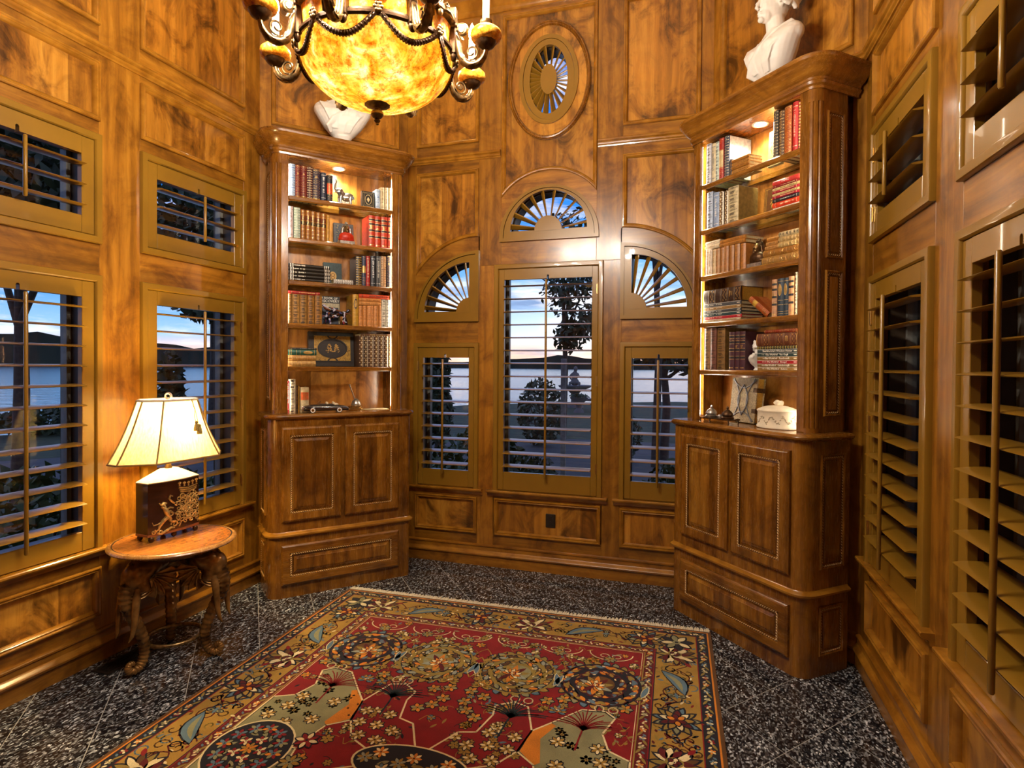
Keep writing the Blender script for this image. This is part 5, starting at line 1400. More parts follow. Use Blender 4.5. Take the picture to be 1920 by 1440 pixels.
m.build('pagoda_lid', M_PEWT, lamp)
MB().lathe([(.016, .345), (.018, .36), (.010, .375), (.008, .40), (.014, .405), (.014, .43), (.006, .435), (.005, .70), (0, .70)], 16).build('stem', M_BRASS, lamp, smooth=40)
for x in (-.122, 0.0, .122):
    for y in (-.042, .042): m = MB(); m.ell((x, y, .0155), (.0135, .0135, .0155), 12, 8); m.build('foot', M_BRZD, lamp, smooth=60)
# shade
zb, zt = .405, .705
bo = [(.028, -.285), (.155, -.172), (.165, .175), (.04, .285), (-.04, .285), (-.165, .175), (-.155, -.172), (-.028, -.285)]
bo = [(.285, .034), (.175, .158), (-.175, .158), (-.285, .034), (-.285, -.034), (-.175, -.158), (.175, -.158), (.285, -.034)]
to = [(x*.53, y*.60) for x, y in bo]
for i in range(8):
    a, b, c, d = bo[i], bo[(i+1) % 8], to[(i+1) % 8], to[i]; vs = []
    for r_ in range(7):
        f = r_/6; k = 1-.05*sin(pi*f)
        for q in range(2):
            B_, T_ = (a, d) if q == 0 else (b, c); vs.append(((B_[0]+(T_[0]-B_[0])*f)*k, (B_[1]+(T_[1]-B_[1])*f)*k, zb+(zt-zb)*f))
    MB().add(vs, [(2*r_, 2*r_+1, 2*r_+3, 2*r_+2) for r_ in range(6)]).build('shade_panel', M_SHADE, lamp, recalc=False)
    MB().tube([((bo[i][0]+(to[i][0]-bo[i][0])*f)*(1-.05*sin(pi*f))*1.004, (bo[i][1]+(to[i][1]-bo[i][1])*f)*(1-.05*sin(pi*f))*1.004, zb+(zt-zb)*f) for f in [k/6 for k in range(7)]], .0042, 6).build('shade_rib', M_RIB, lamp, smooth=60)
for zz, oo, nm, mt in ((zb, bo, 'bottom_trim', M_RIB), (zt, to, 'top_trim', M_PEWT)):
    MB().ring([(x*1.003, y*1.003, zz) for x, y in oo], .0045 if nm == 'bottom_trim' else .006, 6).build(nm, mt, lamp)
MB().ring([(0, .022*cos(2*pi*i/16), .722+.016*sin(2*pi*i/16)) for i in range(16)], .006, 8).build('shade_finial', M_PEWT, lamp, smooth=60)
m = MB(); m.tube([(-.055, .098, .708), (-.060, .104, .69), (-.062, .108, .672), (-.064, .116, .655)], .0024, 6)
for dx, dz in ((-.012, 0), (.006, -.018)):
    x = -.064+dx*-1; m.tube([(-.064, .116, .655), (x, .128, .615+dz), (x, .136, .595+dz)], .0016, 6)
    m.lathe([(0, 0), (.013, .001), (.011, -.0), (.0115, .012), (.008, .032), (.005, .038), (.0075, .042), (.005, .050), (0, .052)][::1], 12, (x, .142, .545+dz), mod=lambda i, k: 1+.1*(k % 2))
m.build('tassel', M_TASS, lamp, smooth=50)
# gilt crest on the lacquer front (front face lies at +y)
m = MB(); YF = hd*.86
def fl_tube(pts, rad, off=.003):
    m.tube([(p[0], hd+.001 if abs(p[0]) < .05 else hd-(abs(p[0])-.05)/(hl-.05)*hd*.28+.001, p[1]) for p in pts], rad, 6, flat=1.0)
# local x positive = towards camera end; photo left = camera end
# greyhound
fl_tube([(.062, .165), (.070, .182), (.082, .178)], [.008, .010, .004])           # placeholder neck-head
hound = [(.030, .098), (.046, .118), (.055, .140), (.064, .160), (.078, .172)]
fl_tube(hound, [.006, .012, .014, .010, .006]); fl_tube([(.078, .174), (.068, .186), (.054, .184)], [.009, .009, .004]); fl_tube([(.080, .180), (.090, .192)], [.004, .002])
fl_tube([(.058, .150), (.036, .160), (.018, .154)], [.006, .005, .004]); fl_tube([(.056, .138), (.034, .142), (.020, .128)], [.006, .005, .004])
fl_tube([(.048, .116), (.070, .098), (.086, .076), (.092, .060), (.104, .052)], [.012, .011, .008, .005, .004]); fl_tube([(.044, .112), (.034, .092), (.022, .082), (.008, .080)], [.010, .008, .006, .004])
fl_tube([(.070, .098), (.096, .086), (.116, .084), (.122, .100)], [.004, .003, .003, .002])
for c, r0, tn, st, sg in (((.012, .070), .020, 1.2, 0, 1), ((.028, .128), .016, 1.1, 1, -1), ((.116, .050), .012, 1.2, 2, 1), ((.085, .046), .014, 1.1, 0, -1)):
    fl_tube([(c[0]+r0*(1-i/16*.8)*cos(st+sg*tn*2*pi*i/16), c[1]+r0*(1-i/16*.8)*sin(st+sg*tn*2*pi*i/16)) for i in range(17)], .0038)
fl_tube([(.10, .044), (.080, .034), (.055, .046), (.030, .056), (.012, .052)], [.004, .006, .007, .006, .004])
# scrolling shield
rnd = random.Random(5)
for i in range(7):
    for j in range(6):
        cx_ = -.128+i*.0195; cz_ = .074+j*.024+(.012 if i % 2 else 0)
        if cx_ > .0 or cz_ > .216: continue
        st = rnd.uniform(0, 6.28); sg = rnd.choice((-1, 1)); r0 = .0135
        fl_tube([(cx_+r0*(1-q/12*.75)*cos(st+sg*1.15*2*pi*q/12), cz_+r0*(1-q/12*.75)*sin(st+sg*1.15*2*pi*q/12)) for q in range(13)], [.0036-.0012*q/12 for q in range(13)])
        fl_tube([(cx_+r0*cos(st), cz_+r0*sin(st)), (cx_+r0*1.3*cos(st+.5), cz_+r0*1.3*sin(st+.5)), (cx_+r0*1.7*cos(st+.7), cz_+r0*1.7*sin(st+.7))], [.003, .0045, .0012])
fl_tube([(-.066+.018*cos(2*pi*i/20), .165+.034*sin(2*pi*i/20)) for i in range(21)], .0036); fl_tube([(-.066+.016*cos(2*pi*i/20), .118+.028*sin(2*pi*i/20)) for i in range(21)], .0036)
# crown
for z0, hw in ((.226, .050), (.236, .054), (.246, .058)): fl_tube([(-.070-hw, z0+.004), (-.070, z0-.004), (-.070+hw, z0+.004)], .0042)
for k in range(5):
    x = -.070+(-2+k)*.027; z = .252+.003*abs(k-2)
    fl_tube([(x, z), (x, z+.014)], [.005, .003])
    for a in (-.9, 0, .9): fl_tube([(x, z+.012), (x+.009*sin(a), z+.012+.011*cos(a))], [.0045, .0035])
fl_tube([(.012, .176), (.030, .190), (.042, .206), (.034, .220), (.022, .214)], [.005, .006, .006, .005, .003])
m.build('gilt_crest', M_GOLDL, lamp, smooth=60)
l = bpy.data.lights.new('lamp_bulb', 'POINT'); l.energy = 85; l.color = (1, .72, .30); l.shadow_soft_size = .035
lo = bpy.data.objects.new('lamp_bulb', l); COL.objects.link(lo); lo.parent = lamp; lo.location = (0, 0, .58)
mb = MB(); mb.ell((0, 0, .58), (.030, .030, .038), 14, 10); mb.build('bulb', emit('lamp_bulb_glass', (1, .8, .5), 12), lamp, smooth=80)

# ================================================================== BUSTS
M_PLAS = plain('white_plaster', (.82, .79, .73), .5, noise=.06, nscale=25, bump=.1)
def bust_mesh(voxel=.0042, S=1.0, sm=1):
    mb = MB()
    mb.lathe([(.064, .0), (.068, .012), (.060, .022), (.046, .034), (.042, .05), (.050, .062), (.064, .078)], 24)
    # tapering draped chest: stacked ellipses
    N = 26; vs = []; sec = [(.075, .050, .055, .0), (.10, .068, .085, .006), (.14, .084, .125, .012), (.19, .096, .160, .018), (.23, .094, .182, .016), (.265, .082, .190, .006), (.295, .066, .178, -.006), (.315, .055, .120, -.010), (.335, .052, .070, -.010)]
    for z, rx, ry, cx_ in sec:
        for k in range(N):
            a = 2*pi*k/N; c, q = cos(a), sin(a); vs.append((cx_+rx*(abs(c)**.85)*(1 if c > 0 else -1), ry*(abs(q)**.8)*(1 if q > 0 else -1), z))
    mb.add(vs, [(i*N+k, i*N+(k+1) % N, (i+1)*N+(k+1) % N, (i+1)*N+k) for i in range(len(sec)-1) for k in range(N)]+[tuple(range(N))[::-1], tuple((len(sec)-1)*N+k for k in range(N))])
    for s in (-1, 1): mb.ell((-.004, s*.142, .262), (.056, .050, .052), 16, 10); mb.ell((.078, s*.066, .215), (.040, .050, .044), 14, 10)
    mb.tube([(-.014, 0, .29), (-.006, 0, .34), (.004, 0, .41)], [.066, .050, .049], 18)
    # head
    mb.ell((.012, 0, .475), (.086, .068, .098), 22, 16); mb.ell((.058, 0, .420), (.040, .040, .044), 14, 10); mb.ell((.064, 0, .462), (.034, .048, .062), 14, 10)
    mb.tube([(.096, 0, .498), (.101, 0, .485), (.109, 0, .465), (.118, 0, .449), (.104, 0, .440)], [.007, .008, .009, .011, .008], 8)
    mb.ell((.098, 0, .423), (.011, .018, .0055), 8, 6); mb.ell((.096, 0, .411), (.011, .017, .006), 8, 6); mb.ell((.088, 0, .388), (.018, .019, .014), 10, 8)
    for s in (-1, 1): mb.ell((.086, s*.030, .496), (.012, .022, .007), 8, 6); mb.ell((.084, s*.030, .480), (.008, .013, .007), 8, 6); mb.ell((.010, s*.066, .458), (.014, .007, .022), 8, 6)
    # waved hair swept to a knot, diadem
    mb.ell((-.016, 0, .515), (.088, .076, .076), 20, 14)
    for s in (-1, 1):
        for k in range(7):
            z0 = .575-.020*k; y0 = .012+.011*k
            P = []
            for j in range(9):
                f = j/8; x = .072-.17*f-.006*k*(1-f); y = s*(y0+.030*sin(pi*f)*(1-.05*k)); z = z0-.01*f+.010*sin(j*1.9+k)-.022*f*f*(1-k/7)
                r_ = sqrt(max(.02, 1-((x+.012)/.10)**2)); y = s*min(abs(y), .080*r_+.01); P.append((x, y, z))
            mb.tube(P, [.008]+[.0125]*7+[.008], 8)
    mb.ell((-.112, 0, .545), (.046, .044, .040), 14, 10)
    for k in range(6): a = k*1.05; mb.tube([(-.112, .03*cos(a), .545+.03*sin(a)), (-.140, .038*cos(a+.6), .548+.036*sin(a+.6)), (-.155, .02*cos(a+1.2), .55+.02*sin(a+1.2))], [.012, .014, .007], 7)
    mb.tube([(-.05, 0, .585), (-.08, .01, .612), (-.125, .0, .628), (-.15, 0, .615)], [.016, .022, .018, .008], 8)
    mb.tube([(.052, -.052, .556), (.074, 0, .585), (.052, .052, .556)], [.008, .011, .008], 8); mb.tube([(.072, 0, .578), (.082, 0, .606)], [.013, .004], 8)
    # mantle: broad band over one shoulder and fine pleats
    for k in range(6):
        o = k*.019
        mb.tube([(-.060, .120-o*.6, .318), (-.010, .118-o, .338-.006*k), (.060+.003*k, .080-o, .296-.010*k), (.112, .012-o*.8, .226-.010*k), (.098, -.055-o*.5, .155-.006*k), (.050, -.080, .092)], [.008, .010, .0095, .009, .008, .005], 7)
    for k in range(8): 
        f = k/7; mb.tube([(.064, -.150+.075*f, .292-.01*f), (.106, -.118+.075*f, .232), (.108, -.092+.055*f, .180), (.080, -.062+.03*f, .115)], .0062, 6)
    for k in range(7):
        f = k/6; mb.tube([(.056, .158-.05*f, .245), (.102, .112-.06*f, .195), (.098, .074-.045*f, .140), (.068, .044-.03*f, .095)], .0062, 6)
    for s in (-1, 1):
        for k in range(4): mb.tube([(-.055, s*(.085+.018*k), .300-.010*k), (-.012, s*(.100+.020*k), .330-.014*k), (.045, s*(.090+.018*k), .300-.012*k)], .009, 7)
    me = organic(mb, voxel, sm)
    if S != 1: me.transform(Matrix.Scale(S, 4))
    return me
bm_ = bust_mesh()
b1 = mesh_obj('bust', bm_, M_PLAS, loc=dright.w(.135, -.19, 2.9998), rot=(0, 0, YAW+pi+.22)); tag(b1, 'white plaster bust of a draped woman on the lidded-box bookcase', 'bust')
b2 = mesh_obj('bust', bm_, M_PLAS, loc=dleft.w(-.025, -.20, 2.9998), rot=(0, 0, dleft.rz-pi/2-.25)); tag(b2, 'white plaster bust behind the chandelier on the toy-car bookcase', 'bust')
# ================================================================== SHELF ORNAMENTS
M_SILV = plain('aged_silver', (.55, .53, .50), .3, .95, noise=.5, nscale=80, bump=.2)
M_BRASS2 = plain('polished_brass', (.78, .58, .26), .22, 1, noise=.25, nscale=40)
def fig(name, label, cat, loc, rz): return tag(empty(name, loc, rz), label, cat)
# silver elephant with raised trunk
def quad(mb, s, bodyc, bl, bw, bh, legs, lr, foot=.0):
    pass
e = fig('elephant_figurine', 'silver elephant figurine with raised trunk on the top shelf', 'figurine', dleft.w(-.028, -.235, SHELF[0]+.0004), dleft.rz+pi)
mb = MB(); mb.ell((-.030, 0, .060), (.046, .026, .030), 16, 10, Matrix.Rotation(.25, 3, 'Y')); mb.ell((.012, 0, .074), (.026, .024, .028), 14, 10); mb.ell((.032, 0, .094), (.019, .018, .022), 14, 10)
mb.tube([(.042, 0, .095), (.055, 0, .112), (.055, 0, .138), (.046, 0, .160), (.052, 0, .178)], [.012, .010, .008, .006, .004], 9)
for x, y in ((.018, .014), (.022, -.014), (-.050, .014), (-.058, -.014)): mb.tube([(x, y, .065), (x+.004, y, .035), (x, y, .004), (x, y, .0)], [.013, .010, .0095, .010], 9)
for s in (-1, 1):
    mb.ell((.018, s*.022, .090), (.018, .005, .020), 10, 8, Matrix.Rotation(s*.5, 3, 'Z')); mb.tube([(.044, s*.008, .086), (.060, s*.012, .088), (.068, s*.010, .098)], [.004, .0035, .001], 6)
mb.tube([(-.072, 0, .07), (-.080, 0, .05), (-.078, 0, .03)], [.004, .003, .002], 6)
mb.box(-.07, -.02, 0, .035, .02, .004)
mesh_obj('body', organic(mb, .003, 3), M_SILV, e)
# hooded bust bookends
M_RED = plain('red_enamel', hexc('c22c12'), .35, noise=.2, nscale=20)
def hood_bust(label, loc, rz, cloak):
    r = fig('bust_bookend', label, 'bookend', loc, rz)
    m = MB(); m.prismz([(-.05, -.032), (.05, -.032), (.056, -.02), (.056, .03), (-.056, .03), (-.056, -.02)], 0, .024); m.build('plinth', M_SILV, r)
    mb = MB(); mb.ell((0, .0, .055), (.052, .032, .036), 16, 10); mb.ell((0, .002, .038), (.056, .030, .022), 16, 10)
    mesh_obj('robe', organic(mb, .003, 3), cloak, r)
    mb = MB(); mb.ell((0, -.006, .108), (.019, .024, .028), 14, 10); mb.tube([(0, 0, .07), (0, -.002, .095)], [.020, .016], 10); mb.tube([(0, -.024, .115), (0, -.034, .105), (0, -.026, .102)], [.004, .005, .004], 6)
    mb.ell((0, -.020, .090), (.009, .009, .007), 8, 6)
    mesh_obj('head', organic(mb, .0024, 2), M_BRZ, r)
    mb = MB(); mb.ell((0, .012, .118), (.026, .024, .030), 14, 10); mb.tube([(0, .004, .14), (0, .008, .155), (0, .02, .158)], [.016, .010, .004], 8)
    for s in (-1, 1): mb.tube([(s*.024, .0, .118), (s*.028, .002, .085), (s*.036, .006, .062)], [.009, .011, .008], 7)
    mesh_obj('hood', organic(mb, .0024, 2), M_SILV if cloak is M_RED else M_BRZD, r)
    return r
hood_bust('bookend bust of a hooded man in a red robe on the second shelf', dleft.w(-.008, -.245, SHELF[1]+.0002), dleft.rz, M_RED)
hood_bust('bronze bookend bust of a hooded figure on the third shelf', dright.w(.087, -.245, SHELF[2]+.0002), dright.rz, M_BRZD)
# enamelled animal group in front of the picture-cover book
a = fig('animal_figurine', 'dark enamelled figurine of two tangled animals before the picture-cover book', 'figurine', dleft.w(-.075, -.245, SHELF[3]+.0003), dleft.rz)
def beast(mb, sx, z0):
    mb.tube([(-.075*sx, .0, .085+z0), (-.03*sx, -.004, .075+z0), (.02*sx, 0, .055+z0), (.05*sx, 0, .05+z0)], [.014, .018, .017, .013], 10)
    mb.tube([(-.075*sx, 0, .085+z0), (-.088*sx, -.004, .105+z0), (-.10*sx, -.01, .10+z0)], [.012, .010, .006], 9)
    for x, y, xe in ((-.06, .01, -.085), (-.055, -.012, -.05), (.04, .01, .075), (.045, -.012, .04)): mb.tube([(x*sx, y, .07+z0*.5), ((x+xe)/2*sx, y*1.2, .035), (xe*sx, y*1.2, .0)], [.010, .007, .006], 8)
    mb.tube([(.05*sx, 0, .05+z0), (.085*sx, .004, .06+z0), (.10*sx, .0, .04+z0)], [.006, .004, .003], 7)
def enamel():
    m, t, b, out = new_mat('mosaic_enamel'); tc = t.new('ShaderNodeTexCoord'); v = t.new('ShaderNodeTexVoronoi', i_Scale=60.0); t.link(tc.outputs['Object'], v.inputs[0])
    sx = t.new('ShaderNodeSeparateColor'); t.link(v.outputs['Color'], sx.inputs[0])
    t.link(t.ramp(sx.outputs[0], [(0, hexc('14121a')), (.35, hexc('3a3b66')), (.5, hexc('6a3a24')), (.7, hexc('8a2c38')), (.85, hexc('b9b4c8'))], 'CONSTANT'), b.inputs['Base Color']); b.inputs['Roughness'].default_value = .25; return m
M_ENAM = enamel()
for sx, z0, y in ((1, .022, -.012), (-1, .0, .012)):
    mb = MB(); beast(mb, sx, z0); mesh_obj('animal', organic(mb, .003, 3), M_ENAM, a, loc=(0, y, .006))
MB().box(-.1, -.026, 0, .1, .026, .0085, .002).build('base', M_BRZD, a)
# small white bust on the fifth shelf
me = bust_mesh(.0075, .285)
o = mesh_obj('bust', me, M_PLAS, loc=dright.w(.071, -.225, SHELF[4]+.0002), rot=(0, 0, dright.rz+pi)); tag(o, 'small white bust beside the stacked books on the fifth shelf', 'bust')
# leaning orange book
bk = Bk(.034, .165, .12, 'a8501c'); bk.style('lb', 'd8b040', .62, .78)
o = bk.build('book', dright.w(.118, -.262, SHELF[3]+.0006), (0, 0, 0), 'orange leather book leaning askew on the fourth shelf of the lidded-box bookcase', None)
o.matrix_world = Matrix.Translation(dright.w(.1795, -.262, SHELF[3]+.0142)) @ Matrix.Rotation(dright.rz, 4, 'Z') @ Matrix.Rotation(radians(-52), 4, 'Y')
# toy convertible on the left worktop
M_CARB = plain('black_car_paint', (.012, .012, .018), .12, coat=.8, noise=.1); M_CREAM = plain('cream_vinyl', (.72, .60, .42), .5, noise=.1); M_CHR = plain('chrome', (.8, .8, .8), .12, 1, noise=.05); M_TIRE = plain('tyre_rubber', (.02, .02, .02), .7, noise=.2); M_WW = plain('whitewall', (.8, .78, .72), .5, noise=.05)
car = fig('toy_car', 'black toy convertible car with cream seats on the worktop', 'toy car', dleft.w(-.172, -.358, SHELF[5]+.0002), dleft.rz-.14)
prof_top = [(-.145, .030), (-.138, .044), (-.110, .050), (-.060, .053), (-.045, .053), (.050, .050), (.075, .049), (.115, .044), (.142, .036), (.148, .024)]
secs = []
mb = MB(); ns = 30
for i in range(ns+1):
    x = -.148+.296*i/ns; f = abs(x)/.148
    hw = .052*(1-.55*max(0, f-.55)**1.6*3)
    zt_ = None
    for (xa, za), (xb, zb_) in zip(prof_top, prof_top[1:]):
        if xa <= x <= xb: zt_ = za+(zb_-za)*(x-xa)/(xb-xa)
    if zt_ is None: zt_ = .028
    z0 = .014
    ring_ = [(-hw*.86, z0), (-hw, z0+.008), (-hw, z0+(zt_-z0)*.6), (-hw*.90, zt_-.004), (-hw*.6, zt_+.001), (0, zt_+.003), (hw*.6, zt_+.001), (hw*.90, zt_-.004), (hw, z0+(zt_-z0)*.6), (hw, z0+.008), (hw*.86, z0)]
    secs.append([(x, y, z) for y, z in ring_])
k = len(secs[0]); vs = [p for s_ in secs for p in s_]
mb.add(vs, [(i*k+j, i*k+(j+1) % k, (i+1)*k+(j+1) % k, (i+1)*k+j) for i in range(ns) for j in range(k)]+[tuple(range(k)), tuple(ns*k+j for j in range(k))])
mb.build('body', M_CARB, car, smooth=50)
MB().box(-.040, -.040, .050, .048, .040, .0565, .003).build('cockpit', plain('dark_carpet', (.05, .03, .02), .8), car)
for x in (.0, .042): MB().box(x, -.036, .052, x+.013, .036, .070, .004).build('seat', M_CREAM, car)
MB().box(.050, -.040, .050, .078, .040, .0595, .004).build('folded_top', M_CREAM, car)
m = MB(); m.ring([(-.050, -.036, .053), (-.036, -.034, .076), (-.034, 0, .078), (-.036, .034, .076), (-.050, .036, .053)], .0014, 6); m.build('windscreen_frame', M_CHR, car)
m = MB(); m.add([(-.050, -.035, .053), (-.036, -.033, .075), (-.036, .033, .075), (-.050, .035, .053)], [(0, 1, 2, 3)]); m.build('windscreen', M_GLASS, car)
for x in (-.086, .082):
    for s in (-1, 1):
        m = MB(); m.T = Matrix.Translation((x, s*.048, .019)) @ Matrix.Rotation(pi/2, 4, 'X'); m.lathe([(.010, -.007), (.018, -.007), (.019, -.004), (.019, .004), (.018, .007), (.010, .007), (.010, -.007)], 22, cap=False); wv_ = m.build('tyre', M_TIRE, car, smooth=50)
        m = MB(); m.T = Matrix.Translation((x, s*.048, .019)) @ Matrix.Rotation(pi/2, 4, 'X'); m.lathe([(0, -.0078), (.015, -.0078), (.015, .0078), (0, .0078)], 22); m.build('whitewall', M_WW, wv_, smooth=40)
        m = MB(); m.T = Matrix.Translation((x, s*.048, .019)) @ Matrix.Rotation(pi/2, 4, 'X'); m.lathe([(0, -.0092), (.009, -.0088), (.009, .0088), (0, .0092)], 18); m.build('hubcap', M_CHR, wv_, smooth=40)
for x in (-.150, .150): m = MB(); m.tube([(x*.97, -.048, .020), (x, -.03, .020), (x*1.02, 0, .020), (x, .03, .020), (x*.97, .048, .020)], .0055, 8); m.build('bumper', M_CHR, car, smooth=50)
MB().box(-.1505, -.030, .025, -.146, .030, .036, .002).build('grille', M_CHR, car)
for s in (-1, 1): m = MB(); m.ell((-.143, s*.038, .036), (.005, .008, .008), 12, 8); m.build('headlamp', M_CHR, car, smooth=60)
for s in (-1, 1): MB().box(-.125, s*.0515-.001, .026, .13, s*.0515+.001, .0285).build('side_trim', M_CHR, car)
# quill stand
q = fig('quill_stand', 'small silver and brass inkwell with a quill pen on the worktop', 'inkwell', dleft.w(.055, -.235, SHELF[5]+.0002), dleft.rz)
MB().lathe([(0, 0), (.052, 0), (.058, .006), (.058, .014), (.050, .018), (.056, .022), (.056, .030), (.046, .034), (0, .034)], 32).build('base', M_BRASS2, q, smooth=40)
MB().lathe([(.034, .033), (.036, .040), (.030, .052), (.026, .064), (.015, .074), (.006, .080), (0, .081)], 28, (.012, 0, 0)).build('bell_well', M_SILV, q, smooth=50)
m = MB(); m.tube([(.004, 0, .076), (-.012, 0, .12), (-.030, 0, .165), (-.034, 0, .180)], [.003, .0035, .005, .007], 8); m.build('quill_pen', M_SILV, q, smooth=50)
# folded papers
pz = fig('paper_sheets', 'a few loose papers lying on the worktop', 'papers', dleft.w(.205, -.225, SHELF[5]+.0002), dleft.rz)
for k in range(3): MB().box(-.08+.006*k, -.05, .0012*k, .08+.004*k, .05-.006*k, .0012*k+.001).build('sheet', M_PAGE, pz, rot=(0, 0, .05*k))
# bible on the right worktop
bi = fig('bible', 'ornate embossed HOLY BIBLE with a metal clasp on the worktop', 'book', dright.w(-.045, -.222, SHELF[5]+.0062), dright.rz-.16)
bw, bh, bt = .225, .256, .052
M_BIB = plain('embossed_board', hexc('a8916a'), .5, noise=.55, nscale=130, bump=.6)
def tilt_T(): return Matrix.Rotation(radians(-6), 4, 'X')
def bmk():
    m = MB(); m.T = tilt_T(); return m
bmk().prismz([(-bw/2, bt), (-bw/2, 0), (bw/2, 0), (bw/2, .006), (-bw/2+.006, .006), (-bw/2+.006, bt-.006), (bw/2, bt-.006), (bw/2, bt)], 0, bh).build('cover', M_BIB, bi)
bmk().box(-bw/2+.0065, .0065, .004, bw/2-.006, bt-.0065, bh-.004).build('page_block', M_PAGEG, bi)
M_BAND = plain('dull_silver_band', (.22, .22, .24), .4, .6, noise=.3)
m = bmk()
for s in (-1, 1):
    m.tube([(s*(.094-.062*sin(pi*i/16)), -.002, bh*(.02+.96*i/16)) for i in range(17)], .0036, 6)
    m.tube([(.105*(2*i/16-1), -.002, bh*(.5+s*.46)-s*.048*sin(pi*i/16)) for i in range(17)], .0036, 6)
    m.tube([(s*.044*sin(pi*i/16), -.003, bh*(.16+.68*i/16)) for i in range(17)], .0042, 6)
m.build('raised_band', M_BAND, bi, smooth=60)
for txt, z in (('HOLY', .60), ('BIBLE', .40)):
    me = text_mesh(txt, .026); o = mesh_obj('cover_title', me, M_PAGE, bi); o.matrix_local = tilt_T() @ Matrix.Translation((0, -.001, bh*z)) @ Matrix.Rotation(pi/2, 4, 'X') @ Matrix.Diagonal((.8, 1, 1, 1))
m = bmk(); m.box(bw/2-.03, -.003, bh*.68, bw/2+.003, bt+.002, bh*.78, .002); m.build('clasp', M_BRZD, bi)
m = bmk(); m.box(bw/2-.03, -.003, bh*.22, bw/2+.003, bt+.002, bh*.32, .002); m.build('clasp', M_BRZD, bi)
# inkstand
k_ = fig('inkstand', 'antique metal double inkstand on small legs before the HOLY BIBLE', 'inkstand', dright.w(-.09, -.345, SHELF[5]+.0002), dright.rz-.05)
MB().box(-.125, -.040, .022, .125, .040, .028, .002).build('tray', M_BRZD, k_)
for x in (-.115, .115):
    for y in (-.034, .034): m = MB(); m.tube([(x, y, .023), (x*1.03, y*1.05, .010), (x, y, 0)], [.004, .003, .004], 8); m.build('leg', M_BRZD, k_)
for x in (-.065, .068):
    m = MB(); m.lathe([(0, .028), (.034, .028), (.036, .036), (.026, .044), (.031, .050), (.030, .058), (.024, .068), (.012, .078), (.005, .082), (.008, .090), (.005, .098), (0, .100)], 22, (x, .002, 0)); m.build('inkwell', M_SILV if x < 0 else M_BRZD, k_, smooth=40)
for x in (-.135, .135): m = MB(); m.tube([(x*.9, 0, .026), (x*1.1, 0, .034), (x*1.22, 0, .032)], .0035, 8); m.build('handle', M_BRZD, k_)
m = MB(); m.lathe([(0, .028), (.018, .028), (.020, .038), (.010, .046), (0, .050)], 16, (0, .01, 0)); m.build('sander', M_SILV, k_, smooth=40)
# lidded box
bx_ = fig('lidded_box', 'oval cream lidded box with relief garland and knob on the worktop', 'box', dright.w(.248, -.262, SHELF[5]+.0002), dright.rz)
M_CER = plain('cream_bisque', (.80, .70, .52), .55, noise=.12, nscale=30, bump=.1)
def ovl(mb, prof, a=1.0, b=.72, n=44):
    vs = [(r*a*cos(2*pi*i/n), r*b*sin(2*pi*i/n), z) for r, z in prof for i in range(n)]; k = len(prof)
    mb.add(vs, [(i*n+j, i*n+(j+1) % n, (i+1)*n+(j+1) % n, (i+1)*n+j) for i in range(k-1) for j in range(n)]+[tuple(range(n))[::-1], tuple((k-1)*n+j for j in range(n))]); return mb
bxb = ovl(MB(), [(.112, 0), (.118, .004), (.118, .012), (.113, .018), (.112, .085), (.114, .088)]).build('box_body', M_CER, bx_, smooth=40)
ovl(MB(), [(.116, .0885), (.117, .094), (.112, .099), (.085, .110), (.055, .117), (.030, .120), (.012, .121)]).build('lid', M_CER, bx_, smooth=40)
mb = MB(); rnd = random.Random(2)
for i in range(9): mb.ell((rnd.uniform(-.014, .014), rnd.uniform(-.012, .012), .134+rnd.uniform(-.006, .010)), (.013, .012, .010), 8, 6)
mb.tube([(0, 0, .118), (0, 0, .130)], [.010, .012], 8)
mesh_obj('knob', organic(mb, .0025, 1), M_CER, bx_)
m = MB()
for i in range(40):
    th = pi+pi*i/39; z = .048+.016*sin(i*.9); c = Vector((.1125*cos(th), .1125*.72*sin(th), z)); tn = Vector((-sin(th), .72*cos(th), .5*cos(i*.9))).normalized()
    m.tube([c-tn*.005, c, c+tn*.006], [.0012, .0042, .001], 6)
    if i % 2: m.tube([c, c+Vector((0, 0, .010*(-1)**(i//2)))+tn*.006], [.0025, .0035], 6)
m.build('garland', plain('garland_relief', (.55, .45, .30), .6, noise=.3), bx_, smooth=60)
# ================================================================== PERSIAN RUG
RUGC = {'red': '7e0f15', 'gold': '9c7830', 'navy': '161722', 'blue': '566f7e', 'cream': 'dcc999', 'sage': '87835e', 'orange': 'cc7a22', 'maroon': '560d12', 'teal': '14292d', 'brown': '5c3b1a', 'olive': '8a7434', 'grey': '8f9484'}
RN = list(RUGC)
def rug_mat(k):
    m, t, b, out = new_mat('rug_'+k); c = hexc(RUGC[k])
    tc = t.new('ShaderNodeTexCoord'); n = t.new('ShaderNodeTexNoise', i_Scale=420.0, i_Detail=2.0); t.link(tc.outputs['Object'], n.inputs[0])
    n2 = t.new('ShaderNodeTexNoise', i_Scale=9.0, i_Detail=4.0); t.link(tc.outputs['Object'], n2.inputs[0])
    k_ = t.math('ADD', t.math('MULTIPLY', n.outputs[0], .7), t.math('MULTIPLY', n2.outputs[0], .5))
    t.link(t.ramp(k_, [(.35, tuple(x*.55 for x in c)), (.75, tuple(min(1, x*1.25) for x in c))]), b.inputs['Base Color'])
    b.inputs['Roughness'].default_value = .95; b.inputs['Specular IOR Level'].default_value = .1; b.inputs['Sheen Weight'].default_value = .25
    bp = t.new('ShaderNodeBump', i_Strength=.35, i_Distance=.002); t.link(n.outputs[0], bp.inputs['Height']); t.link(bp.outputs[0], b.inputs['Normal'])
    return m
RM = [rug_mat(k) for k in RN]
HW, HL, RT = 1.14, 1.49, .009
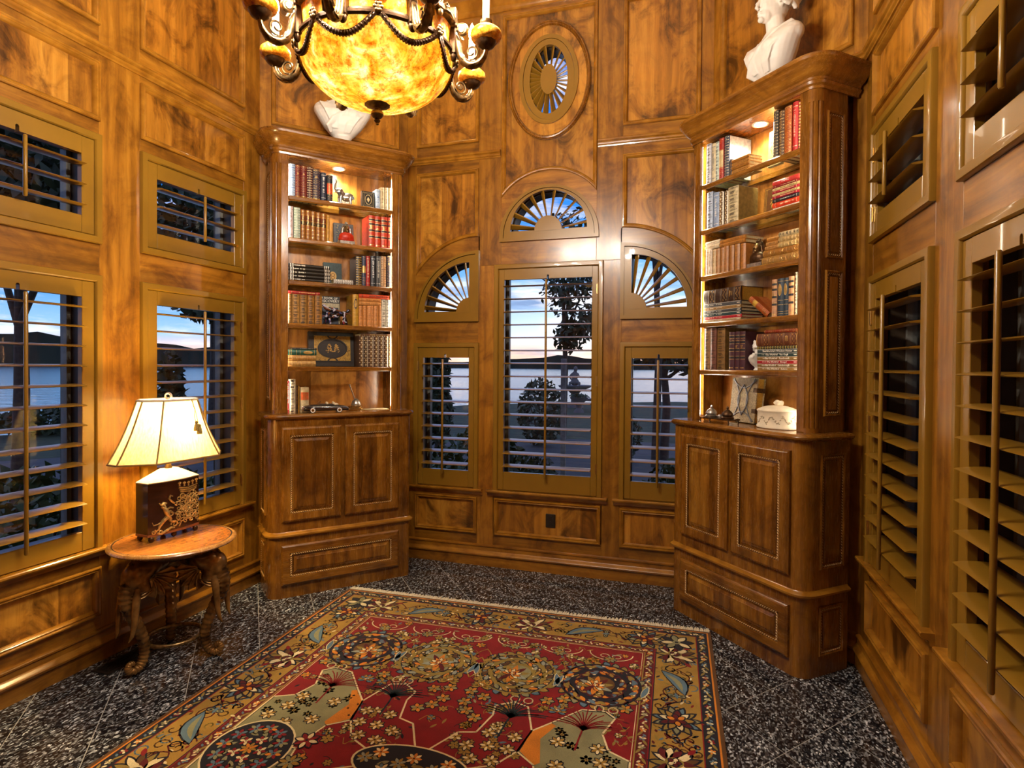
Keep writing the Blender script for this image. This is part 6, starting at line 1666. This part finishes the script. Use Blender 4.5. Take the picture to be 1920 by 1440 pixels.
rug = empty('rug', (.03, 1.955, 0), radians(1.7)); tag(rug, 'fringed red and gold Persian rug on the granite floor', 'rug')
mb = MB(); mb.cur = 0
mb.box(-HW, -HL, .0005, HW, HL, RT, .003); mb.build('pile', RM[RN.index('brown')], rug)
class Art:
    def __init__(s): s.mb = MB()
    def poly(s, col, pts, l):
        s.mb.cur = RN.index(col); z = RT+.00025*l; s.mb.add([(p[0], p[1], z) for p in pts], [tuple(range(len(pts)))])
    def rect(s, col, x0, x1, y0, y1, l): s.poly(col, [(x0, y0), (x1, y0), (x1, y1), (x0, y1)], l)
    def frame(s, col, a, b, l):          # ring between inset a and inset b
        for x0, x1, y0, y1 in ((-HW+a, HW-a, HL-b, HL-a), (-HW+a, HW-a, -HL+a, -HL+b), (-HW+a, -HW+b, -HL+b, HL-b), (HW-b, HW-a, -HL+b, HL-b)): s.rect(col, x0, x1, y0, y1, l)
    def ell(s, col, x, y, a, b, l, rot=0, n=14):
        c, q = cos(rot), sin(rot)
        s.poly(col, [(x+a*cos(2*pi*i/n)*c-b*sin(2*pi*i/n)*q, y+a*cos(2*pi*i/n)*q+b*sin(2*pi*i/n)*c) for i in range(n)], l)
    def leaf(s, col, x, y, L, w, rot, l, curve=0.0):
        up, dn = [], []
        for i in range(7):
            f = i/6; hw = w*sin(pi*f)**.8; cx = L*f; cy = curve*L*sin(pi*f); up.append((cx, cy+hw)); dn.append((cx, cy-hw))
        P = up+dn[::-1][1:-1]; c, q = cos(rot), sin(rot); s.poly(col, [(x+a*c-b*q, y+a*q+b*c) for a, b in P], l)
    def vine(s, col, pts, w, l):
        n = len(pts)
        for i in range(n-1):
            a, b = Vector(pts[i]), Vector(pts[i+1]); d = (b-a)
            if d.length < 1e-6: continue
            d.normalize(); q = Vector((-d.y, d.x))*w/2; e = d*w*.3; s.poly(col, [a-q-e, b-q+e, b+q+e, a+q-e], l)
    def flower(s, x, y, r, n, cols, l, rot=0, outline='navy'):
        for i in range(n):
            a = rot+2*pi*i/n
            if outline: s.leaf(outline, x+r*.12*cos(a), y+r*.12*sin(a), r*1.0, r*.36*6/n+.001, a, l)
        for i in range(n):
            a = rot+2*pi*i/n; s.leaf(cols[i % len(cols)], x+r*.16*cos(a), y+r*.16*sin(a), r*.80, r*.25*6/n, a, l+1)
        s.ell(cols[-1], x, y, r*.26, r*.26, l+2, n=8); s.ell(outline or 'brown', x, y, r*.13, r*.13, l+3, n=6)
    def palmette(s, x, y, r, rot, c1, c2, c3, l):
        n = 9
        for i in range(n):
            a = rot+(-1.9+3.8*i/(n-1)); L = r*(1.0-.25*abs(i-4)/4); s.leaf('navy', x, y, L*1.08, r*.22, a, l)
        for i in range(n):
            a = rot+(-1.9+3.8*i/(n-1)); L = r*(1.0-.25*abs(i-4)/4); s.leaf((c1, c2)[i % 2], x+.1*r*cos(a), y+.1*r*sin(a), L*.9, r*.15, a, l+1)
        s.ell(c3, x+.25*r*cos(rot), y+.25*r*sin(rot), r*.34, r*.28, l+2, rot); s.flower(x+.25*r*cos(rot), y+.25*r*sin(rot), r*.26, 5, (c1, 'cream'), l+3, rot)
A = Art(); rnd = random.Random(11)
A.frame('brown', .0, .016, 1); A.frame('orange', .016, .024, 1); A.frame('navy', .024, .080, 1); A.frame('red', .080, .085, 1); A.frame('gold', .085, .285, 1); A.frame('navy', .285, .290, 1)
A.frame('red', .290, .295, 1); A.frame('maroon', .295, .340, 1); A.frame('olive', .340, .346, 1)
A.rect('red', -HW+.346, HW-.346, -HL+.346, HL-.346, 1)
A.frame('cream', .352, .355, 2)
def run_border(off, step, fn, margin=.0):
    """place motif fn(x,y,rot,i) along the rectangle at inset off"""
    X, Y = HW-off, HL-off
    for (ax, ay), (bx, by), rot in (((-X, Y), (X, Y), 0), ((X, Y), (X, -Y), -pi/2), ((X, -Y), (-X, -Y), pi), ((-X, -Y), (-X, Y), pi/2)):
        L = math.hypot(bx-ax, by-ay); n = max(2, round(L/step)); 
        for i in range(n): f = (i+.5)/n; fn(ax+(bx-ax)*f, ay+(by-ay)*f, rot, i, L/n)
def guard(x, y, rot, i, st):
    c = ('orange', 'blue', 'sage', 'red')[i % 4]; d = Vector((cos(rot), sin(rot))); q = Vector((-d.y, d.x))
    A.flower(x, y, .017, 5, (c, 'cream'), 2, rot+i, outline=None)
    sgn = 1 if i % 2 else -1; p = Vector((x, y))+d*st*.5
    A.leaf('olive', p.x-d.x*.022, p.y-d.y*.022, .044, .006, rot+sgn*.5, 2); A.leaf(('blue', 'cream')[i % 2], p.x, p.y, .020, .005, rot-sgn*.8, 2)
run_border(.052, .062, guard); run_border(.3175, .056, guard)
def main(x, y, rot, i, st):
    d = Vector((cos(rot), sin(rot))); q = Vector((-d.y, d.x)); P = lambda a, b: (x+d.x*a+q.x*b, y+d.y*a+q.y*b)
    # S vine
    A.vine('maroon', [P(-st/2+st*k/16, .060*sin(2*pi*(k/16)+(0 if i % 2 else pi))) for k in range(17)], .006, 2)
    k = i % 3
    if k == 0:
        A.flower(*P(0, .0), .100, 12, ('olive', 'brown', 'cream'), 2.6, rot); A.palmette(*P(-.012, -.035), .105, rot+pi/2, 'maroon', 'cream', 'olive', 3)
        for s in (-1, 1):
            A.vine('maroon', [P(s*(.085+.03*cos(t_)), -.035+.05*sin(t_)) for t_ in [j*.45 for j in range(9)]], .007, 3); A.leaf('red', *P(s*.07, .04), .05, .011, rot+pi/2-s*.9, 4)
    elif k == 1:
        A.leaf('navy', *P(-.12, -.075), .24, .040, rot+.5, 2, .12); A.leaf('blue', *P(-.112, -.070), .222, .033, rot+.5, 3, .12); A.leaf('sage', *P(-.09, -.055), .17, .013, rot+.5, 4, .12)
        for s in (-1, 1): A.ell('navy', *P(.10, s*.022), .022, .014, 3, rot+pi/2); A.ell('sage', *P(.10, s*.022), .016, .009, 4, rot+pi/2); A.ell('navy', *P(.10, s*.022), .008, .004, 5, rot+pi/2)
        A.leaf('blue', *P(.075, -.006), .05, .008, rot+.2, 5)
    else:
        A.flower(*P(0, .0), .100, 11, ('sage', 'olive', 'blue'), 2.6, rot); A.flower(*P(0, .0), .075, 9, ('cream', 'maroon', 'gold'), 5, rot+.3); A.flower(*P(0, .0), .044, 6, ('orange', 'maroon'), 8, rot+.2)
        for s in (-1, 1): A.vine('navy', [P(s*(.07+.02*j), -.07+.02*j+.012*sin(j*2)) for j in range(6)], .007, 3); A.leaf('maroon', *P(s*.10, -.05), .045, .010, rot+s*.7+(pi if s < 0 else 0), 3)
    for j in range(18):       # arabesque curls filling the gold ground
        a, b = rnd.uniform(-st/2, st/2), rnd.uniform(-.078, .078); r0 = rnd.uniform(.014, .036); s0 = rnd.uniform(0, 6.28); sg = rnd.choice((-1, 1))
        A.vine(rnd.choice(('maroon', 'navy', 'brown', 'olive', 'blue')), [P(a+r0*(1-t_*.7)*cos(s0+sg*5.5*t_), b+r0*(1-t_*.7)*sin(s0+sg*5.5*t_)) for t_ in [q_/9 for q_ in range(10)]], .0065, 2)
    for j in range(12):
        a, b = rnd.uniform(-st/2, st/2), rnd.uniform(-.09, .09); A.leaf(rnd.choice(('maroon', 'brown', 'olive', 'blue', 'cream', 'red')), *P(a, b), rnd.uniform(.016, .032), .0055, rot+rnd.uniform(0, 6.28), 2)
    for j in range(5):
        a, b = rnd.uniform(-st/2, st/2), rnd.choice((-1, 1))*rnd.uniform(.066, .090); A.leaf(rnd.choice(('navy', 'maroon', 'olive', 'blue')), *P(a, b), rnd.uniform(.02, .04), .006, rot+rnd.uniform(0, 6.28), 2)
run_border(.185, .30, main)
for sx in (-1, 1):
    for sy in (-1, 1): A.flower(sx*(HW-.185), sy*(HL-.185), .085, 8, ('navy', 'cream', 'sage'), 9, .2)
# field, mirrored about both axes
def roundel(x, y, dark):
    R0 = .190
    for i in range(26):
        a = 2*pi*i/26; A.leaf('navy', x+.165*cos(a), y+.165*sin(a), .060, .021, a+.6, 2); A.leaf(('olive', 'sage', 'blue', 'gold')[i % 4], x+.168*cos(a), y+.168*sin(a), .050, .015, a+.6, 2.5)
    A.ell('navy' if dark else 'olive', x, y, R0, R0*.98, 3, n=36)
    for k, (r, n, L, w_) in enumerate(((.172, 26, .050, .014), (.146, 22, .050, .014), (.116, 18, .046, .013), (.088, 14, .042, .012))):
        for i in range(n):
            a = 2*pi*i/n+k*.17; pal = ('orange', 'blue', 'olive', 'navy', 'gold') if dark else ('sage', 'gold', 'brown', 'grey', 'orange')
            if not (dark and k == 1): A.leaf('navy' if not dark else 'maroon', x+r*cos(a), y+r*sin(a), L*1.1, w_*1.15, a+pi/2+.45*(-1)**k, 4+k)
            A.leaf(pal[(i+k) % 5], x+r*cos(a), y+r*sin(a), L*.92, w_*.75, a+pi/2+.45*(-1)**k, 4.4+k)
            if i % 3 == 0: A.leaf('cream', x+(r-.006)*cos(a+.1), y+(r-.006)*sin(a+.1), .018, .004, a+pi/2, 4.7+k)
    A.ell('brown' if dark else 'sage', x, y, .066, .066, 9, n=20)
    for i in range(10): A.leaf(('olive', 'maroon', 'orange', 'gold', 'grey')[i % 5], x-.02, y-.02, .085, .013, .3+i*.62, 9.5+.1*i)
    A.palmette(x-.03, y-.03, .060, .9, 'orange', 'cream', 'red', 11)
    for s in (-1, 1):
        A.leaf('cream', x+s*.19, y-.075, .115, .016, pi/2-s*.25, 9); A.leaf('blue', x+s*.19, y-.070, .105, .0125, pi/2-s*.25, 9.5)
def tree(x, y, col):
    for i in range(19):
        a = pi/2+(-1.25+2.5*i/18); L = .155+.02*sin(i*2.3); A.vine(col, [(x+L*f*cos(a)*(.4+.6*f)-.0*f, y+.04+L*f*(.35+.65*sin(a))*(1-.55*f*abs(cos(a)))) for f in (0, .3, .55, .8, 1)], .0055, 6)
    A.vine(col, [(x, y+.06), (x-.006, y), (x-.012, y-.09)], .008, 6)
pav = [(.385, .34), (.455, .42), (.56, .545), (.66, .56), (.705, .52), (.665, .40), (.70, .30), (.785, .26), (.79, .02), (.47, .02), (.44, .14), (.36, .20)]
inn = [(.02, .10), (.10, .25), (.17, .27), (.20, .40), (.19, .47), (.26, .52), (.33, .50), (.385, .34), (.36, .20), (.30, .10), (.16, .03)]
for sy in (-1, 1):
    for sx in (-1, 1):
        m_ = lambda P: [(p[0]*sx, p[1]*sy) for p in P]
        # re-map drawing through a mirrored sub-artist
        B = Art(); A_, A = A, B
        roundel(.612, .775, True); roundel(.212, .765, False)
        for x0_, x1_, y0_, y1_ in ((.0, .10, .95, .62), (.40, .30, .98, .60), (.42, .52, .98, .60), (.78, .70, .98, .58), (.40, .44, .92, .66)):
            A.vine(('gold', 'cream', 'olive')[int(x0_*50) % 3], [(x0_+(x1_-x0_)*f_+.022*sin(9*f_), y0_+(y1_-y0_)*f_) for f_ in [q_/12 for q_ in range(13)]], .0048, 3)
        A.vine('gold', [(.34, .83), (.42, .75), (.50, .83)], .006, 4); A.vine('gold', [(.34, .70), (.42, .78), (.50, .70)], .006, 4); A.flower(.42, .77, .03, 6, ('orange', 'cream'), 5)
        A.vine('gold', [(0, .86), (.06, .76), (0, .66)], .006, 4); A.flower(.0, .76, .032, 6, ('blue', 'cream'), 5)
        for cx_ in (.13, .37, .63):
            A.vine('cream', [(cx_+.11*cos(t_), 1.085-.075*sin(t_)) for t_ in [pi*j/14 for j in range(15)]], .006, 3)
            for s in (-1, 1): A.vine('cream', [(cx_+s*(.03+.022*cos(t_)), 1.055-.018*sin(t_)) for t_ in [2*pi*j/12 for j in range(13)]], .005, 3)
            A.flower(cx_, 1.02, .034, 7, ('sage', 'gold'), 4); A.flower(cx_+.12, .985, .026, 5, ('olive', 'cream'), 4)
        A.poly('navy', [(p[0]*1.0, p[1]) for p in pav], 2); 
        c_ = Vector((.58, .28)); A.poly('sage', [tuple(c_+(Vector(p)-c_)*.965) for p in pav], 3)
        A.vine('cream', pav+[pav[0]], .008, 5)
        A.poly('orange', [(.385, .335), (.455, .412), (.475, .40), (.43, .30), (.46, .16), (.44, .14), (.37, .205)], 4)
        A.vine('cream', inn, .008, 5)
        tree(.585, .36, 'red'); tree(.275, .36, 'teal')
        for (x, y) in ((.50, .30), (.66, .30), (.52, .16), (.62, .11), (.72, .14), (.68, .22)): A.flower(x, y, .034, 8, ('cream', 'gold') if (x*100) % 2 < 1 else ('gold', 'maroon'), 6)
        for (x, y) in ((.16, .18), (.24, .20), (.32, .20), (.20, .11), (.28, .12), (.33, .28), (.22, .28)): A.flower(x, y, .033, 8, ('cream', 'gold'), 6)
        for (x, y) in ((.05, .55), (.12, .52), (.40, .57), (.47, .60), (.74, .60), (.08, .40), (.13, .36), (.05, .46)): A.flower(x, y, .034, 6, ('sage', 'orange', 'gold'), 6)
        for s in (-1, 1):
            A.vine('cream', [(.29+s*(.03+.020*cos(t_)), .545+.022*sin(t_)) for t_ in [2*pi*j/12 for j in range(13)]], .006, 5)
            A.vine('cream', [(.66+s*(.03+.020*cos(t_)), .575+.022*sin(t_)) for t_ in [2*pi*j/12 for j in range(13)]], .006, 5)
        A.palmette(.08, .60, .06, pi/2, 'gold', 'olive', 'orange', 6); A.palmette(.46, .50, .05, pi/2, 'blue', 'gold', 'orange', 6)
        for j in range(95):      # small sprigs over the red ground
            x, y = rnd.uniform(.02, .77), rnd.uniform(.05, 1.12); c1 = rnd.choice(('sage', 'gold', 'blue', 'orange', 'cream', 'olive'))
            A.flower(x, y, rnd.uniform(.018, .030), 6, (c1, 'gold'), 2, rnd.uniform(0, 6), outline='navy')
            s0 = rnd.uniform(0, 6.28); A.vine(rnd.choice(('olive', 'gold', 'navy')), [(x+.045*t_*cos(s0+1.5*t_), y+.045*t_*sin(s0+1.5*t_)) for t_ in [q_/5 for q_ in range(6)]], .003, 2)
        for j in range(110):
            x, y = rnd.uniform(.02, .77), rnd.uniform(.05, 1.12)
            A.leaf(rnd.choice(('olive', 'sage', 'gold', 'blue', 'maroon', 'navy')), x, y, rnd.uniform(.02, .04), .006, rnd.uniform(0, 6.28), 2)
            if j % 3 == 0: A.vine(rnd.choice(('gold', 'olive')), [(x+.05*t_-.02, y+.02*sin(6*t_+j)) for t_ in [q/6 for q in range(7)]], .0035, 2)
        A = A_; n0 = len(A.mb.v); flip = sx*sy < 0
        A.mb.v += [(p[0]*sx, p[1]*sy, p[2]) for p in B.mb.v]; A.mb.f += [tuple(n0+i for i in (f[::-1] if flip else f)) for f in B.mb.f]; A.mb.m += B.mb.m
for sx in (-1, 1):       # navy medallions beside the centre
    cx_, cy_ = .64*sx, -.075
    A.ell('cream', cx_, cy_, .165, .185, 12, n=34); A.ell('navy', cx_, cy_, .157, .177, 12.5, n=34)
    for j in range(12): a = j*.5236; A.flower(cx_+.112*cos(a), cy_+.128*sin(a), .034, 7, ('orange', 'sage', 'red', 'blue')[j % 3:], 13); A.leaf('sage', cx_+.07*cos(a+.25), cy_+.08*sin(a+.25), .055, .010, a+1.3, 13)
    for j in range(5): a = j*1.257; A.flower(cx_+.05*cos(a), cy_+.058*sin(a), .028, 6, ('red', 'cream'), 14)
    A.flower(cx_, cy_, .036, 8, ('gold', 'orange'), 15)
    A.flower(.455*sx, .03, .05, 8, ('cream', 'red'), 13); A.flower(.44*sx, -.10, .045, 8, ('gold', 'sage'), 13)
A.ell('cream', 0, .005, .235, .115, 12, n=34); A.ell('navy', 0, .005, .226, .107, 12.5, n=34)
for j in range(9): x = -.185+.046*j; A.flower(x, .005+.05*sin(j*2.1), .034, 8, (('gold', 'grey'), ('cream', 'orange'), ('blue', 'cream'))[j % 3], 13, j); A.leaf(('sage', 'olive')[j % 2], x+.01, .01, .05, .010, j*1.9, 13)
pt = A.mb.build('woven_pattern', RM, rug, recalc=False); pt['kind'] = 'stuff'
# fringe: tufts along both short ends
M_FR = plain('fringe_cotton', (.86, .76, .56), .9, noise=.3, nscale=120)
for sy in (-1, 1):
    m = MB()
    for i in range(210):
        x = -HW+.01+2*(HW-.01)*i/209; L = rnd.uniform(.045, .058); dx = rnd.uniform(-.006, .006)
        m.tube([(x, sy*(HL-.004), .007), (x+dx*.4, sy*(HL+L*.4), .0065), (x+dx, sy*(HL+L), .003)], [.0055, .0058, .003], 5)
    f_ = m.build('fringe', M_FR, rug, smooth=60); f_['kind'] = 'stuff'
# ================================================================== OUTSIDE: LAWN, LAKE, TREES
M_GRASS = plain('dusk_lawn', (.045, .065, .022), .95, noise=.5, nscale=3)
M_PAVE = plain('dusk_drive', (.060, .060, .062), .8, noise=.3, nscale=2)
M_LEAF = plain('hedge_leaf', (.085, .14, .038), .5, noise=.6, nscale=8); M_LEAFD = plain('dark_leaf', (.050, .075, .030), .6, noise=.5, nscale=4); M_BARK = plain('bark', (.075, .055, .040), .9, noise=.4, nscale=20); M_AUT = plain('autumn_leaf', (.20, .07, .015), .6, noise=.4, nscale=5)
M_STONE = plain('garden_stone', (.30, .28, .24), .8, noise=.35, nscale=20, bump=.3); M_FAR = plain('far_shore', (.035, .045, .030), 1, noise=.4, nscale=.05)
def water():
    m, t, b, out = new_mat('lake_water'); b.inputs['Base Color'].default_value = (.03, .06, .10, 1); b.inputs['Roughness'].default_value = .12
    gm = t.new('ShaderNodeNewGeometry'); mp = t.new('ShaderNodeMapping'); mp.inputs['Scale'].default_value = (.25, 1, 1); t.link(gm.outputs['Position'], mp.inputs[0])
    n = t.new('ShaderNodeTexNoise', i_Scale=1.1, i_Detail=5.0); t.link(mp.outputs[0], n.inputs[0]); bp = t.new('ShaderNodeBump', i_Strength=.35, i_Distance=.3); t.link(n.outputs[0], bp.inputs['Height']); t.link(bp.outputs[0], b.inputs['Normal']); return m
g = MB().prismz([(-20, -25), (30, -25), (34, 22), (20, 31), (0, 33), (-9, 27), (-13, 16), (-17, 9)], -1.0, -.40).build('lawn', M_GRASS); g['kind'] = 'structure'
d = MB().prismz([(-9, 4), (-6, 7.5), (0, 9.5), (12, 9), (25, 7), (25, 13), (10, 15), (-2, 15), (-9, 11), (-13, 6)], -.42, -.392).build('driveway', M_PAVE); d['kind'] = 'structure'
wt_ = MB().prismz([(-900, -300), (900, -300), (900, 900), (-900, 900)], -2.2, -1.2).build('lake', water()); wt_['kind'] = 'structure'
rnd = random.Random(21)
m = MB()
for k in range(2):
    pts = []; N = 160
    for i in range(N+1):
        a = radians(20+210*i/N); R_ = 520+30*sin(i*.21); h = 5+3.5*rnd.random()+3*sin(i*.33)+(15*math.exp(-((i-95)/9)**2))
        pts.append((R_*cos(a), R_*sin(a), h))
    if k == 0:
        vs = [(x, y, -1.3) for x, y, h in pts]+[(x, y, h) for x, y, h in pts]+[(x*1.06, y*1.06, h*.9) for x, y, h in pts]; n = N+1
        m.add(vs, [(i, i+1, n+i+1, n+i) for i in range(N)]+[(n+i, n+i+1, 2*n+i+1, 2*n+i) for i in range(N)])
o = m.build('far_shore', M_FAR); o['kind'] = 'structure'
def leaves(mb, c, r, n, size, seed, shell=.45):
    rd = random.Random(seed)
    for i in range(n):
        v = Vector((rd.gauss(0, 1), rd.gauss(0, 1), rd.gauss(0, 1))).normalized()*(shell+(1-shell)*rd.random()**.5)
        p = Vector((c[0]+v.x*r[0], c[1]+v.y*r[1], c[2]+v.z*r[2])); a = Vector((rd.gauss(0, 1), rd.gauss(0, 1), rd.gauss(0, 1))).normalized()*size*rd.uniform(.6, 1.2); b = a.orthogonal().normalized()*size*rd.uniform(.3, .55)
        mb.add([p-a, p+b, p+a, p-b], [(0, 1, 2, 3)])
def tree_out(label, x, y, h, trunk, crowns, seed, mat=None, n=1400, size=.13, name='tree'):
    r = empty(name, (x, y, -.40)); tag(r, label, 'tree', 'trees on the lawn')
    r.pop('group', None) if False else None
    t_ = MB(); t_.tube([(0, 0, 0), (.05, 0, h*.3), (-.04, .05, h*.6), (.0, 0, h*.8)], [trunk, trunk*.8, trunk*.55, trunk*.2], 8); t_.build('trunk', M_BARK, r, smooth=60)
    mb = MB()
    for i, (cx_, cy_, cz_, rx, ry, rz_) in enumerate(crowns): leaves(mb, (cx_, cy_, cz_), (rx, ry, rz_), n//len(crowns), size, seed+i, .1)
    o = mb.build('foliage', mat or M_LEAFD, r, recalc=False); o['kind'] = 'stuff'
    if crowns:
        b_ = MB()
        for i, (cx_, cy_, cz_, rx, ry, rz_) in enumerate(crowns): b_.tube([(0, 0, h*.45), (cx_*.5, cy_*.5, (h*.45+cz_)/2), (cx_, cy_, cz_)], [trunk*.45, trunk*.3, trunk*.12], 6)
        b_.build('branch', M_BARK, r, smooth=60)
    return r
def P_at(px, dist):         # helper for siting: bearing of a photo column at a distance from the camera spot
    u = (px-960)/F_PX; v = _F+_R*u; return (1.0246+v.x*dist, v.y*dist)
x, y = P_at(1057, 16); tree_out('broad leafy tree on the lawn seen through the tall centre shutter', x, y, 6.2, .09, [(.0, 0, 3.9, .65, .8, .7), (.7, .2, 4.4, .8, .8, .75), (.35, -.3, 5.3, .95, .9, .8), (.15, 0, 2.7, .45, .5, .45), (.75, 0, 3.1, .55, .55, .5)], 3, n=1900, size=.11)
x, y = P_at(1246, 12); tree_out('slender tree on the lawn seen beside the lidded-box bookcase', x, y, 3.6, .10, [(.5, 0, 2.0, .6, .6, .28), (-.3, .1, 2.15, .5, .5, .25), (.2, 0, 2.7, .9, .8, .4)], 5, n=900, size=.10)
x, y = P_at(822, 13); tree_out('dark columnar cypress on the lawn beyond the rear shutters', x, y, 2.6, .09, [(0, 0, .9, .33, .33, .8), (0, 0, 1.7, .28, .28, .8)], 9, n=1600, size=.09, name='cypress')
x, y = P_at(402, 12.5); tree_out('large dark tree outside the window behind the table lamp', x, y, 6.5, .15, [(.3, 0, 3.1, .9, 1.2, .4), (-1.0, .2, 4.6, 1.2, 1.2, .7), (.6, .2, 4.8, 1.3, 1.3, .8), (-.2, 0, 5.6, 1.7, 1.4, .9)], 13, n=3600, size=.13)
x, y = P_at(318, 9); tree_out('slim dark cypress outside the window behind the table lamp', x, y, 2.4, .08, [(0, 0, .8, .26, .26, .75), (0, 0, 1.4, .22, .22, .7)], 15, n=1200, size=.08, name='cypress')
x, y = P_at(1085, 8.5); tree_out('autumn-leaved branch tree high outside the centre windows', x+.9, y+3, 7.0, .08, [(-.2, 0, 5.6, .9, .8, .5), (.4, 0, 6.4, 1.0, .8, .6)], 17, M_AUT, n=700, size=.12)
x, y = P_at(35, 7.0); tree_out('dark spreading tree outside the lamp wall, farther from the toy-car bookcase', x, y, 5.2, .10, [(.15, 0, 3.75, .95, .95, .52), (-.8, .1, 3.85, .9, .9, .55), (.7, .2, 3.9, .8, .8, .55), (0, 0, 4.6, 1.2, 1.1, .65)], 41, n=4800, size=.11)
def shrub(label, x, y, r, h, seed, mat, n=700, size=.05):
    o = empty('shrub', (x, y, -.40)); tag(o, label, 'shrub'); mb = MB(); leaves(mb, (0, 0, h*.5), (r, r, h*.5), n, size, seed, .55); f = mb.build('foliage', mat, o, recalc=False); f['kind'] = 'stuff'
    s = MB(); [s.tube([(0, 0, 0), (r*.3*cos(a), r*.3*sin(a), h*.4), (r*.6*cos(a), r*.6*sin(a), h*.8)], [.02, .014, .006], 6) for a in (0, 1.6, 3.2, 4.8)]; s.build('stem', M_BARK, o)
shrub('low green hedge bush outside the short shutter by the toy-car bookcase', -.9, 5.15, .62, 1.30, 31, M_LEAF, 2200, .05)
shrub('low green hedge bush outside the short shutter by the lidded-box bookcase', 1.15, 5.3, .68, 1.15, 32, M_LEAF, 2200, .05)
shrub('green hedge bush outside the lamp wall, farther from the toy-car bookcase', -3.0, 2.6, .60, 1.25, 33, M_LEAF, 2200, .05)
shrub('green hedge bush outside the shutter behind the table lamp', -3.15, 3.9, .55, 1.0, 34, M_LEAF, 1600, .05)
x, y = P_at(1015, 14); shrub('dark rounded bush on the lawn beyond the centre shutter', x, y, .58, 1.60, 35, M_LEAFD, 900, .09)
x, y = P_at(1250, 11); shrub('wispy dark bush at the foot of the slender tree', x-.9, y+.6, .42, 1.0, 36, M_LEAFD, 700, .06)
x, y = P_at(85, 15.5); shrub('distant dark bush at the water edge outside the lamp wall', x, y, 1.0, .7, 37, M_LEAFD, 900, .12)
# fountain with figure, urn, bench, urn planter on pedestal, post
x, y = P_at(1078, 27); f = empty('fountain', (x, y, -.40)); tag(f, 'dark stone fountain with a seated figure on its bowl by the lake', 'fountain')
M_SIL = plain('fountain_stone', (.15, .14, .13), .8, noise=.3)
MB().lathe([(0, 0), (.40, 0), (.36, .12), (.18, .2), (.15, .6), (.30, .75), (.72, .92), (.76, 1.0), (.70, 1.02), (.2, .98), (0, .98)], 28).build('basin', M_SIL, f, smooth=40)
mb = MB(); mb.ell((0, 0, 1.16), (.20, .16, .18), 12, 8); mb.ell((0, 0, 1.45), (.15, .12, .22), 12, 8); mb.ell((.03, 0, 1.76), (.10, .10, .13), 12, 8); mb.tube([(-.12, 0, 1.55), (-.24, -.05, 1.4), (-.15, -.12, 1.28)], [.06, .05, .04], 8); mb.tube([(.12, 0, 1.55), (.22, -.08, 1.4), (.1, -.15, 1.5)], [.06, .05, .04], 8); mb.tube([(.05, -.05, 1.15), (.25, -.2, 1.12), (.26, -.22, .98)], [.09, .07, .05], 8); mb.tube([(-.05, -.05, 1.15), (-.2, -.2, 1.12), (-.2, -.22, .98)], [.09, .07, .05], 8)
mesh_obj('figure', organic(mb, .03, 3), M_SIL, f)
x, y = P_at(1086, 24); u = empty('garden_urn', (x, y, -.40)); tag(u, 'dark planted urn on the lawn beside the fountain', 'urn')
MB().lathe([(0, 0), (.22, 0), (.18, .1), (.10, .18), (.12, .3), (.34, .55), (.38, .62), (.30, .62), (0, .55)], 20).build('vessel', M_SIL, u, smooth=40)
mb = MB(); leaves(mb, (0, 0, .66), (.4, .4, .12), 160, .08, 51, .2); q = mb.build('planting', M_LEAFD, u, recalc=False); q['kind'] = 'stuff'
x, y = P_at(1106, 25); bn = empty('garden_bench', (x, y, -.40)); tag(bn, 'plain dark stone bench by the lake', 'bench')
MB().box(-.6, -.2, .42, .6, .2, .52, .02).build('seat', M_SIL, bn)
for s in (-1, 1): MB().box(s*.45-.08, -.18, 0, s*.45+.08, .18, .42).build('leg', M_SIL, bn)
x, y = P_at(1012, 7.2); pn = empty('planter_pedestal', (x, y, -.40)); tag(pn, 'pale stone pedestal with a fluted urn outside the centre shutter', 'planter')
MB().box(-.14, -.14, 0, .14, .14, .10, .01).build('plinth', M_STONE, pn)
MB().lathe([(0, .10), (.10, .10), (.06, .18), (.06, .22), (.20, .38), (.24, .46), (.25, .49), (.20, .49), (0, .44)], 28, mod=lambda i, k: 1+(.05 if k % 2 and 3 < i < 6 else 0)).build('urn', M_STONE, pn, smooth=30)
mb = MB(); leaves(mb, (0, 0, .62), (.22, .22, .16), 260, .05, 61, .2); q = mb.build('planting', M_LEAFD, pn, recalc=False); q['kind'] = 'stuff'
x, y = P_at(1057, 8.4); lp = empty('garden_post', (x, y, -.40)); tag(lp, 'slim pale garden post outside the centre shutter', 'post')
MB().box(-.035, -.035, 0, .035, .035, 2.0, .004).build('shaft', M_STONE, lp); MB().box(-.05, -.05, 0, .05, .05, .06, .004).build('foot', M_STONE, lp)

# added wall, no part of the house: blocks the sky beyond the shuttered wall
M_BLOCK = plain('blocker_dark', (.11, .092, .075), .9, noise=.3, nscale=4)
blk_ = empty('sky_blocker', (3.6, 2.5, -.40)); tag(blk_, 'added dark wall blocking the sky outside the shuttered wall', 'sky blocker')
MB().box(-.15, -9, 0, .15, 5.5, 6.5).build('wall', M_BLOCK, blk_)
MB().box(-.45, -9.2, 6.5, .45, 5.7, 6.75, .02).build('blocker_cap', M_BARK, blk_)
